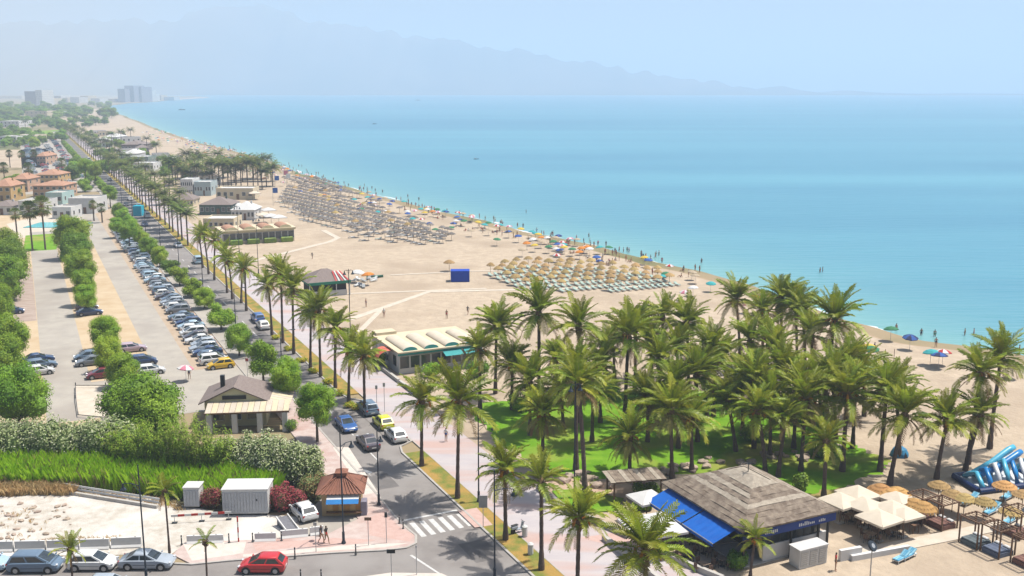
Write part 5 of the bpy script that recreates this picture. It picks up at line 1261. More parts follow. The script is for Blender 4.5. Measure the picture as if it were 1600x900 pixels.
# --- houses and hotels in the distance on the left
def px_house(label, xl, xr, yb, yt, depth, wm, rm, **kw):
    a, b = P(xl, yb), P(xr, yb); w_ = (b - a).length; h = height_at(a, yt); c = (a + b) / 2 + Vector((0, depth / 2, 0)); k = dict(rh=2.0); k.update(kw)
    return house(label, c, k.pop('rz', 0.0), w_, depth, h, wm, rm, **k)
px_house('orange villa with terracotta roof behind the round fan palm', 52, 100, 308, 290, 12, ORANGEW, TILEO, floors=2, nwin=5, rh=1.6)
px_house('long terracotta-roofed house behind the orange villa', 56, 92, 288, 273, 12, OCHREW, TILEO, floors=2, nwin=5)
px_house('salmon house with terracotta roof left of the orange villa', 18, 44, 300, 280, 11, ORANGEW, TILEO, floors=2, nwin=4)
px_house('ochre house with tall gable at the left edge', -12, 18, 314, 291, 11, OCHREW, TILEO, floors=2, nwin=3, rh=2.5)
px_house('small house with dark purple roof at the left edge', -14, 20, 336, 322, 9, WHITEW, GREYR, nwin=3, rh=1.5)
px_house('pale teal flat-roofed house with shaded terrace', 72, 98, 320, 303, 10, mat('pale_teal_render', (0.45, 0.62, 0.60), (0.4, 0.56, 0.54), scale=1, rough=.8), CONC, roof='flat', nwin=3)
px_house('white flat-roofed house with a parapet beside the parking lane', 108, 148, 334, 312, 11, WHITEW, CONC, roof='flat', nwin=4)
px_house('white low building behind the fan palms on the lawn', 30, 70, 336, 316, 10, WHITEW, CONC, roof='flat', nwin=4)
px_house('small white house with stepped roof between the others', 82, 112, 342, 326, 8, WHITEW, CONC, roof='flat', nwin=3)
px_house('salmon house at the corner of the far car park', 58, 72, 258, 244, 14, ORANGEW, TILEO, floors=2, nwin=3)
for i, (xl, xr, yb, yt, dp, wm) in enumerate([(0, 26, 226, 214, 20, WHITEW), (22, 55, 223, 212, 20, CREAMW), (0, 30, 199, 190, 30, WHITEW), (40, 74, 184, 174, 40, CREAMW), (75, 96, 182, 175, 40, WHITEW)]):
    px_house('low pale block among the distant trees on the left, %s of five' % ordw(i + 1), xl, xr, yb, yt, dp, wm, CONC, roof='flat', floors=2, nwin=5, doors=False)
BLT = mat('grey_blue_tower', (0.30, 0.30, 0.36), (0.26, 0.26, 0.31), scale=.05, rough=.8)
px_house('tall apartment tower with stepped top in the hazy distance at left', 40, 56, 166, 143, 60, BLT, CONC, roof='flat', floors=9, nwin=6, doors=False, cat='tower block', name='tower_block'); px_house('pale slab tower beside the stepped one in the haze', 57, 67, 166, 141, 60, WHITEW, CONC, roof='flat', floors=9, nwin=4, doors=False, cat='tower block', name='tower_block')
for i, (xl, xr, yt) in enumerate([(185, 196, 139), (196, 210, 134), (210, 222, 136), (222, 229, 142)]):
    px_house('hazy apartment block of the headland group, %s from the left' % ordw(i + 1), xl, xr, 160 - .3 * i, yt, 90, BLT if i < 3 else WHITEW, CONC, roof='flat', floors=10, nwin=6, doors=False, cat='apartment block', name='apartment_block')
for i, (xl, xr, yt, yb) in enumerate([(70, 82, 154, 162), (84, 96, 150, 161), (98, 106, 153, 161), (110, 124, 152, 161), (126, 138, 150, 160), (142, 156, 154, 161), (160, 180, 155, 160), (230, 240, 147, 158), (242, 252, 149, 157), (256, 272, 152, 157), (0, 34, 150, 154)]):
    px_house('faint low building on the hazy skyline, %s from the left' % ordw(1 + sorted([70, 84, 98, 110, 126, 142, 160, 230, 242, 256, 0]).index(xl)), xl, xr, yb, yt, 60, WHITEW if i % 2 else CREAMW, CONC, roof='flat', floors=5, nwin=6, doors=False, cat='building', name='far_building')
# breakwater
MB_b = MB()
for k in range(40):
    q = P(262 + k * 1.5, 156.4 - k * .095); MB_b.box((q.x, q.y, 1.2), (34, 24, 5), k, taper=.6)
tag(MB_b.build('breakwater', ROCK), 'long dark breakwater running out from the headland', 'breakwater')
# --- beach buildings between the promenade and the far grove
FARB = [('white two-storey beach club left of the glass pavilion', 283, 302, 306, 282, 9, WHITEW, 'flat', 2), ('pale glass-fronted beach pavilion with white roof', 304, 330, 306, 286, 9, mat('pale_glass_front', (0.5, 0.6, 0.62), (0.44, 0.54, 0.56), scale=1, rough=.3), 'flat', 1),
        ('long cream canopy building before the far grove', 338, 396, 312, 296, 9, CREAMW, 'flat', 1), ('dark-roofed beach bar with white railing', 312, 362, 336, 320, 10, mat('dark_green_wall', (0.10, 0.16, 0.14), (0.08, 0.13, 0.11), scale=1, rough=.8), 'hip', 1),
        ('cream low beach building left of the yellow-vaulted bar', 318, 366, 360, 344, 9, CREAMW, 'flat', 1), ('ochre-roofed hut behind the kerbside palms', 272, 302, 322, 312, 8, CREAMW, 'hip', 1),
        ('white tent-like beach hall behind the yellow-vaulted bar', 362, 398, 344, 328, 9, WHITEW, 'hip', 1), ('long white-roofed restaurant far up the promenade', 186, 232, 258, 246, 14, mat('sage_wall', (0.26, 0.32, 0.28), (0.22, 0.28, 0.24), scale=1, rough=.8), 'flat', 1),
        ('white-gabled pavilion far up the promenade', 194, 214, 252, 240, 14, WHITEW, 'hip', 1), ('second long pale restaurant up the promenade, with shaded front', 208, 240, 268, 256, 12, WHITEW, 'flat', 1),
        ('low sandy-coloured building beside the far beach', 244, 276, 258, 248, 14, CREAMW, 'flat', 1), ('dark thatched beach hall in the far promenade', 190, 222, 236, 226, 20, mat('far_brown', (0.2, 0.15, 0.13), (0.16, 0.12, 0.1), scale=1, rough=.9), 'hip', 1), ('pale hut cluster at the far end of the promenade', 160, 184, 222, 214, 20, WHITEW, 'hip', 1)]
for lab, xl, xr, yb, yt, dp, wm, rf_, fl in FARB:
    px_house(lab, xl, xr, yb, yt, dp, wm, GREYR if rf_ == 'hip' and wm is not WHITEW else WHITEC, roof=rf_, floors=fl, nwin=6, cat='beach building', name='beach_building', rh=2.2)
rq = random.Random(17)
for i in range(18):
    s_ = 345 + i * 31 + rq.uniform(-8, 8); t_ = rq.uniform(16, 40)
    house('pale low beach building along the distant promenade, %s of the row' % ordw(i + 1), R(s_, t_), RA + rq.uniform(-.2, .2) * 0 + 0, rq.uniform(7, 14), rq.uniform(6, 10), rq.uniform(2.8, 4), rq.choice((WHITEW, CREAMW, WHITEW, MATS['far_brown'])), rq.choice((GREYR, TILEO, WHITEC)), roof=rq.choice(('hip', 'flat')), rh=1.8, nwin=4, name='beach_building', cat='beach building', group='beach buildings along the distant promenade')
# cyan kiosk and blue cube on the sand
def cube_tent(label, px, w_, d, h, m, name):
    t = thing(name, label, 'tent', P(*px), RA * .0 + .05); b = MB().box((0, 0, h / 2), (w_, d, h), bev=.06).build('canvas', m, t); MB().box((0, 0, h + .03), (w_ + .1, d + .1, .06), bev=.02).build('roof', m, t)
    for x in (-1, 1):
        for y in (-1, 1): MB().box((x * (w_ / 2 + .02), y * (d / 2 + .02), h / 2), (.07, .07, h + .02)).build('post', STEEL, t)
cube_tent('bright blue box-shaped tent alone on the open sand', (719, 439), 3.9, 2.6, 2.3, mat('royal_blue_canvas', (0.0, 0.06, 0.50), (0.0, 0.05, 0.44), scale=1, rough=.7), 'blue_tent')
cube_tent('cyan kiosk standing beside the far road', (217, 337), 2.6, 3.0, 3.2, mat('cyan_canvas', (0.0, 0.45, 0.62), (0.0, 0.4, 0.56), scale=1, rough=.6), 'cyan_kiosk')
# swimming pool behind the lawn
POOL = mat('pool_water', (0.05, 0.50, 0.55), (0.08, 0.58, 0.62), scale=.6, rough=.15, spec=.5)
tag(MB().box((0, 0, .05), (16, 11, .3), bev=.05).build('swimming_pool', POOL), 'turquoise swimming pool behind the small green lawn', 'pool').location = P(92, 352)
sheet('pool_terrace', [P(30, 372), P(110, 368), P(140, 340), P(70, 335), P(10, 350)], .003, PATH)
sheet('lawn', [P(36, 393), P(88, 390), P(96, 364), P(40, 368)], .006, LAWN)
sheet('sandy_plot', [P(-20, 262), P(70, 262), P(76, 232), P(-20, 236)], .004, SAND)
sheet('asphalt_lot', [R(330, -36), R(330, -9.6), R(800, -9.6), R(800, -36)], .004, LANE)
sheet('far_lawn', [P(40, 214), P(92, 210), P(96, 203), P(44, 205)], .004, LAWN)
# ------------------------------------------------------------------ street furniture
POSTM = mat('lamp_post_paint', (0.04, 0.055, 0.075), (0.03, 0.042, 0.06), scale=5, rough=.5, metal=.2)
def street_lamp(base, ytop, label, arm=1.6, az=0.0, z=.1, heads=1, name='street_lamp', armh=.82):
    b = P(*base, z); h = height_at(b, ytop) - z; t = thing(name, label, 'street lamp', b, az)
    MB().tube([(0, 0, 0), (0, 0, 1.1), (0, 0, 1.15), (0, 0, h)], [.13, .12, .075, .05], 10).build('post', POSTM, t); MB().lathe([(.22, 0), (.22, .06), (.14, .3)], 10).build('base', POSTM, t)
    for k in range(heads):
        sg = 1 if k == 0 else -1; za = h * armh; a_ = MB().tube([(0, 0, za), (sg * arm * .5, 0, za + .12), (sg * arm, 0, za)], [.04, .035, .03], 6); a_.bar((0, 0, za - .5), (sg * arm * .45, 0, za + .08), .03, .03); o = a_.build('arm', POSTM, t)
        MB().lathe([(.04, 0), (.07, -.1), (.10, -.28), (.24, -.48), (.27, -.55), (.25, -.56)], 12, (sg * arm, 0, za)).build('lantern', POSTM, o)
    return t
street_lamp((229, 908), 726, 'tall dark street lamp standing before the gravel plot', az=math.pi * .9)
street_lamp((537, 849), 664, 'tall dark street lamp right in front of the kiosk', az=1.1)
street_lamp((592, 789), 668, 'dark street lamp on the kerb behind the kiosk', az=1.5)
street_lamp((773, 907), 735, 'dark street lamp on the verge in front of the junction', az=.2)
street_lamp((748, 784), 640, 'slim street lamp on the promenade beside the tall verge palm', az=.4)
street_lamp((897, 790), 596, 'tall dark lamp post on the lawn beside the slender palm', az=.4, heads=2, arm=.5, armh=.97)
street_lamp((549, 566), 420, 'tall pale-headed floodlight mast at the edge of the sand', az=.3, heads=2, arm=.6, armh=.98)
street_lamp((404, 428), 340, 'lamp mast at the sand edge beside the vaulted bar, near one', az=.3, heads=2, arm=.6, armh=.98); street_lamp((374, 398), 322, 'lamp mast at the sand edge beside the vaulted bar, far one', az=.3, heads=2, arm=.6, armh=.98)
for i, s_ in enumerate((30, 62, 94, 126, 158, 190, 225, 260, 300)):
    b = R(s_, -6.7, .1); t = thing('street_lamp', 'slender lamp post on the left kerb of the road, %s up from the crossing' % ordw(i + 1), 'street lamp', b, RA, 'lamp posts on the left kerb'); MB().tube([(0, 0, 0), (0, 0, 8.5)], [.10, .05], 7).build('post', POSTM, t); a_ = MB().tube([(0, 0, 8.4), (1.5, 0, 8.6)], .04, 5).build('arm', POSTM, t); MB().box((1.7, 0, 8.55), (.6, .25, .12), bev=.03).build('lantern', POSTM, a_)
def disc_lamp():
    b = P(1357, 935); h = height_at(b, 856); t = thing('beach_lamp', 'lamp with dark disc-shaped head on a thin pole below the terrace', 'lamp', b, .5)
    MB().tube([(0, 0, 0), (0, 0, h)], [.06, .045], 8).build('pole', STEEL, t); d_ = MB(); d_.lathe([(.02, -.1), (.42, -.09), (.46, 0), (.42, .09), (.02, .1)], 14, (0, 0, 0)); o = d_.build('head', POSTM, t); o.location = (0, 0, h + .15); o.rotation_euler = (.9, .3, 0)
    MB().lathe([(.02, .101), (.2, .101), (.2, .11), (.02, .115)], 12).build('lens', STEEL, o)
disc_lamp()
def sign(base, ytop, label, board=(.5, .7), z=.1, rz=0.0, m=None, round_=False):
    b = P(*base, z); h = height_at(b, ytop) - z; t = thing('road_sign', label, 'sign', b, rz); MB().tube([(0, 0, 0), (0, 0, h)], .035, 7).build('pole', STEEL, t)
    if round_: MB().lathe([(.01, -.015), (.3, -.015), (.3, .015), (.01, .015)], 16, (0, -.05, h - .3), 0, 'y').build('board', m or STEEL, t)
    else: MB().box((0, -.05, h - board[1] / 2), (board[0], .03, board[1]), bev=.008).build('board', m or STEEL, t)
    return t
sign((494, 862), 816, 'thin sign pole beside the two walking people', (.3, .3)); sign((576, 852), 808, 'sign on a thin pole in front of the kiosk', (.62, .3), m=mat('brown_board', (0.25, 0.15, 0.1), (0.2, 0.12, 0.08), scale=3, rough=.8)); sign((604, 848), 800, 'thin pole sign at the rounded corner', (.24, .5), m=METAL)
sign((612, 908), 858, 'dark-headed sign on the traffic island at the bottom', (.7, .35), z=.01, m=TRIM); sign((755, 824), 774, 'grey-backed road sign on the verge beside the crossing', (.8, 1.2), m=STEEL); sign((651, 898), 852, 'very thin marker pole on the outer kerb of the junction', (.12, .2), z=.01)
sign((589, 642), 602, 'promenade sign pole, left one of a pair', (.3, .5)); sign((601, 644), 598, 'promenade sign pole, right one of a pair', (.3, .5)); sign((387, 590), 560, 'red-topped pole sign behind the low house', (.4, .4), m=REDL)
for i, (x, y, h) in enumerate([(461, 872, 1.0), (556, 866, .95), (624, 818, .95), (630, 826, .95), (500, 838, .8), (470, 905, .9), (502, 905, .9), (284, 851, .9), (358, 848, .9), (395, 847, .9), (440, 845, .9)]):
    t = thing('bollard', 'slim dark bollard on the corner pavement, %s from the left' % ordw(1 + sorted([461, 556, 624, 630, 500, 470, 502, 284, 358, 395, 440]).index(x)), 'bollard', P(x, y, .1 if y < 890 else .014), 0, 'bollards at the street corner'); MB().lathe([(.11, 0), (.11, .08), (.06, .12), (.055, h - .1), (.075, h - .06), (.04, h)], 9).build('shaft', METAL, t); MB().lathe([(.062, h * .72), (.066, h * .73), (.066, h * .8), (.062, h * .81)], 9).build('band', STEEL, t)
# white concrete barriers, each one block
def barrier(a, b, label, h=.85, z=.02):
    p, q = P(*a, 0), P(*b, 0); L = (q - p).length; t = thing('concrete_barrier', label, 'barrier', (p + q) / 2, math.atan2(q.y - p.y, q.x - p.x), 'white concrete barriers')
    prof = [(-.30, 0), (.30, 0), (.30, .12), (.14, .3), (.10, h), (-.10, h), (-.14, .3), (-.30, .12)]; n = len(prof); m_ = MB(); m_.add([(-L / 2 + .03, y, zz) for y, zz in prof] + [(L / 2 - .03, y, zz) for y, zz in prof], [tuple(range(n)), tuple(range(2 * n - 1, n - 1, -1))] + [(i, i + n, (i + 1) % n + n, (i + 1) % n) for i in range(n)]); m_.build('block', WHITEW, t)
    for x in (-L * .3, L * .3): MB().box((x, 0, h + .03), (.12, .05, .06)).build('lifting_eye', STEEL, t)
bl = [((-30, 862), (22, 861)), ((24, 861), (72, 860)), ((74, 860), (124, 858)), ((126, 858), (172, 857)), ((174, 856), (222, 854)), ((398, 846), (432, 845)), ((438, 842), (482, 838)), ((292, 850), (350, 848)), ((484, 837), (506, 834))]
for i, (a, b) in enumerate(bl): barrier(a, b, 'white concrete barrier block along the gravel plot, %s from the left' % ordw(1 + sorted(q[0][0] for q in bl).index(a[0])), h=.95 if i < 5 else .8)
RWR = mat('barrier_red', (0.55, 0.05, 0.04), (0.48, 0.04, 0.035), scale=3, rough=.6)
def striped_rail(a, b, label):
    p, q = P(*a), P(*b); L = (q - p).length; t = thing('striped_barrier', label, 'barrier', (p + q) / 2, math.atan2(q.y - p.y, q.x - p.x)); n = 9
    for i in range(n): MB().box((-L / 2 + L * (i + .5) / n, 0, .75), (L / n - .004, .06, .22)).build('stripe_segment', RWR if i % 2 else WHITEC, t)
    for x in (-L * .45, 0, L * .45): MB().box((x, .06, .42), (.06, .06, .84)).build('post', WHITEW, t); MB().box((x, .06, .03), (.5, .4, .06)).build('foot', METAL, t)
striped_rail((268, 818), (362, 812), 'red and white striped barrier in front of the site containers')
t = thing('striped_post', 'upright red and white striped post beside the white barriers', 'post', P(373, 848))
for k in range(5): MB().tube([(0, 0, k * .5), (0, 0, k * .5 + .5)], .07, 8).build('stripe_segment', RWR if k % 2 == 0 else WHITEC, t)
def guard_rail():
    a, b = P(100, 768), P(250, 792); L = (b - a).length; t = thing('guard_rail', 'white guard rail along the foot of the reed bank', 'railing', (a + b) / 2, math.atan2(b.y - a.y, b.x - a.x))
    for z in (.45, .8): MB().box((0, 0, z), (L, .06, .22), bev=.01).build('rail', WHITEW, t)
    for k in range(8): MB().box((-L / 2 + L * (k + .5) / 8, .07, .45), (.07, .07, .9)).build('post', STEEL, t)
    MB().box((0, -.35, .16), (L, .3, .32)).build('kerb_block', CONC, t)
guard_rail()
t = thing('loading_ramp', 'dark ramp with white edges leaning beside the large container', 'ramp', P(452, 828), 2.2)
MB().add([(-1.6, -.5, .02), (1.6, -.5, .75), (1.6, .5, .75), (-1.6, .5, .02), (-1.6, -.5, 0), (1.6, -.5, 0), (1.6, .5, 0), (-1.6, .5, 0)], [(0, 1, 2, 3), (4, 7, 6, 5), (0, 4, 5, 1), (1, 5, 6, 2), (2, 6, 7, 3)]).build('deck', mat('ramp_grey', (0.2, 0.2, 0.22), (0.16, 0.16, 0.18), scale=3, rough=.8), t)
for y in (-.56, .56): MB().bar((-1.62, y, .1), (1.62, y, .84), .1, .16).build('edge', WHITEW, t)
# low promenade wall in segments, litter bins, benches
for i, (a, b) in enumerate([(40, 52), (28, 39.6), (17, 27.6), (-24, -14), (-38, -27)]):
    o = MB().bar(R(a, 8.9, .3), R(b, 8.9, .3), .4, .6).build('low_wall', CONC); tag(o, 'low pale wall on the seaward edge of the promenade, %s stretch from the far end' % ordw(i + 1), 'wall', 'low walls of the promenade')
o = MB().bar(P(905, 803, .3), P(982, 838, .3), .35, .6).build('low_wall', CONC); tag(o, 'low wall between the promenade and the parasol garden, left one', 'wall'); o = MB().bar(P(1000, 852, .3), P(1130, 905, .3), .35, .6).build('low_wall', CONC); tag(o, 'low wall along the restaurant terrace at the bottom', 'wall')
for i, (x, y) in enumerate([(829, 866), (820, 838)]):
    t = thing('litter_bin', ('white slim bin on the verge before the nearest palm', 'white bin on the verge beside a parked scooter')[i], 'bin', P(x, y, .11)); MB().lathe([(.22, 0), (.25, .1), (.25, .85), (.22, .9)], 12).build('body', WHITEC, t); MB().lathe([(.27, .9), (.27, .96), (.12, 1.08), (.01, 1.1)], 12).build('lid', WHITEW, t)
def scooter(loc, rz, label):
    t = thing('scooter', label, 'scooter', loc, rz)
    for x in (-.6, .6): w_ = MB().lathe([(.14, -.05), (.25, -.05), (.25, .05), (.14, .05)], 14, (x, 0, .25), 0, 'y').build('wheel', TYRE, t); MB().lathe([(.01, -.03), (.14, -.03), (.14, .03), (.01, .03)], 12, (x, 0, .25), 0, 'y').build('rim', RIM, w_)
    MB().box((0, 0, .35), (.7, .28, .12), bev=.03).build('footboard', PM['silver'], t); MB().box((-.45, 0, .6), (.65, .3, .35), bev=.08).build('body', PM['silver'], t); MB().box((-.42, 0, .82), (.7, .28, .12), bev=.05).build('seat', TRIM, t); MB().bar((.35, 0, .35), (.5, 0, .95), .3, .08).build('leg_shield', PM['silver'], t); MB().tube([(.5, -.3, 1.02), (.5, .3, 1.02)], .025, 6).build('handlebar', METAL, t)
scooter(P(810, 832, .1), .6, 'silver scooter parked on the promenade between two verge palms')
# fence of the parking entry
t = thing('railing', 'low white-edged railing around the parking entry slab', 'railing', P(140, 640), 0)
for k in range(6):
    a, b = [(118, 602), (118, 622), (122, 648), (165, 652), (165, 602)][k % 5], [(118, 622), (122, 648), (165, 652), (165, 652), (118, 602)][k % 5]
    if a == b or k == 5: continue
    MB().bar(P(*a, .35) - P(140, 640), P(*b, .35) - P(140, 640), .08, .08).build('rail', METAL, t); q = P(*a) - P(140, 640); MB().box((q.x, q.y, .2), (.1, .1, .4)).build('post', METAL, t)
patch('entry_slab', [(118, 602), (165, 602), (165, 652), (122, 650)], .012, PATH)
# ------------------------------------------------------------------ people
SKIN = mat('skin', (0.42, 0.24, 0.16), (0.36, 0.20, 0.13), scale=4, rough=.6, var=.35)
HAIR = mat('hair', (0.035, 0.022, 0.015), (0.06, 0.04, 0.025), scale=8, rough=.6)
CLOTH = {k: mat('cloth_' + k, v, tuple(q * .88 for q in v), scale=6, rough=.85) for k, v in {'black': (.03, .03, .035), 'white': (.75, .75, .73), 'red': (.5, .04, .04), 'blue': (.04, .12, .4), 'navy': (.03, .04, .12), 'green': (.05, .22, .1), 'pink': (.65, .22, .3), 'yellow': (.7, .5, .06), 'orange': (.7, .25, .04), 'turquoise': (.05, .4, .42), 'beige': (.5, .4, .28)}.items()}
def person_mesh(pose, name='body'):
    """one continuous skinned figure, 1.72 m, facing -Y"""
    J = {'pel': (0, 0, .93, .125, .10), 'spi': (0, 0, 1.13, .12, .09), 'che': (0, 0, 1.33, .155, .10), 'nec': (0, 0, 1.46, .055, .055), 'hea': (0, -.02, 1.60, .085, .10), 'top': (0, 0, 1.69, .06, .07)}
    def arm(s, el, wr): J[s + 'sh'] = ((-1 if s == 'l' else 1) * .19, 0, 1.39, .058, .058); J[s + 'el'] = el + (.042, .042); J[s + 'wr'] = wr + (.03, .03); d = [wr[i] + (wr[i] - el[i]) * .30 for i in range(3)]; J[s + 'ha'] = tuple(d) + (.034, .016)
    def leg(s, hp, kn, an, to): J[s + 'hi'] = hp + (.088, .088); J[s + 'kn'] = kn + (.056, .056); J[s + 'an'] = an + (.04, .04); J[s + 'to'] = to + (.04, .025)
    if pose == 'stand': arm('l', (-.25, .03, 1.13), (-.24, -.05, .90)); arm('r', (.25, .03, 1.13), (.24, -.05, .90)); leg('l', (-.1, 0, .86), (-.11, -.01, .48), (-.12, .02, .08), (-.13, -.12, .04)); leg('r', (.1, 0, .86), (.12, -.02, .48), (.14, 0, .08), (.15, -.14, .04))
    elif pose == 'walk': arm('l', (-.25, -.10, 1.14), (-.23, -.26, .95)); arm('r', (.25, .12, 1.14), (.24, .14, .90)); leg('l', (-.1, 0, .86), (-.1, .02, .47), (-.1, .26, .13), (-.1, .16, .04)); leg('r', (.1, 0, .86), (.1, -.18, .5), (.1, -.22, .08), (.1, -.36, .05))
    elif pose == 'sit':
        for k in ('pel', 'spi', 'che', 'nec', 'hea', 'top'): q = J[k]; J[k] = (q[0], q[1] + .12 * (q[2] - .93), q[2] - .81) + q[3:]
        arm('l', (-.26, .12, .36), (-.22, .30, .05)); arm('r', (.26, .12, .36), (.22, .30, .05)); J['lsh'] = (-.19, .06, .58, .058, .058); J['rsh'] = (.19, .06, .58, .058, .058); leg('l', (-.1, -.04, .12), (-.12, -.36, .40), (-.12, -.66, .08), (-.12, -.8, .05)); leg('r', (.1, -.04, .12), (.13, -.42, .34), (.14, -.74, .08), (.14, -.88, .06))
    E = [('pel', 'spi'), ('spi', 'che'), ('che', 'nec'), ('nec', 'hea'), ('hea', 'top')]
    for s in 'lr': E += [('che', s + 'sh'), (s + 'sh', s + 'el'), (s + 'el', s + 'wr'), (s + 'wr', s + 'ha'), ('pel', s + 'hi'), (s + 'hi', s + 'kn'), (s + 'kn', s + 'an'), (s + 'an', s + 'to')]
    for s in 'lr':   # five short fingers
        w_ = Vector(J[s + 'wr'][:3]); h_ = Vector(J[s + 'ha'][:3]); d = (h_ - w_).normalized(); side = d.cross(Vector((1, 0, 0))).normalized()
        for k in range(5):
            o = h_ + side * (.014 * (k - 1.5)) if k < 4 else w_ + side * .035 + d * .02; tip = o + d * (.07 - .006 * abs(k - 1.5)) + Vector((0, -.012, 0)) if k < 4 else o + side * .03 + d * .04
            J['%sf%d' % (s, k)] = tuple(tip) + (.009, .009); E.append((s + 'ha' if k < 4 else s + 'wr', '%sf%d' % (s, k)))
    names = list(J); me = bpy.data.meshes.new(name); me.from_pydata([J[n][:3] for n in names], [(names.index(a), names.index(b)) for a, b in E], []); o = bpy.data.objects.new('tmp', me); C.objects.link(o)
    md = o.modifiers.new('skin', 'SKIN'); md.use_smooth_shade = True
    for i, n in enumerate(names): v = me.skin_vertices[0].data[i]; v.radius = J[n][3:5]; v.use_root = (n == 'pel')
    sb = o.modifiers.new('sub', 'SUBSURF'); sb.levels = 1; sb.render_levels = 1
    bpy.context.view_layer.update(); dg = bpy.context.evaluated_depsgraph_get(); m2 = bpy.data.meshes.new_from_object(o.evaluated_get(dg)); m2.name = name
    bpy.data.objects.remove(o); m2.materials.clear()
    for m in (SKIN, CLOTH['blue'], CLOTH['navy'], HAIR): m2.materials.append(m)
    segs = [(Vector(J[a][:3]), Vector(J[b][:3]), a, b) for a, b in E]
    hd = Vector(J['hea'][:3])
    for f in m2.polygons:
        c = f.center; best = min(segs, key=lambda q: (c - (q[0] + (q[1] - q[0]) * max(0, min(1, (c - q[0]).dot(q[1] - q[0]) / max((q[1] - q[0]).length_squared, 1e-6))))).length)
        ab = best[2] + best[3]; mi = 0
        if ab in ('pelspi',) or 'hi' in ab and 'pel' in ab: mi = 2
        elif ab in ('spiche', 'chenec', 'chelsh', 'chersh') or ab in ('lshlel', 'rshrel') and (c - best[0]).length < .14: mi = 1
        elif 'hikn' in ab[1:] and (c - best[0]).length < .2: mi = 2
        elif ab in ('heatop',) or (ab == 'nechea' and c.y > hd.y + .035): mi = 3
        elif ab == 'nechea': mi = 0
        f.material_index = mi; f.use_smooth = True
    return m2
PMESH = {k: person_mesh(k) for k in ('stand', 'walk', 'sit')}
def person(loc, rz, pose, top, bottom, label, group=None, sc=1.0):
    o = link('person', PMESH[pose]); o.location = loc; o.rotation_euler = (0, 0, rz); o.scale = (sc, sc, sc)
    setmat(o, CLOTH[top] if top else SKIN, 1); setmat(o, CLOTH[bottom], 2)
    return tag(o, label, 'person', group)
def face_add(o, sc=1.0):
    """eyes, nose, mouth and ears for the two figures near the camera"""
    for s_ in (-1, 1): e = MB().lathe([(.004, -.006), (.011, 0), (.004, .006)], 8, (s_ * .032, -.108, 1.61), 0, 'y').build('eye', CLOTH['black'], o); MB().box((s_ * .088, -.01, 1.60), (.015, .04, .06), bev=.004).build('ear', SKIN, o)
    MB().add([(0, -.135, 1.575), (-.014, -.105, 1.57), (.014, -.105, 1.57), (0, -.105, 1.62)], [(0, 1, 2), (0, 2, 3), (0, 3, 1)]).build('nose', SKIN, o); MB().box((0, -.106, 1.545), (.045, .012, .01)).build('mouth', CLOTH['red'], o)
p1 = person(P(502, 848, .1), 1.2, 'walk', 'black', 'navy', 'person in dark clothes walking past the kiosk, left of two'); p2 = person(P(510, 849, .1), 1.0, 'walk', 'black', 'red', 'person in dark top walking past the kiosk, right of two'); face_add(p1); face_add(p2)
person(P(296, 592, .01), .5, 'stand', 'black', 'navy', 'person standing under the pink parasol at the parking entry')
for i, (x, y, a, tp, bt, lab) in enumerate([(572, 480, 1, None, 'navy', 'person walking alone on the sand beside the pale walkway'), (731, 492, 2, 'black', 'black', 'person in dark clothes standing on the open sand left of the grove'), (698, 498, .4, None, 'red', 'person walking on the sand behind the vaulted restaurant'), (1366, 551, 1, 'navy', 'navy', 'person in dark clothes walking near the yellow volleyball area'), (600, 496, 0, 'white', 'beige', 'person in white on the sand near the walkway fork'),
        (488, 405, 2, 'black', 'black', 'dark figure standing by the walkway near the beach bar'), (697, 690, 2, 'white', 'blue', 'person in white top strolling on the promenade, nearest one'), (690, 668, 1, 'red', 'navy', 'person in red top strolling on the promenade'), (1305, 892, 1, 'red', 'black', 'person in red beside the white service cabinet')]):
    person(P(x, y, .1 if y > 660 and x < 700 else 0), a * 1.3, 'walk' if i % 2 else 'stand', tp, bt, lab)
rp = random.Random(31); wc = ['blue', 'navy', 'red', 'black', 'green', 'orange', 'turquoise', 'pink']
shore = [(1439, 528), (1507, 528), (1521, 528), (1462, 543), (1574, 532), (1592, 555), (1281, 429), (1285, 428), (1255, 470), (1262, 472), (1068, 426), (1086, 424), (1093, 426), (1096, 414), (923, 388), (928, 387), (957, 400), (963, 401), (920, 373), (888, 385), (886, 382), (822, 335), (860, 373), (898, 383), (1460, 530), (1400, 520)]
def in_water(p): s_, t_ = st(p); return t_ > coast_t(s_) + .5
for i, (x, y) in enumerate(shore):
    p = P(x, y, -.75 if in_water(P(x, y)) else 0); w_ = in_water(p)
    person(p, rp.uniform(0, 6), 'stand', None, rp.choice(wc), 'bather standing in the shallow water off the near beach' if w_ else 'bather standing at the water edge of the near beach', 'bathers standing in the water' if w_ else 'bathers at the water edge')
for i in range(245):
    s_ = 95 + 620 * rp.random() ** 1.35; t_ = coast_t(s_) + rp.choice((rp.uniform(1, 9), rp.uniform(-3, 2), rp.uniform(-3, 2), rp.uniform(-14, -2), rp.uniform(-14, -2))); w_ = t_ > coast_t(s_) + 1
    person(R(s_, t_, -.6 if w_ else .0), rp.uniform(0, 6), rp.choice(('stand', 'walk', 'stand')) if w_ or t_ > coast_t(s_) - 4 or rp.random() < .5 else 'sit', rp.choice((None, None, None, 'white', 'red', 'black', 'pink')), rp.choice(wc), 'distant bather in the water along the far beach' if w_ else 'distant beachgoer on the sand along the far waterline', 'distant bathers in the water' if w_ else 'distant beachgoers on the sand')

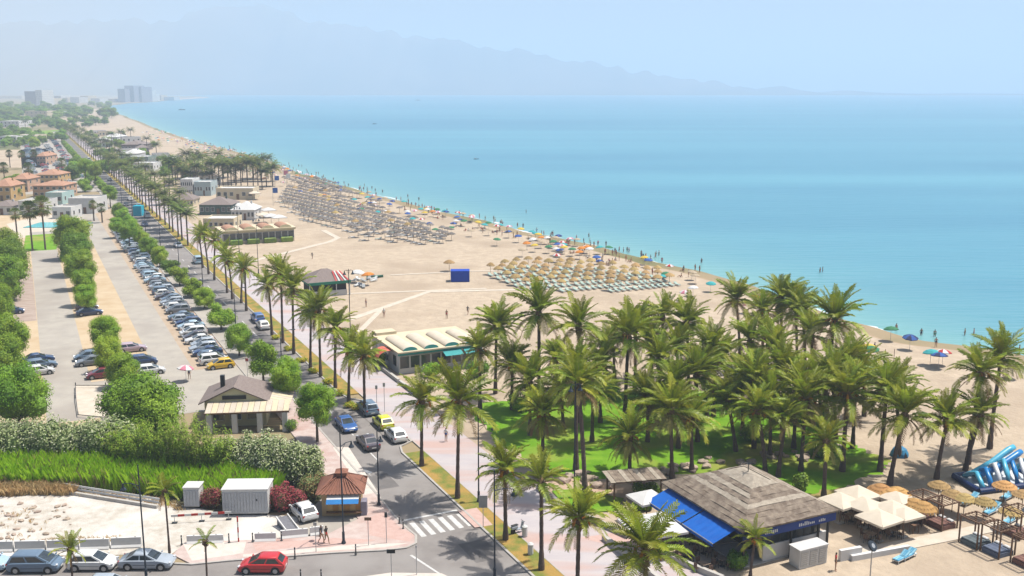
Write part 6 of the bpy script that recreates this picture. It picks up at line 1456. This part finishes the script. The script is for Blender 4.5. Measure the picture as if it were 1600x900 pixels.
# ------------------------------------------------------------------ beach furniture
STRAW = mat('straw_thatch', (0.52, 0.36, 0.15), (0.40, 0.27, 0.11), scale=3, rough=.95, var=.2, bump=.03, bscale=18)
STRAWG = mat('grey_thatch', (0.25, 0.225, 0.205), (0.18, 0.16, 0.15), scale=3, rough=.95, var=.2, bump=.03, bscale=18)
ORTH = mat('orange_thatch', (0.62, 0.36, 0.14), (0.52, 0.28, 0.10), scale=3, rough=.95, var=.15, bump=.03, bscale=18)
BEDB = mat('blue_sunbed', (0.10, 0.36, 0.55), (0.30, 0.58, 0.70), scale=2.2, rough=.7, lo=.47, hi=.53, stretch=(.2, 3.2, 1)); BEDG = mat('green_sunbed', (0.32, 0.46, 0.40), (0.48, 0.58, 0.52), scale=2, rough=.7); BEDS = mat('grey_sunbed', (0.40, 0.42, 0.43), (0.32, 0.34, 0.35), scale=2, rough=.7); BEDW = mat('white_sunbed', (0.72, 0.73, 0.72), (0.64, 0.66, 0.66), scale=2, rough=.6)
def thatch_mesh(m, r_=1.25, h=.62, seed=0):
    r = random.Random(seed); mb = MB(); n = 16
    mb.lathe([(r_, 0), (r_ * .68, h * .42), (r_ * .36, h * .75), (.03, h)], n, (0, 0, 0)); mb.lathe([(r_ * .97, -.02), (.05, h * .75)], n)
    for i in range(34): a = i * 2 * math.pi / 34 + r.uniform(-.06, .06); c, s_ = math.cos(a), math.sin(a); l = r.uniform(.12, .26); k = .11; mb.face([(c * r_ - s_ * k, s_ * r_ + c * k, .02), (c * r_ + s_ * k, s_ * r_ - c * k, .02), (c * (r_ + .06) + s_ * k * .5, s_ * (r_ + .06) - c * k * .5, -l), (c * (r_ + .06) - s_ * k * .5, s_ * (r_ + .06) + c * k * .5, -l)])
    for z, rr_ in ((h * .42, .70), (h * .75, .39)):
        for i in range(20): a = i * 2 * math.pi / 20; c, s_ = math.cos(a), math.sin(a); mb.face([(c * r_ * rr_ - s_ * .1, s_ * r_ * rr_ + c * .1, z + .03), (c * r_ * rr_ + s_ * .1, s_ * r_ * rr_ - c * .1, z + .03), (c * r_ * (rr_ + .12), s_ * r_ * (rr_ + .12), z - .06)])
    return mb.mesh('canopy', m)
TH = {'straw': thatch_mesh(STRAW), 'grey': thatch_mesh(STRAWG, 1.2, .5), 'orange': thatch_mesh(ORTH, 1.35, .7)}
POLE = MB().tube([(0, 0, 0), (0, 0, 2.2)], .045, 6).mesh('pole', WOOD)
def thatch(loc, kind, label, group=None, sc=1.0):
    t = thing('thatch_parasol', label, 'parasol', loc, rnd.uniform(0, 6), group); link('pole', POLE, t); c = link('canopy', TH[kind], t); c.location = (0, 0, 2.05)
    t.scale = (sc, sc, sc); return t
def bed_geom(m):
    fr = MB(); fr.box((0, 0, .28), (1.9, .64, .06)); le = []
    mt = MB(); mt.box((-.3, 0, .36), (1.25, .6, .09), bev=.025); bk = MB(); bk.add([(.33, -.3, .33), (.92, -.3, .66), (.92, .3, .66), (.33, .3, .33), (.29, -.3, .41), (.88, -.3, .74), (.88, .3, .74), (.29, .3, .41)], [(3, 2, 1, 0), (4, 5, 6, 7), (0, 1, 5, 4), (1, 2, 6, 5), (2, 3, 7, 6), (3, 0, 4, 7)])
    return fr, mt, bk
def bed_meshes(m):
    fr, mt, bk = bed_geom(m); return fr.mesh('frame', BEDW), mt.mesh('mattress', m), bk.mesh('backrest', m), MB().box((0, 0, .125), (.05, .05, .25)).mesh('leg', BEDW)
BM = {'blue': bed_meshes(BEDB), 'green': bed_meshes(BEDG), 'grey': bed_meshes(BEDS), 'white': bed_meshes(BEDW)}
def sunbed(loc, rz, kind, label, group=None):
    t = thing('sunbed', label, 'sunbed', loc, rz, group); f, m_, b, l = BM[kind]; link('frame', f, t); link('mattress', m_, t); link('backrest', b, t)
    for x in (-.85, .8):
        for y in (-.28, .28): q = link('leg', l, t); q.location = (x, y, 0)
    return t
def bed_small(m):
    mb = MB(); i = 0
    for g_, mi in zip(bed_geom(m), (0, 1, 1)):
        i0 = len(mb.v); mb.v += g_.v
        for f in g_.f: mb.f.append(tuple(i0 + q for q in f)); mb.m.append(mi)
    for x in (-.85, .8):
        for y in (-.28, .28): mb.box((x, y, .125), (.05, .05, .25))
    return mb.mesh('sunbed', [BEDW, m])
BSM = {'green': bed_small(BEDG), 'grey': bed_small(BEDS), 'white': bed_small(BEDW)}
def bed_far(loc, rz, kind, label, group): o = link('sunbed', BSM[kind]); o.location = loc; o.rotation_euler = (0, 0, rz); return tag(o, label, 'sunbed', group)
def thatch_far(kind):
    mb = MB(); src = TH[kind]; mb.v = [(v.co.x, v.co.y, v.co.z + 2.05) for v in src.vertices]; mb.f = [tuple(p.vertices) for p in src.polygons]; mb.m = [0] * len(mb.f); mb.tube([(0, 0, 0), (0, 0, 2.2)], .05, 5, 1); return mb.mesh('thatch_parasol', [src.materials[0], WOOD])
TF = {k: thatch_far(k) for k in ('straw', 'grey')}
def grid_in(poly, ds, dt, jit, r, off=0):
    w_ = [st(P(*q)) for q in poly]; ss = [q[0] for q in w_]; ts = [q[1] for q in w_]; out = []; s_ = min(ss); row = 0
    while s_ < max(ss):
        t_ = min(ts) + (dt * .5 if row % 2 and off else 0)
        while t_ < max(ts):
            if in_poly(s_, t_, w_): out.append((s_ + r.uniform(-jit, jit), t_ + r.uniform(-jit, jit), row))
            t_ += dt
        s_ += ds; row += 1
    return out
rb = random.Random(12)
for s_, t_, row in grid_in([(758, 432), (800, 453), (1010, 456), (1052, 448), (1040, 430), (870, 416), (790, 416)], 4.4, 2.9, .18, rb):
    o = link('thatch_parasol', TF['straw']); o.location = R(s_, t_); o.rotation_euler = (rb.uniform(-.08, .08), rb.uniform(-.08, .08), rb.uniform(0, 6)); q = rb.uniform(.68, .9); o.scale = (q, q, rb.uniform(.88, 1.05)); tag(o, 'straw parasol in the field of green sunbeds before the sea', 'parasol', 'straw parasols of the green sunbed field')
    for k in (-.7, .7): bed_far(R(s_ - 1.7, t_ + k), RA + math.pi / 2 + rb.uniform(-.06, .06), 'green', 'green sunbed in the field of straw parasols before the sea', 'green sunbeds before the sea')
fp = [st(P(*q)) for q in [(436, 318), (478, 346), (575, 376), (700, 385), (720, 376), (620, 330), (520, 298), (455, 288)]]
nb = 0
for rw in range(12):
    o_ = (rw - 3) * 4.6
    for j in range(60):
        s_ = 300 - j * 3.3 + rb.uniform(-.3, .3) ; t_ = 36 + o_ + (300 - s_) * .17 + rb.uniform(-.25, .25)
        if not in_poly(s_, t_, fp) or rb.random() < .06 or (j // 9 + rw) % 7 == 3: continue
        kd = 'grey' if rb.random() < .95 else 'straw'
        o = link('thatch_parasol', TF[kd]); o.location = R(s_, t_); o.rotation_euler = (0, 0, rb.uniform(0, 6)); o.scale = (.9, .9, .92); tag(o, 'weathered %s thatch parasol in the large sunbed field, %s row from land' % ('grey' if kd == 'grey' else 'yellow', ordw(rw + 1)), 'parasol', 'thatch parasols of the large sunbed field')
        if rb.random() < .8 and nb < 150: nb += 1; bed_far(R(s_ - .3, t_ - 1.9), RA + math.pi * (rb.random() < .5), rb.choice(('grey', 'white', 'white', 'green')), 'sunbed in the large thatch parasol field, %s row from land' % ordw(rw + 1), 'sunbeds of the large field')
g3 = grid_in([(436, 268), (452, 264), (540, 300), (560, 312), (520, 306), (446, 290)], 6, 4, .5, rb)
for s_, t_, row in g3[:40]: o = link('thatch_parasol', TF['grey']); o.location = R(s_, t_); tag(o, 'grey thatch parasol in the small field right of the far grove', 'parasol', 'thatch parasols right of the far grove')
# fabric parasols
def gore_mesh(name, cols, r_=1.05, h=.42):
    mb = MB(); n = 8
    for i in range(n):
        a, b = 2 * math.pi * i / n, 2 * math.pi * (i + 1) / n; p = lambda q, rr_, z: (math.cos(q) * rr_, math.sin(q) * rr_, z)
        mb.face([p(a, r_, 0), p(b, r_, 0), p(b, r_ * .55, h * .68), p(a, r_ * .55, h * .68)], i % len(cols)); mb.face([p(a, r_ * .55, h * .68), p(b, r_ * .55, h * .68), (0, 0, h)], i % len(cols)); mb.face([p(b, r_, 0), p(a, r_, 0), p(a, r_ * 1.01, -.1), p(b, r_ * 1.01, -.1)], i % len(cols))
    return mb
FABC = {'red': ['red', 'white'], 'blue': ['blue'], 'green': ['green'], 'yellow': ['yellow'], 'white': ['white'], 'orange': ['orange'], 'pink': ['pink', 'white'], 'turquoise': ['turquoise'], 'navy': ['navy', 'blue'], 'beige': ['beige']}
def fab_small(c):
    mb = gore_mesh('p', FABC[c]); mb.v = [(x, y, z + 1.75) for x, y, z in mb.v]; mb.tube([(0, 0, 0), (0, 0, 2.15)], .025, 5, len(FABC[c])); return mb.mesh('beach_umbrella', [CLOTH[q] for q in FABC[c]] + [STEEL])
FB = {c: fab_small(c) for c in FABC}
def umbrella_far(loc, c, label, group): o = link('beach_umbrella', FB[c]); o.location = loc; o.rotation_euler = (rb.uniform(-.12, .12), rb.uniform(-.12, .12), rb.uniform(0, 6)); return tag(o, label, 'umbrella', group)
FP = {c: gore_mesh('canopy', FABC[c]).mesh('canopy', [CLOTH[q] for q in FABC[c]]) for c in FABC}; FPOLE = MB().tube([(0, 0, 0), (0, 0, 2.2)], .025, 6).mesh('pole', STEEL)
def umbrella(loc, c, label, sc=1.0):
    t = thing('beach_umbrella', label, 'umbrella', loc, rb.uniform(0, 6)); link('pole', FPOLE, t); k = link('canopy', FP[c], t); k.location = (0, 0, 1.75); k.rotation_euler = (.08, .1, 0); t.scale = (sc, sc, sc); return t
umbrella(P(291, 596, .01), 'pink', 'pink parasol beside a person at the parking entry', 1.1)
for x, y, c, lab in [(1391, 533, 'green', 'green umbrella on the wet sand near the waterline'), (1421, 547, 'navy', 'blue umbrella near the waterline, left of the shade cluster'), (1453, 571, 'turquoise', 'pale blue umbrella in the cluster on the right beach'), (1472, 571, 'red', 'red umbrella in the cluster on the right beach'), (1466, 576, 'navy', 'dark umbrella at the front of the cluster on the right beach'), (1581, 592, 'beige', 'beige umbrella at the right edge beside the tall palm'), (1355, 562, 'yellow', 'yellow umbrella beside the sports posts on the sand'), (1360, 566, 'green', 'pale green umbrella on the sand just right of the grove')]: umbrella(P(x, y), c, lab, 1.15)
ck = list(FABC)
for i, (x, y, c) in enumerate([(833, 384, 'white'), (858, 396, 'green'), (870, 400, 'white'), (875, 402, 'navy'), (845, 388, 'beige'), (865, 388, 'green'), (932, 413, 'blue'), (936, 420, 'navy'), (906, 405, 'orange'), (1007, 414, 'yellow'), (1012, 418, 'blue'), (1045, 428, 'red'), (1080, 438, 'beige'), (1086, 444, 'beige'), (1070, 470, 'pink'), (1083, 463, 'white'), (1110, 456, 'turquoise'), (870, 410, 'red'), (795, 372, 'navy'), (776, 362, 'red'), (685, 340, 'pink'), (664, 341, 'yellow'), (1180, 478, 'orange'), (1195, 485, 'white'), (1170, 490, 'pink'), (1040, 440, 'green'), (1035, 445, 'turquoise')]):
    umbrella_far(P(x, y), c, '%s beach umbrella near the waterline, %s of the scattered ones from the left' % (c, ordw(1 + sorted([833, 858, 870, 875, 845, 865, 932, 936, 906, 1007, 1012, 1045, 1080, 1086, 1070, 1083, 1110, 870, 795, 776, 685, 664, 1180, 1195, 1170, 1040, 1035]).index(x))), 'scattered umbrellas near the waterline')
for i in range(255):
    s_ = 110 + 780 * rb.random() ** 1.35; t_ = coast_t(s_) - 4 - 22 * rb.random() ** 1.5; c = rb.choice(ck); umbrella_far(R(s_, t_), c, '%s umbrella in the crowded strip along the distant waterline' % c, 'umbrellas along the distant waterline')
for i in range(30):
    s_ = 70 + 110 * rb.random(); t_ = coast_t(s_) - 3 - 12 * rb.random(); person(R(s_, t_), rb.uniform(0, 6), rb.choice(('sit', 'stand', 'sit')), rb.choice((None, None, 'red', 'white')), rb.choice(wc), 'sunbather on the sand between umbrellas near the waterline', 'sunbathers near the waterline')
# windbreak flags by the far field
for i, (x, y, c, m_) in enumerate([(430, 300, 'blue', 0), (427, 322, 'blue', 0), (444, 290, 'pink', 0), (448, 296, 'white', 0)]):
    t = thing('banner_flag', '%s banner flag by the far sunbed field, %s from the left' % ('blue' if c == 'blue' else c, ordw([427, 430, 444, 448].index(x) + 1)), 'flag', P(x, y), RA); MB().tube([(0, 0, 0), (0, 0, 6.5)], .06, 6).build('pole', STEEL, t); MB().box((.9, 0, 5.4), (1.7, .05, 1.8), bev=.01).build('cloth', CLOTH[c], t)

# ------------------------------------------------------------------ terrace and beach club at lower right
def square_parasol(loc, wd, m, label, rz=RA, h=2.5, group=None):
    t = thing('square_parasol', label, 'parasol', loc, rz, group); k = wd / 2; c = MB()
    for j in range(4):
        a = [(-k, -k), (k, -k), (k, k), (-k, k)]; p, q = a[j], a[(j + 1) % 4]; mx = ((p[0] + q[0]) / 2, (p[1] + q[1]) / 2)
        for u, v in ((p, mx), (mx, q)): c.face([(u[0], u[1], h - (.0 if u is mx else .0)), (v[0], v[1], h), (v[0] * .5, v[1] * .5, h + wd * .10), (u[0] * .5, u[1] * .5, h + wd * .10)]); c.face([(u[0] * .5, u[1] * .5, h + wd * .10), (v[0] * .5, v[1] * .5, h + wd * .10), (0, 0, h + wd * .185)]); c.face([(v[0], v[1], h), (u[0], u[1], h), (u[0], u[1], h - .2), (v[0], v[1], h - .2)])
    c.build('canopy', m, t); MB().tube([(0, 0, 0), (0, 0, h + wd * .18)], .05, 8).build('pole', WOOD, t); MB().box((0, 0, .06), (.7, .7, .12), bev=.02).build('foot', CONC, t)
    rb_ = MB()
    for j in range(4): a = j * math.pi / 2 + math.pi / 4; rb_.bar((0, 0, h + wd * .17), (math.cos(a) * k * 1.4, math.sin(a) * k * 1.4, h + .0), .03, .03)
    rb_.build('ribs', WOOD, t); return t
square_parasol(P(1018, 862), 4.6, WHITEC, 'large white square parasol left of the blue awnings', RA - .1); square_parasol(P(1010, 816), 2.9, WHITEC, 'smaller white parasol between the pergola and the blue awnings')
cp = [(1338, 805), (1312, 817), (1350, 824), (1392, 830), (1372, 845), (1400, 812), (1410, 838)]
for i, q in enumerate(cp): square_parasol(P(*q), 3.1 if i < 5 else 2.6, CREAMC, 'cream square parasol on the terrace right of the restaurant, %s from the left' % ordw(1 + sorted(c[0] for c in cp).index(q[0])), RA + .1 * (i % 3), 2.25, 'cream parasols of the terrace')
ot = [(1374, 795), (1392, 803), (1410, 811), (1426, 819), (1440, 824), (1400, 800)]
for i, q in enumerate(ot): thatch(P(*q), 'orange', 'orange-brown thatch parasol behind the cream ones, %s from the left' % ordw(1 + sorted(c[0] for c in ot).index(q[0])), 'orange thatch parasols', .95)
sp = [(1505, 806), (1536, 812), (1577, 828), (1567, 786), (1487, 800), (1596, 800), (1465, 785)]
for i, q in enumerate(sp): thatch(P(*q), 'straw' if i != 3 else 'orange', 'straw parasol among the blue sunbeds at right, %s from the left' % ordw(1 + sorted(c[0] for c in sp).index(q[0])), 'straw parasols among the blue sunbeds', .86)
sbd = [(1408, 876), (1418, 872), (1512, 788), (1518, 783), (1547, 803), (1552, 798), (1573, 780), (1580, 775), (1576, 818), (1584, 813), (1598, 806)]
for i, q in enumerate(sbd): sunbed(P(*q), RA + .2, 'blue', 'blue striped sunbed on the sand at right, %s from the left' % ordw(1 + sorted(c[0] for c in sbd).index(q[0])), 'blue sunbeds at the right')
def gazebo(px, label, rz, m, wd=2.0, d=1.9, h=2.5, sheets=True):
    t = thing('gazebo_bed', label, 'day bed', P(*px), rz); k, l = wd / 2, d / 2
    for x in (-k, k):
        for y in (-l, l): MB().box((x, y, h / 2), (.11, .11, h)).build('post', WOOD, t)
    for x in (-k, k): MB().box((x, 0, h + .05), (.1, d + .1, .1)).build('beam', WOOD, t)
    for y in (-l, l): MB().box((0, y, h + .055), (wd - .12, .1, .1)).build('beam', WOOD, t)
    for j in range(5): MB().box((-k + wd * (j + .5) / 5, 0, h + .13), (.06, d + .1, .04)).build('slat', WOOD, t)
    MB().box((0, 0, .22), (wd - .15, d - .15, .4)).build('bed_base', m, t); MB().box((0, 0, .5), (wd - .25, d - .25, .16), bev=.05).build('mattress', m, t)
    for y in (-.45, .45): MB().box((k * .62, y, .66), (.35, .6, .2), bev=.06).build('cushion', WHITEC, t)
    return t
GB = mat('grey_blue_fabric', (0.15, 0.18, 0.26), (0.12, 0.15, 0.21), scale=2, rough=.8); GG = mat('slate_fabric', (0.12, 0.15, 0.16), (0.17, 0.20, 0.21), scale=2, rough=.8); GBR = mat('brown_fabric', (0.26, 0.13, 0.10), (0.20, 0.10, 0.08), scale=2, rough=.8)
gazebo((1524, 850), 'slate grey day bed under a slatted frame', RA, GG); gazebo((1558, 864), 'blue-grey day bed under a slatted frame, beside the slate one', RA, GB); gazebo((1606, 882), 'brown day bed under a frame, cut off by the right edge', RA, GBR); gazebo((1470, 822), 'brown day bed under a bare wooden frame', RA, GBR); gazebo((1440, 812), 'low brown day bed half hidden behind the orange thatch', RA, GBR); gazebo((1590, 836), 'brown framed day bed among the blue sunbeds', RA, GBR)
t = thing('menu_stand', 'small brown menu stand on the sand before the cream parasols', 'stand', P(1428, 832), RA); MB().box((0, 0, .8), (.8, .5, .1), bev=.02).build('top', WOOD, t); MB().box((0, .1, 1.15), (.8, .08, .6)).build('board', TRIM, t)
for x in (-.33, .33):
    for y in (-.2, .2): MB().box((x, y, .38), (.06, .06, .75)).build('leg', WOOD, t)
# inflatable water park stored on the sand
def inflatable():
    A = P(1556, 756); t = thing('inflatable_slide', 'blue and white inflatable slide on the sand at the right edge', 'inflatable', A, RA * .6)
    IB = mat('inflatable_blue', (0.01, 0.25, 0.62), (0.01, 0.20, 0.54), scale=1, rough=.35, spec=.5); IC = mat('inflatable_cyan', (0.10, 0.50, 0.72), (0.08, 0.45, 0.66), scale=1, rough=.35, spec=.5); IW = mat('inflatable_white', (0.78, 0.8, 0.82), (0.72, 0.74, 0.76), scale=1, rough=.35, spec=.5); ID = mat('inflatable_navy', (0.01, 0.03, 0.12), (0.01, 0.025, 0.1), scale=1, rough=.4)
    base = [(-3.6, -1.8), (4.0, -1.8), (4.4, 2.4), (-3.2, 2.4)]; b_ = MB()
    for i in range(4): p, q = base[i], base[(i + 1) % 4]; b_.tube([(p[0], p[1], .3), (q[0], q[1], .3)], .32, 10)
    b_.build('base_tube', ID, t); MB().prism([(-3.5, -1.7), (4.0, -1.7), (4.3, 2.3), (-3.1, 2.3)], .1, .35).build('floor', IW, t)
    for i in range(7):
        x = -2.9 + i * 1.05; hh = 1.5 + .35 * i if i < 4 else 2.4
        pts = [(x, -1.5, .4), (x + .1, -1.0, hh * .62), (x + .3, -.1, hh), (x + .5, .9, hh * .72), (x + .6, 1.9, .4)]; MB().tube(pts, [.28, .26, .25, .26, .28], 10).build('arch_tube', (IC, IB, IW)[i % 3], t, smooth=True)
    MB().tube([(-2.2, .9, 1.1), (0, .9, 2.0), (2.2, 1.1, 3.1), (2.9, 1.2, 3.3)], [.3, .32, .34, .3], 10).build('slide_rail', IC, t, smooth=True); MB().tube([(-2.4, .1, 1.0), (0, .0, 1.8), (2.3, .1, 2.9), (3.0, .3, 3.1)], [.3, .32, .34, .3], 10).build('slide_rail', IB, t, smooth=True)
    MB().add([(-2.3, .2, 1.1), (2.6, .2, 2.9), (2.6, 1.1, 3.0), (-2.3, .9, 1.15)], [(0, 1, 2, 3)]).build('slide_bed', IW, t)
inflatable()
t = thing('beach_tent', 'small blue dome tent on the grass at the right of the grove', 'tent', P(1405, 712), .4); MB().lathe([(1.0, 0), (.95, .4), (.7, .85), (.3, 1.1), (.02, 1.15)], 10).build('dome', mat('tent_blue', (0.04, 0.20, 0.42), (0.05, 0.28, 0.45), scale=2, rough=.7), t); MB().face([(-.3, -1.02, 0), (.3, -1.02, 0), (0, -.86, .7)]).build('door_flap', TRIM, t)
# sports posts on the sand
for i, x in enumerate((1382, 1396)):
    t = thing('net_post', ('left', 'right')[i] + ' one of two thin net posts on the sand right of the grove', 'post', P(x, 570)); MB().tube([(0, 0, 0), (0, 0, 2.4)], .04, 6).build('shaft', WOOD, t); MB().lathe([(.2, 0), (.2, .05), (.05, .12)], 8).build('foot', CONC, t)
# beached green boat, pile of boards near the beach bar
def boat(loc, rz, label, L, m, mast=False, sc=1.0):
    t = thing('boat', label, 'boat', loc, rz); n = 9; mb = MB(); rings = []
    for i in range(n):
        u = i / (n - 1); x = -L / 2 + L * u; w_ = L * .16 * (1 - (abs(u - .4) / .6) ** 2.4 if u > .4 else 1 - .25 * ((.4 - u) / .4) ** 2); w_ = max(w_, .02); z = L * .11 + L * .05 * max(0, u - .5) * 2
        rings.append([(x, -w_, z), (x, -w_ * .75, z * .35), (x, 0, .0), (x, w_ * .75, z * .35), (x, w_, z), (x, 0, z * .82)])
    v = [p for r in rings for p in r]; f = []
    for i in range(n - 1):
        for j in range(6): f.append((i * 6 + j, i * 6 + (j + 1) % 6, i * 6 + 6 + (j + 1) % 6, i * 6 + 6 + j))
    f.append(tuple(range(6))); f.append(tuple((n - 1) * 6 + j for j in range(6))[::-1]); mb.add(v, f); mb.build('hull', m, t)
    MB().box((-L * .15, 0, L * .17), (L * .25, L * .18, L * .12), bev=L * .015).build('cabin', BEDW, t)
    if mast: MB().tube([(-L * .05, 0, L * .2), (-L * .05, 0, L * .42)], L * .008, 6).build('mast', METAL, t)
    return t
boat(P(586, 434), .3, 'small green boat drawn up on the sand beside the beach bar', 3.6, mat('boat_green', (0.05, 0.2, 0.13), (0.04, 0.17, 0.11), scale=2, rough=.5))
SHIP = mat('ship_hull', (0.06, 0.07, 0.10), (0.05, 0.06, 0.09), scale=.2, rough=.6)
for x, y, L, lab in [(1143, 145, 70, 'dark cargo ship on the hazy horizon, left of two'), (1175, 145, 85, 'dark cargo ship on the hazy horizon, right of two'), (653, 157, 14, 'small dark boat far out in the bay'), (585, 194, 5, 'small boat off the distant beach, middle of the bay'), (284, 172, 12, 'small boat off the far headland'), (744, 249, 3, 'tiny boat in the bay off the sunbed field')]: boat(P(x, y, -.4), .2, lab, L, SHIP, True)
for i in range(9):
    q = (560 + rb.uniform(-12, 30), 446 + rb.uniform(-10, 6)); bed_far(P(*q), rb.uniform(0, 3), rb.choice(('white', 'grey')), 'stacked sunbed lying beside the grey-roofed beach bar', 'sunbeds beside the beach bar')
for x, y, c, lab in [(560, 442, 'white', 'white umbrella beside the grey-roofed beach bar'), (575, 446, 'orange', 'orange umbrella beside the grey-roofed beach bar')]: umbrella(P(x, y), c, lab, 1.3)
thatch(P(702, 424), 'straw', 'straw parasol standing alone beside the blue box tent')
# white canopies around the far beach clubs
for i, (x, y) in enumerate([(352, 310), (368, 308), (384, 309), (398, 312), (372, 332), (388, 334), (412, 348), (424, 350), (436, 352), (300, 318), (420, 340)]):
    square_parasol(P(x, y), 4.2, WHITEC if i % 3 else CREAMC, 'pale canopy among the far beach clubs, %s from the left' % ordw(1 + sorted([352, 368, 384, 398, 372, 388, 412, 424, 436, 300, 420]).index(x)), group='pale canopies of the far beach clubs')
# ------------------------------------------------------------------ haze over the bay
def haze(density):
    m = bpy.data.materials.new('haze_air'); m.use_nodes = True; nt = m.node_tree; nt.nodes.clear()
    v = nt.nodes.new('ShaderNodeVolumePrincipled'); o = nt.nodes.new('ShaderNodeOutputMaterial')
    v.inputs['Color'].default_value = (0.60, 0.725, 0.885, 1); v.inputs['Density'].default_value = density; v.inputs['Anisotropy'].default_value = 0.0
    v.inputs['Density Attribute'].default_value = ''
    nt.links.new(v.outputs[0], o.inputs['Volume'])
    m.cycles.homogeneous_volume = True
    mb = MB().box((0, 17000, 326), (54000, 36000, 660))
    return tag(mb.build('haze', m), 'pale blue summer haze over the bay', 'haze', kind='stuff')
haze(0.00030)
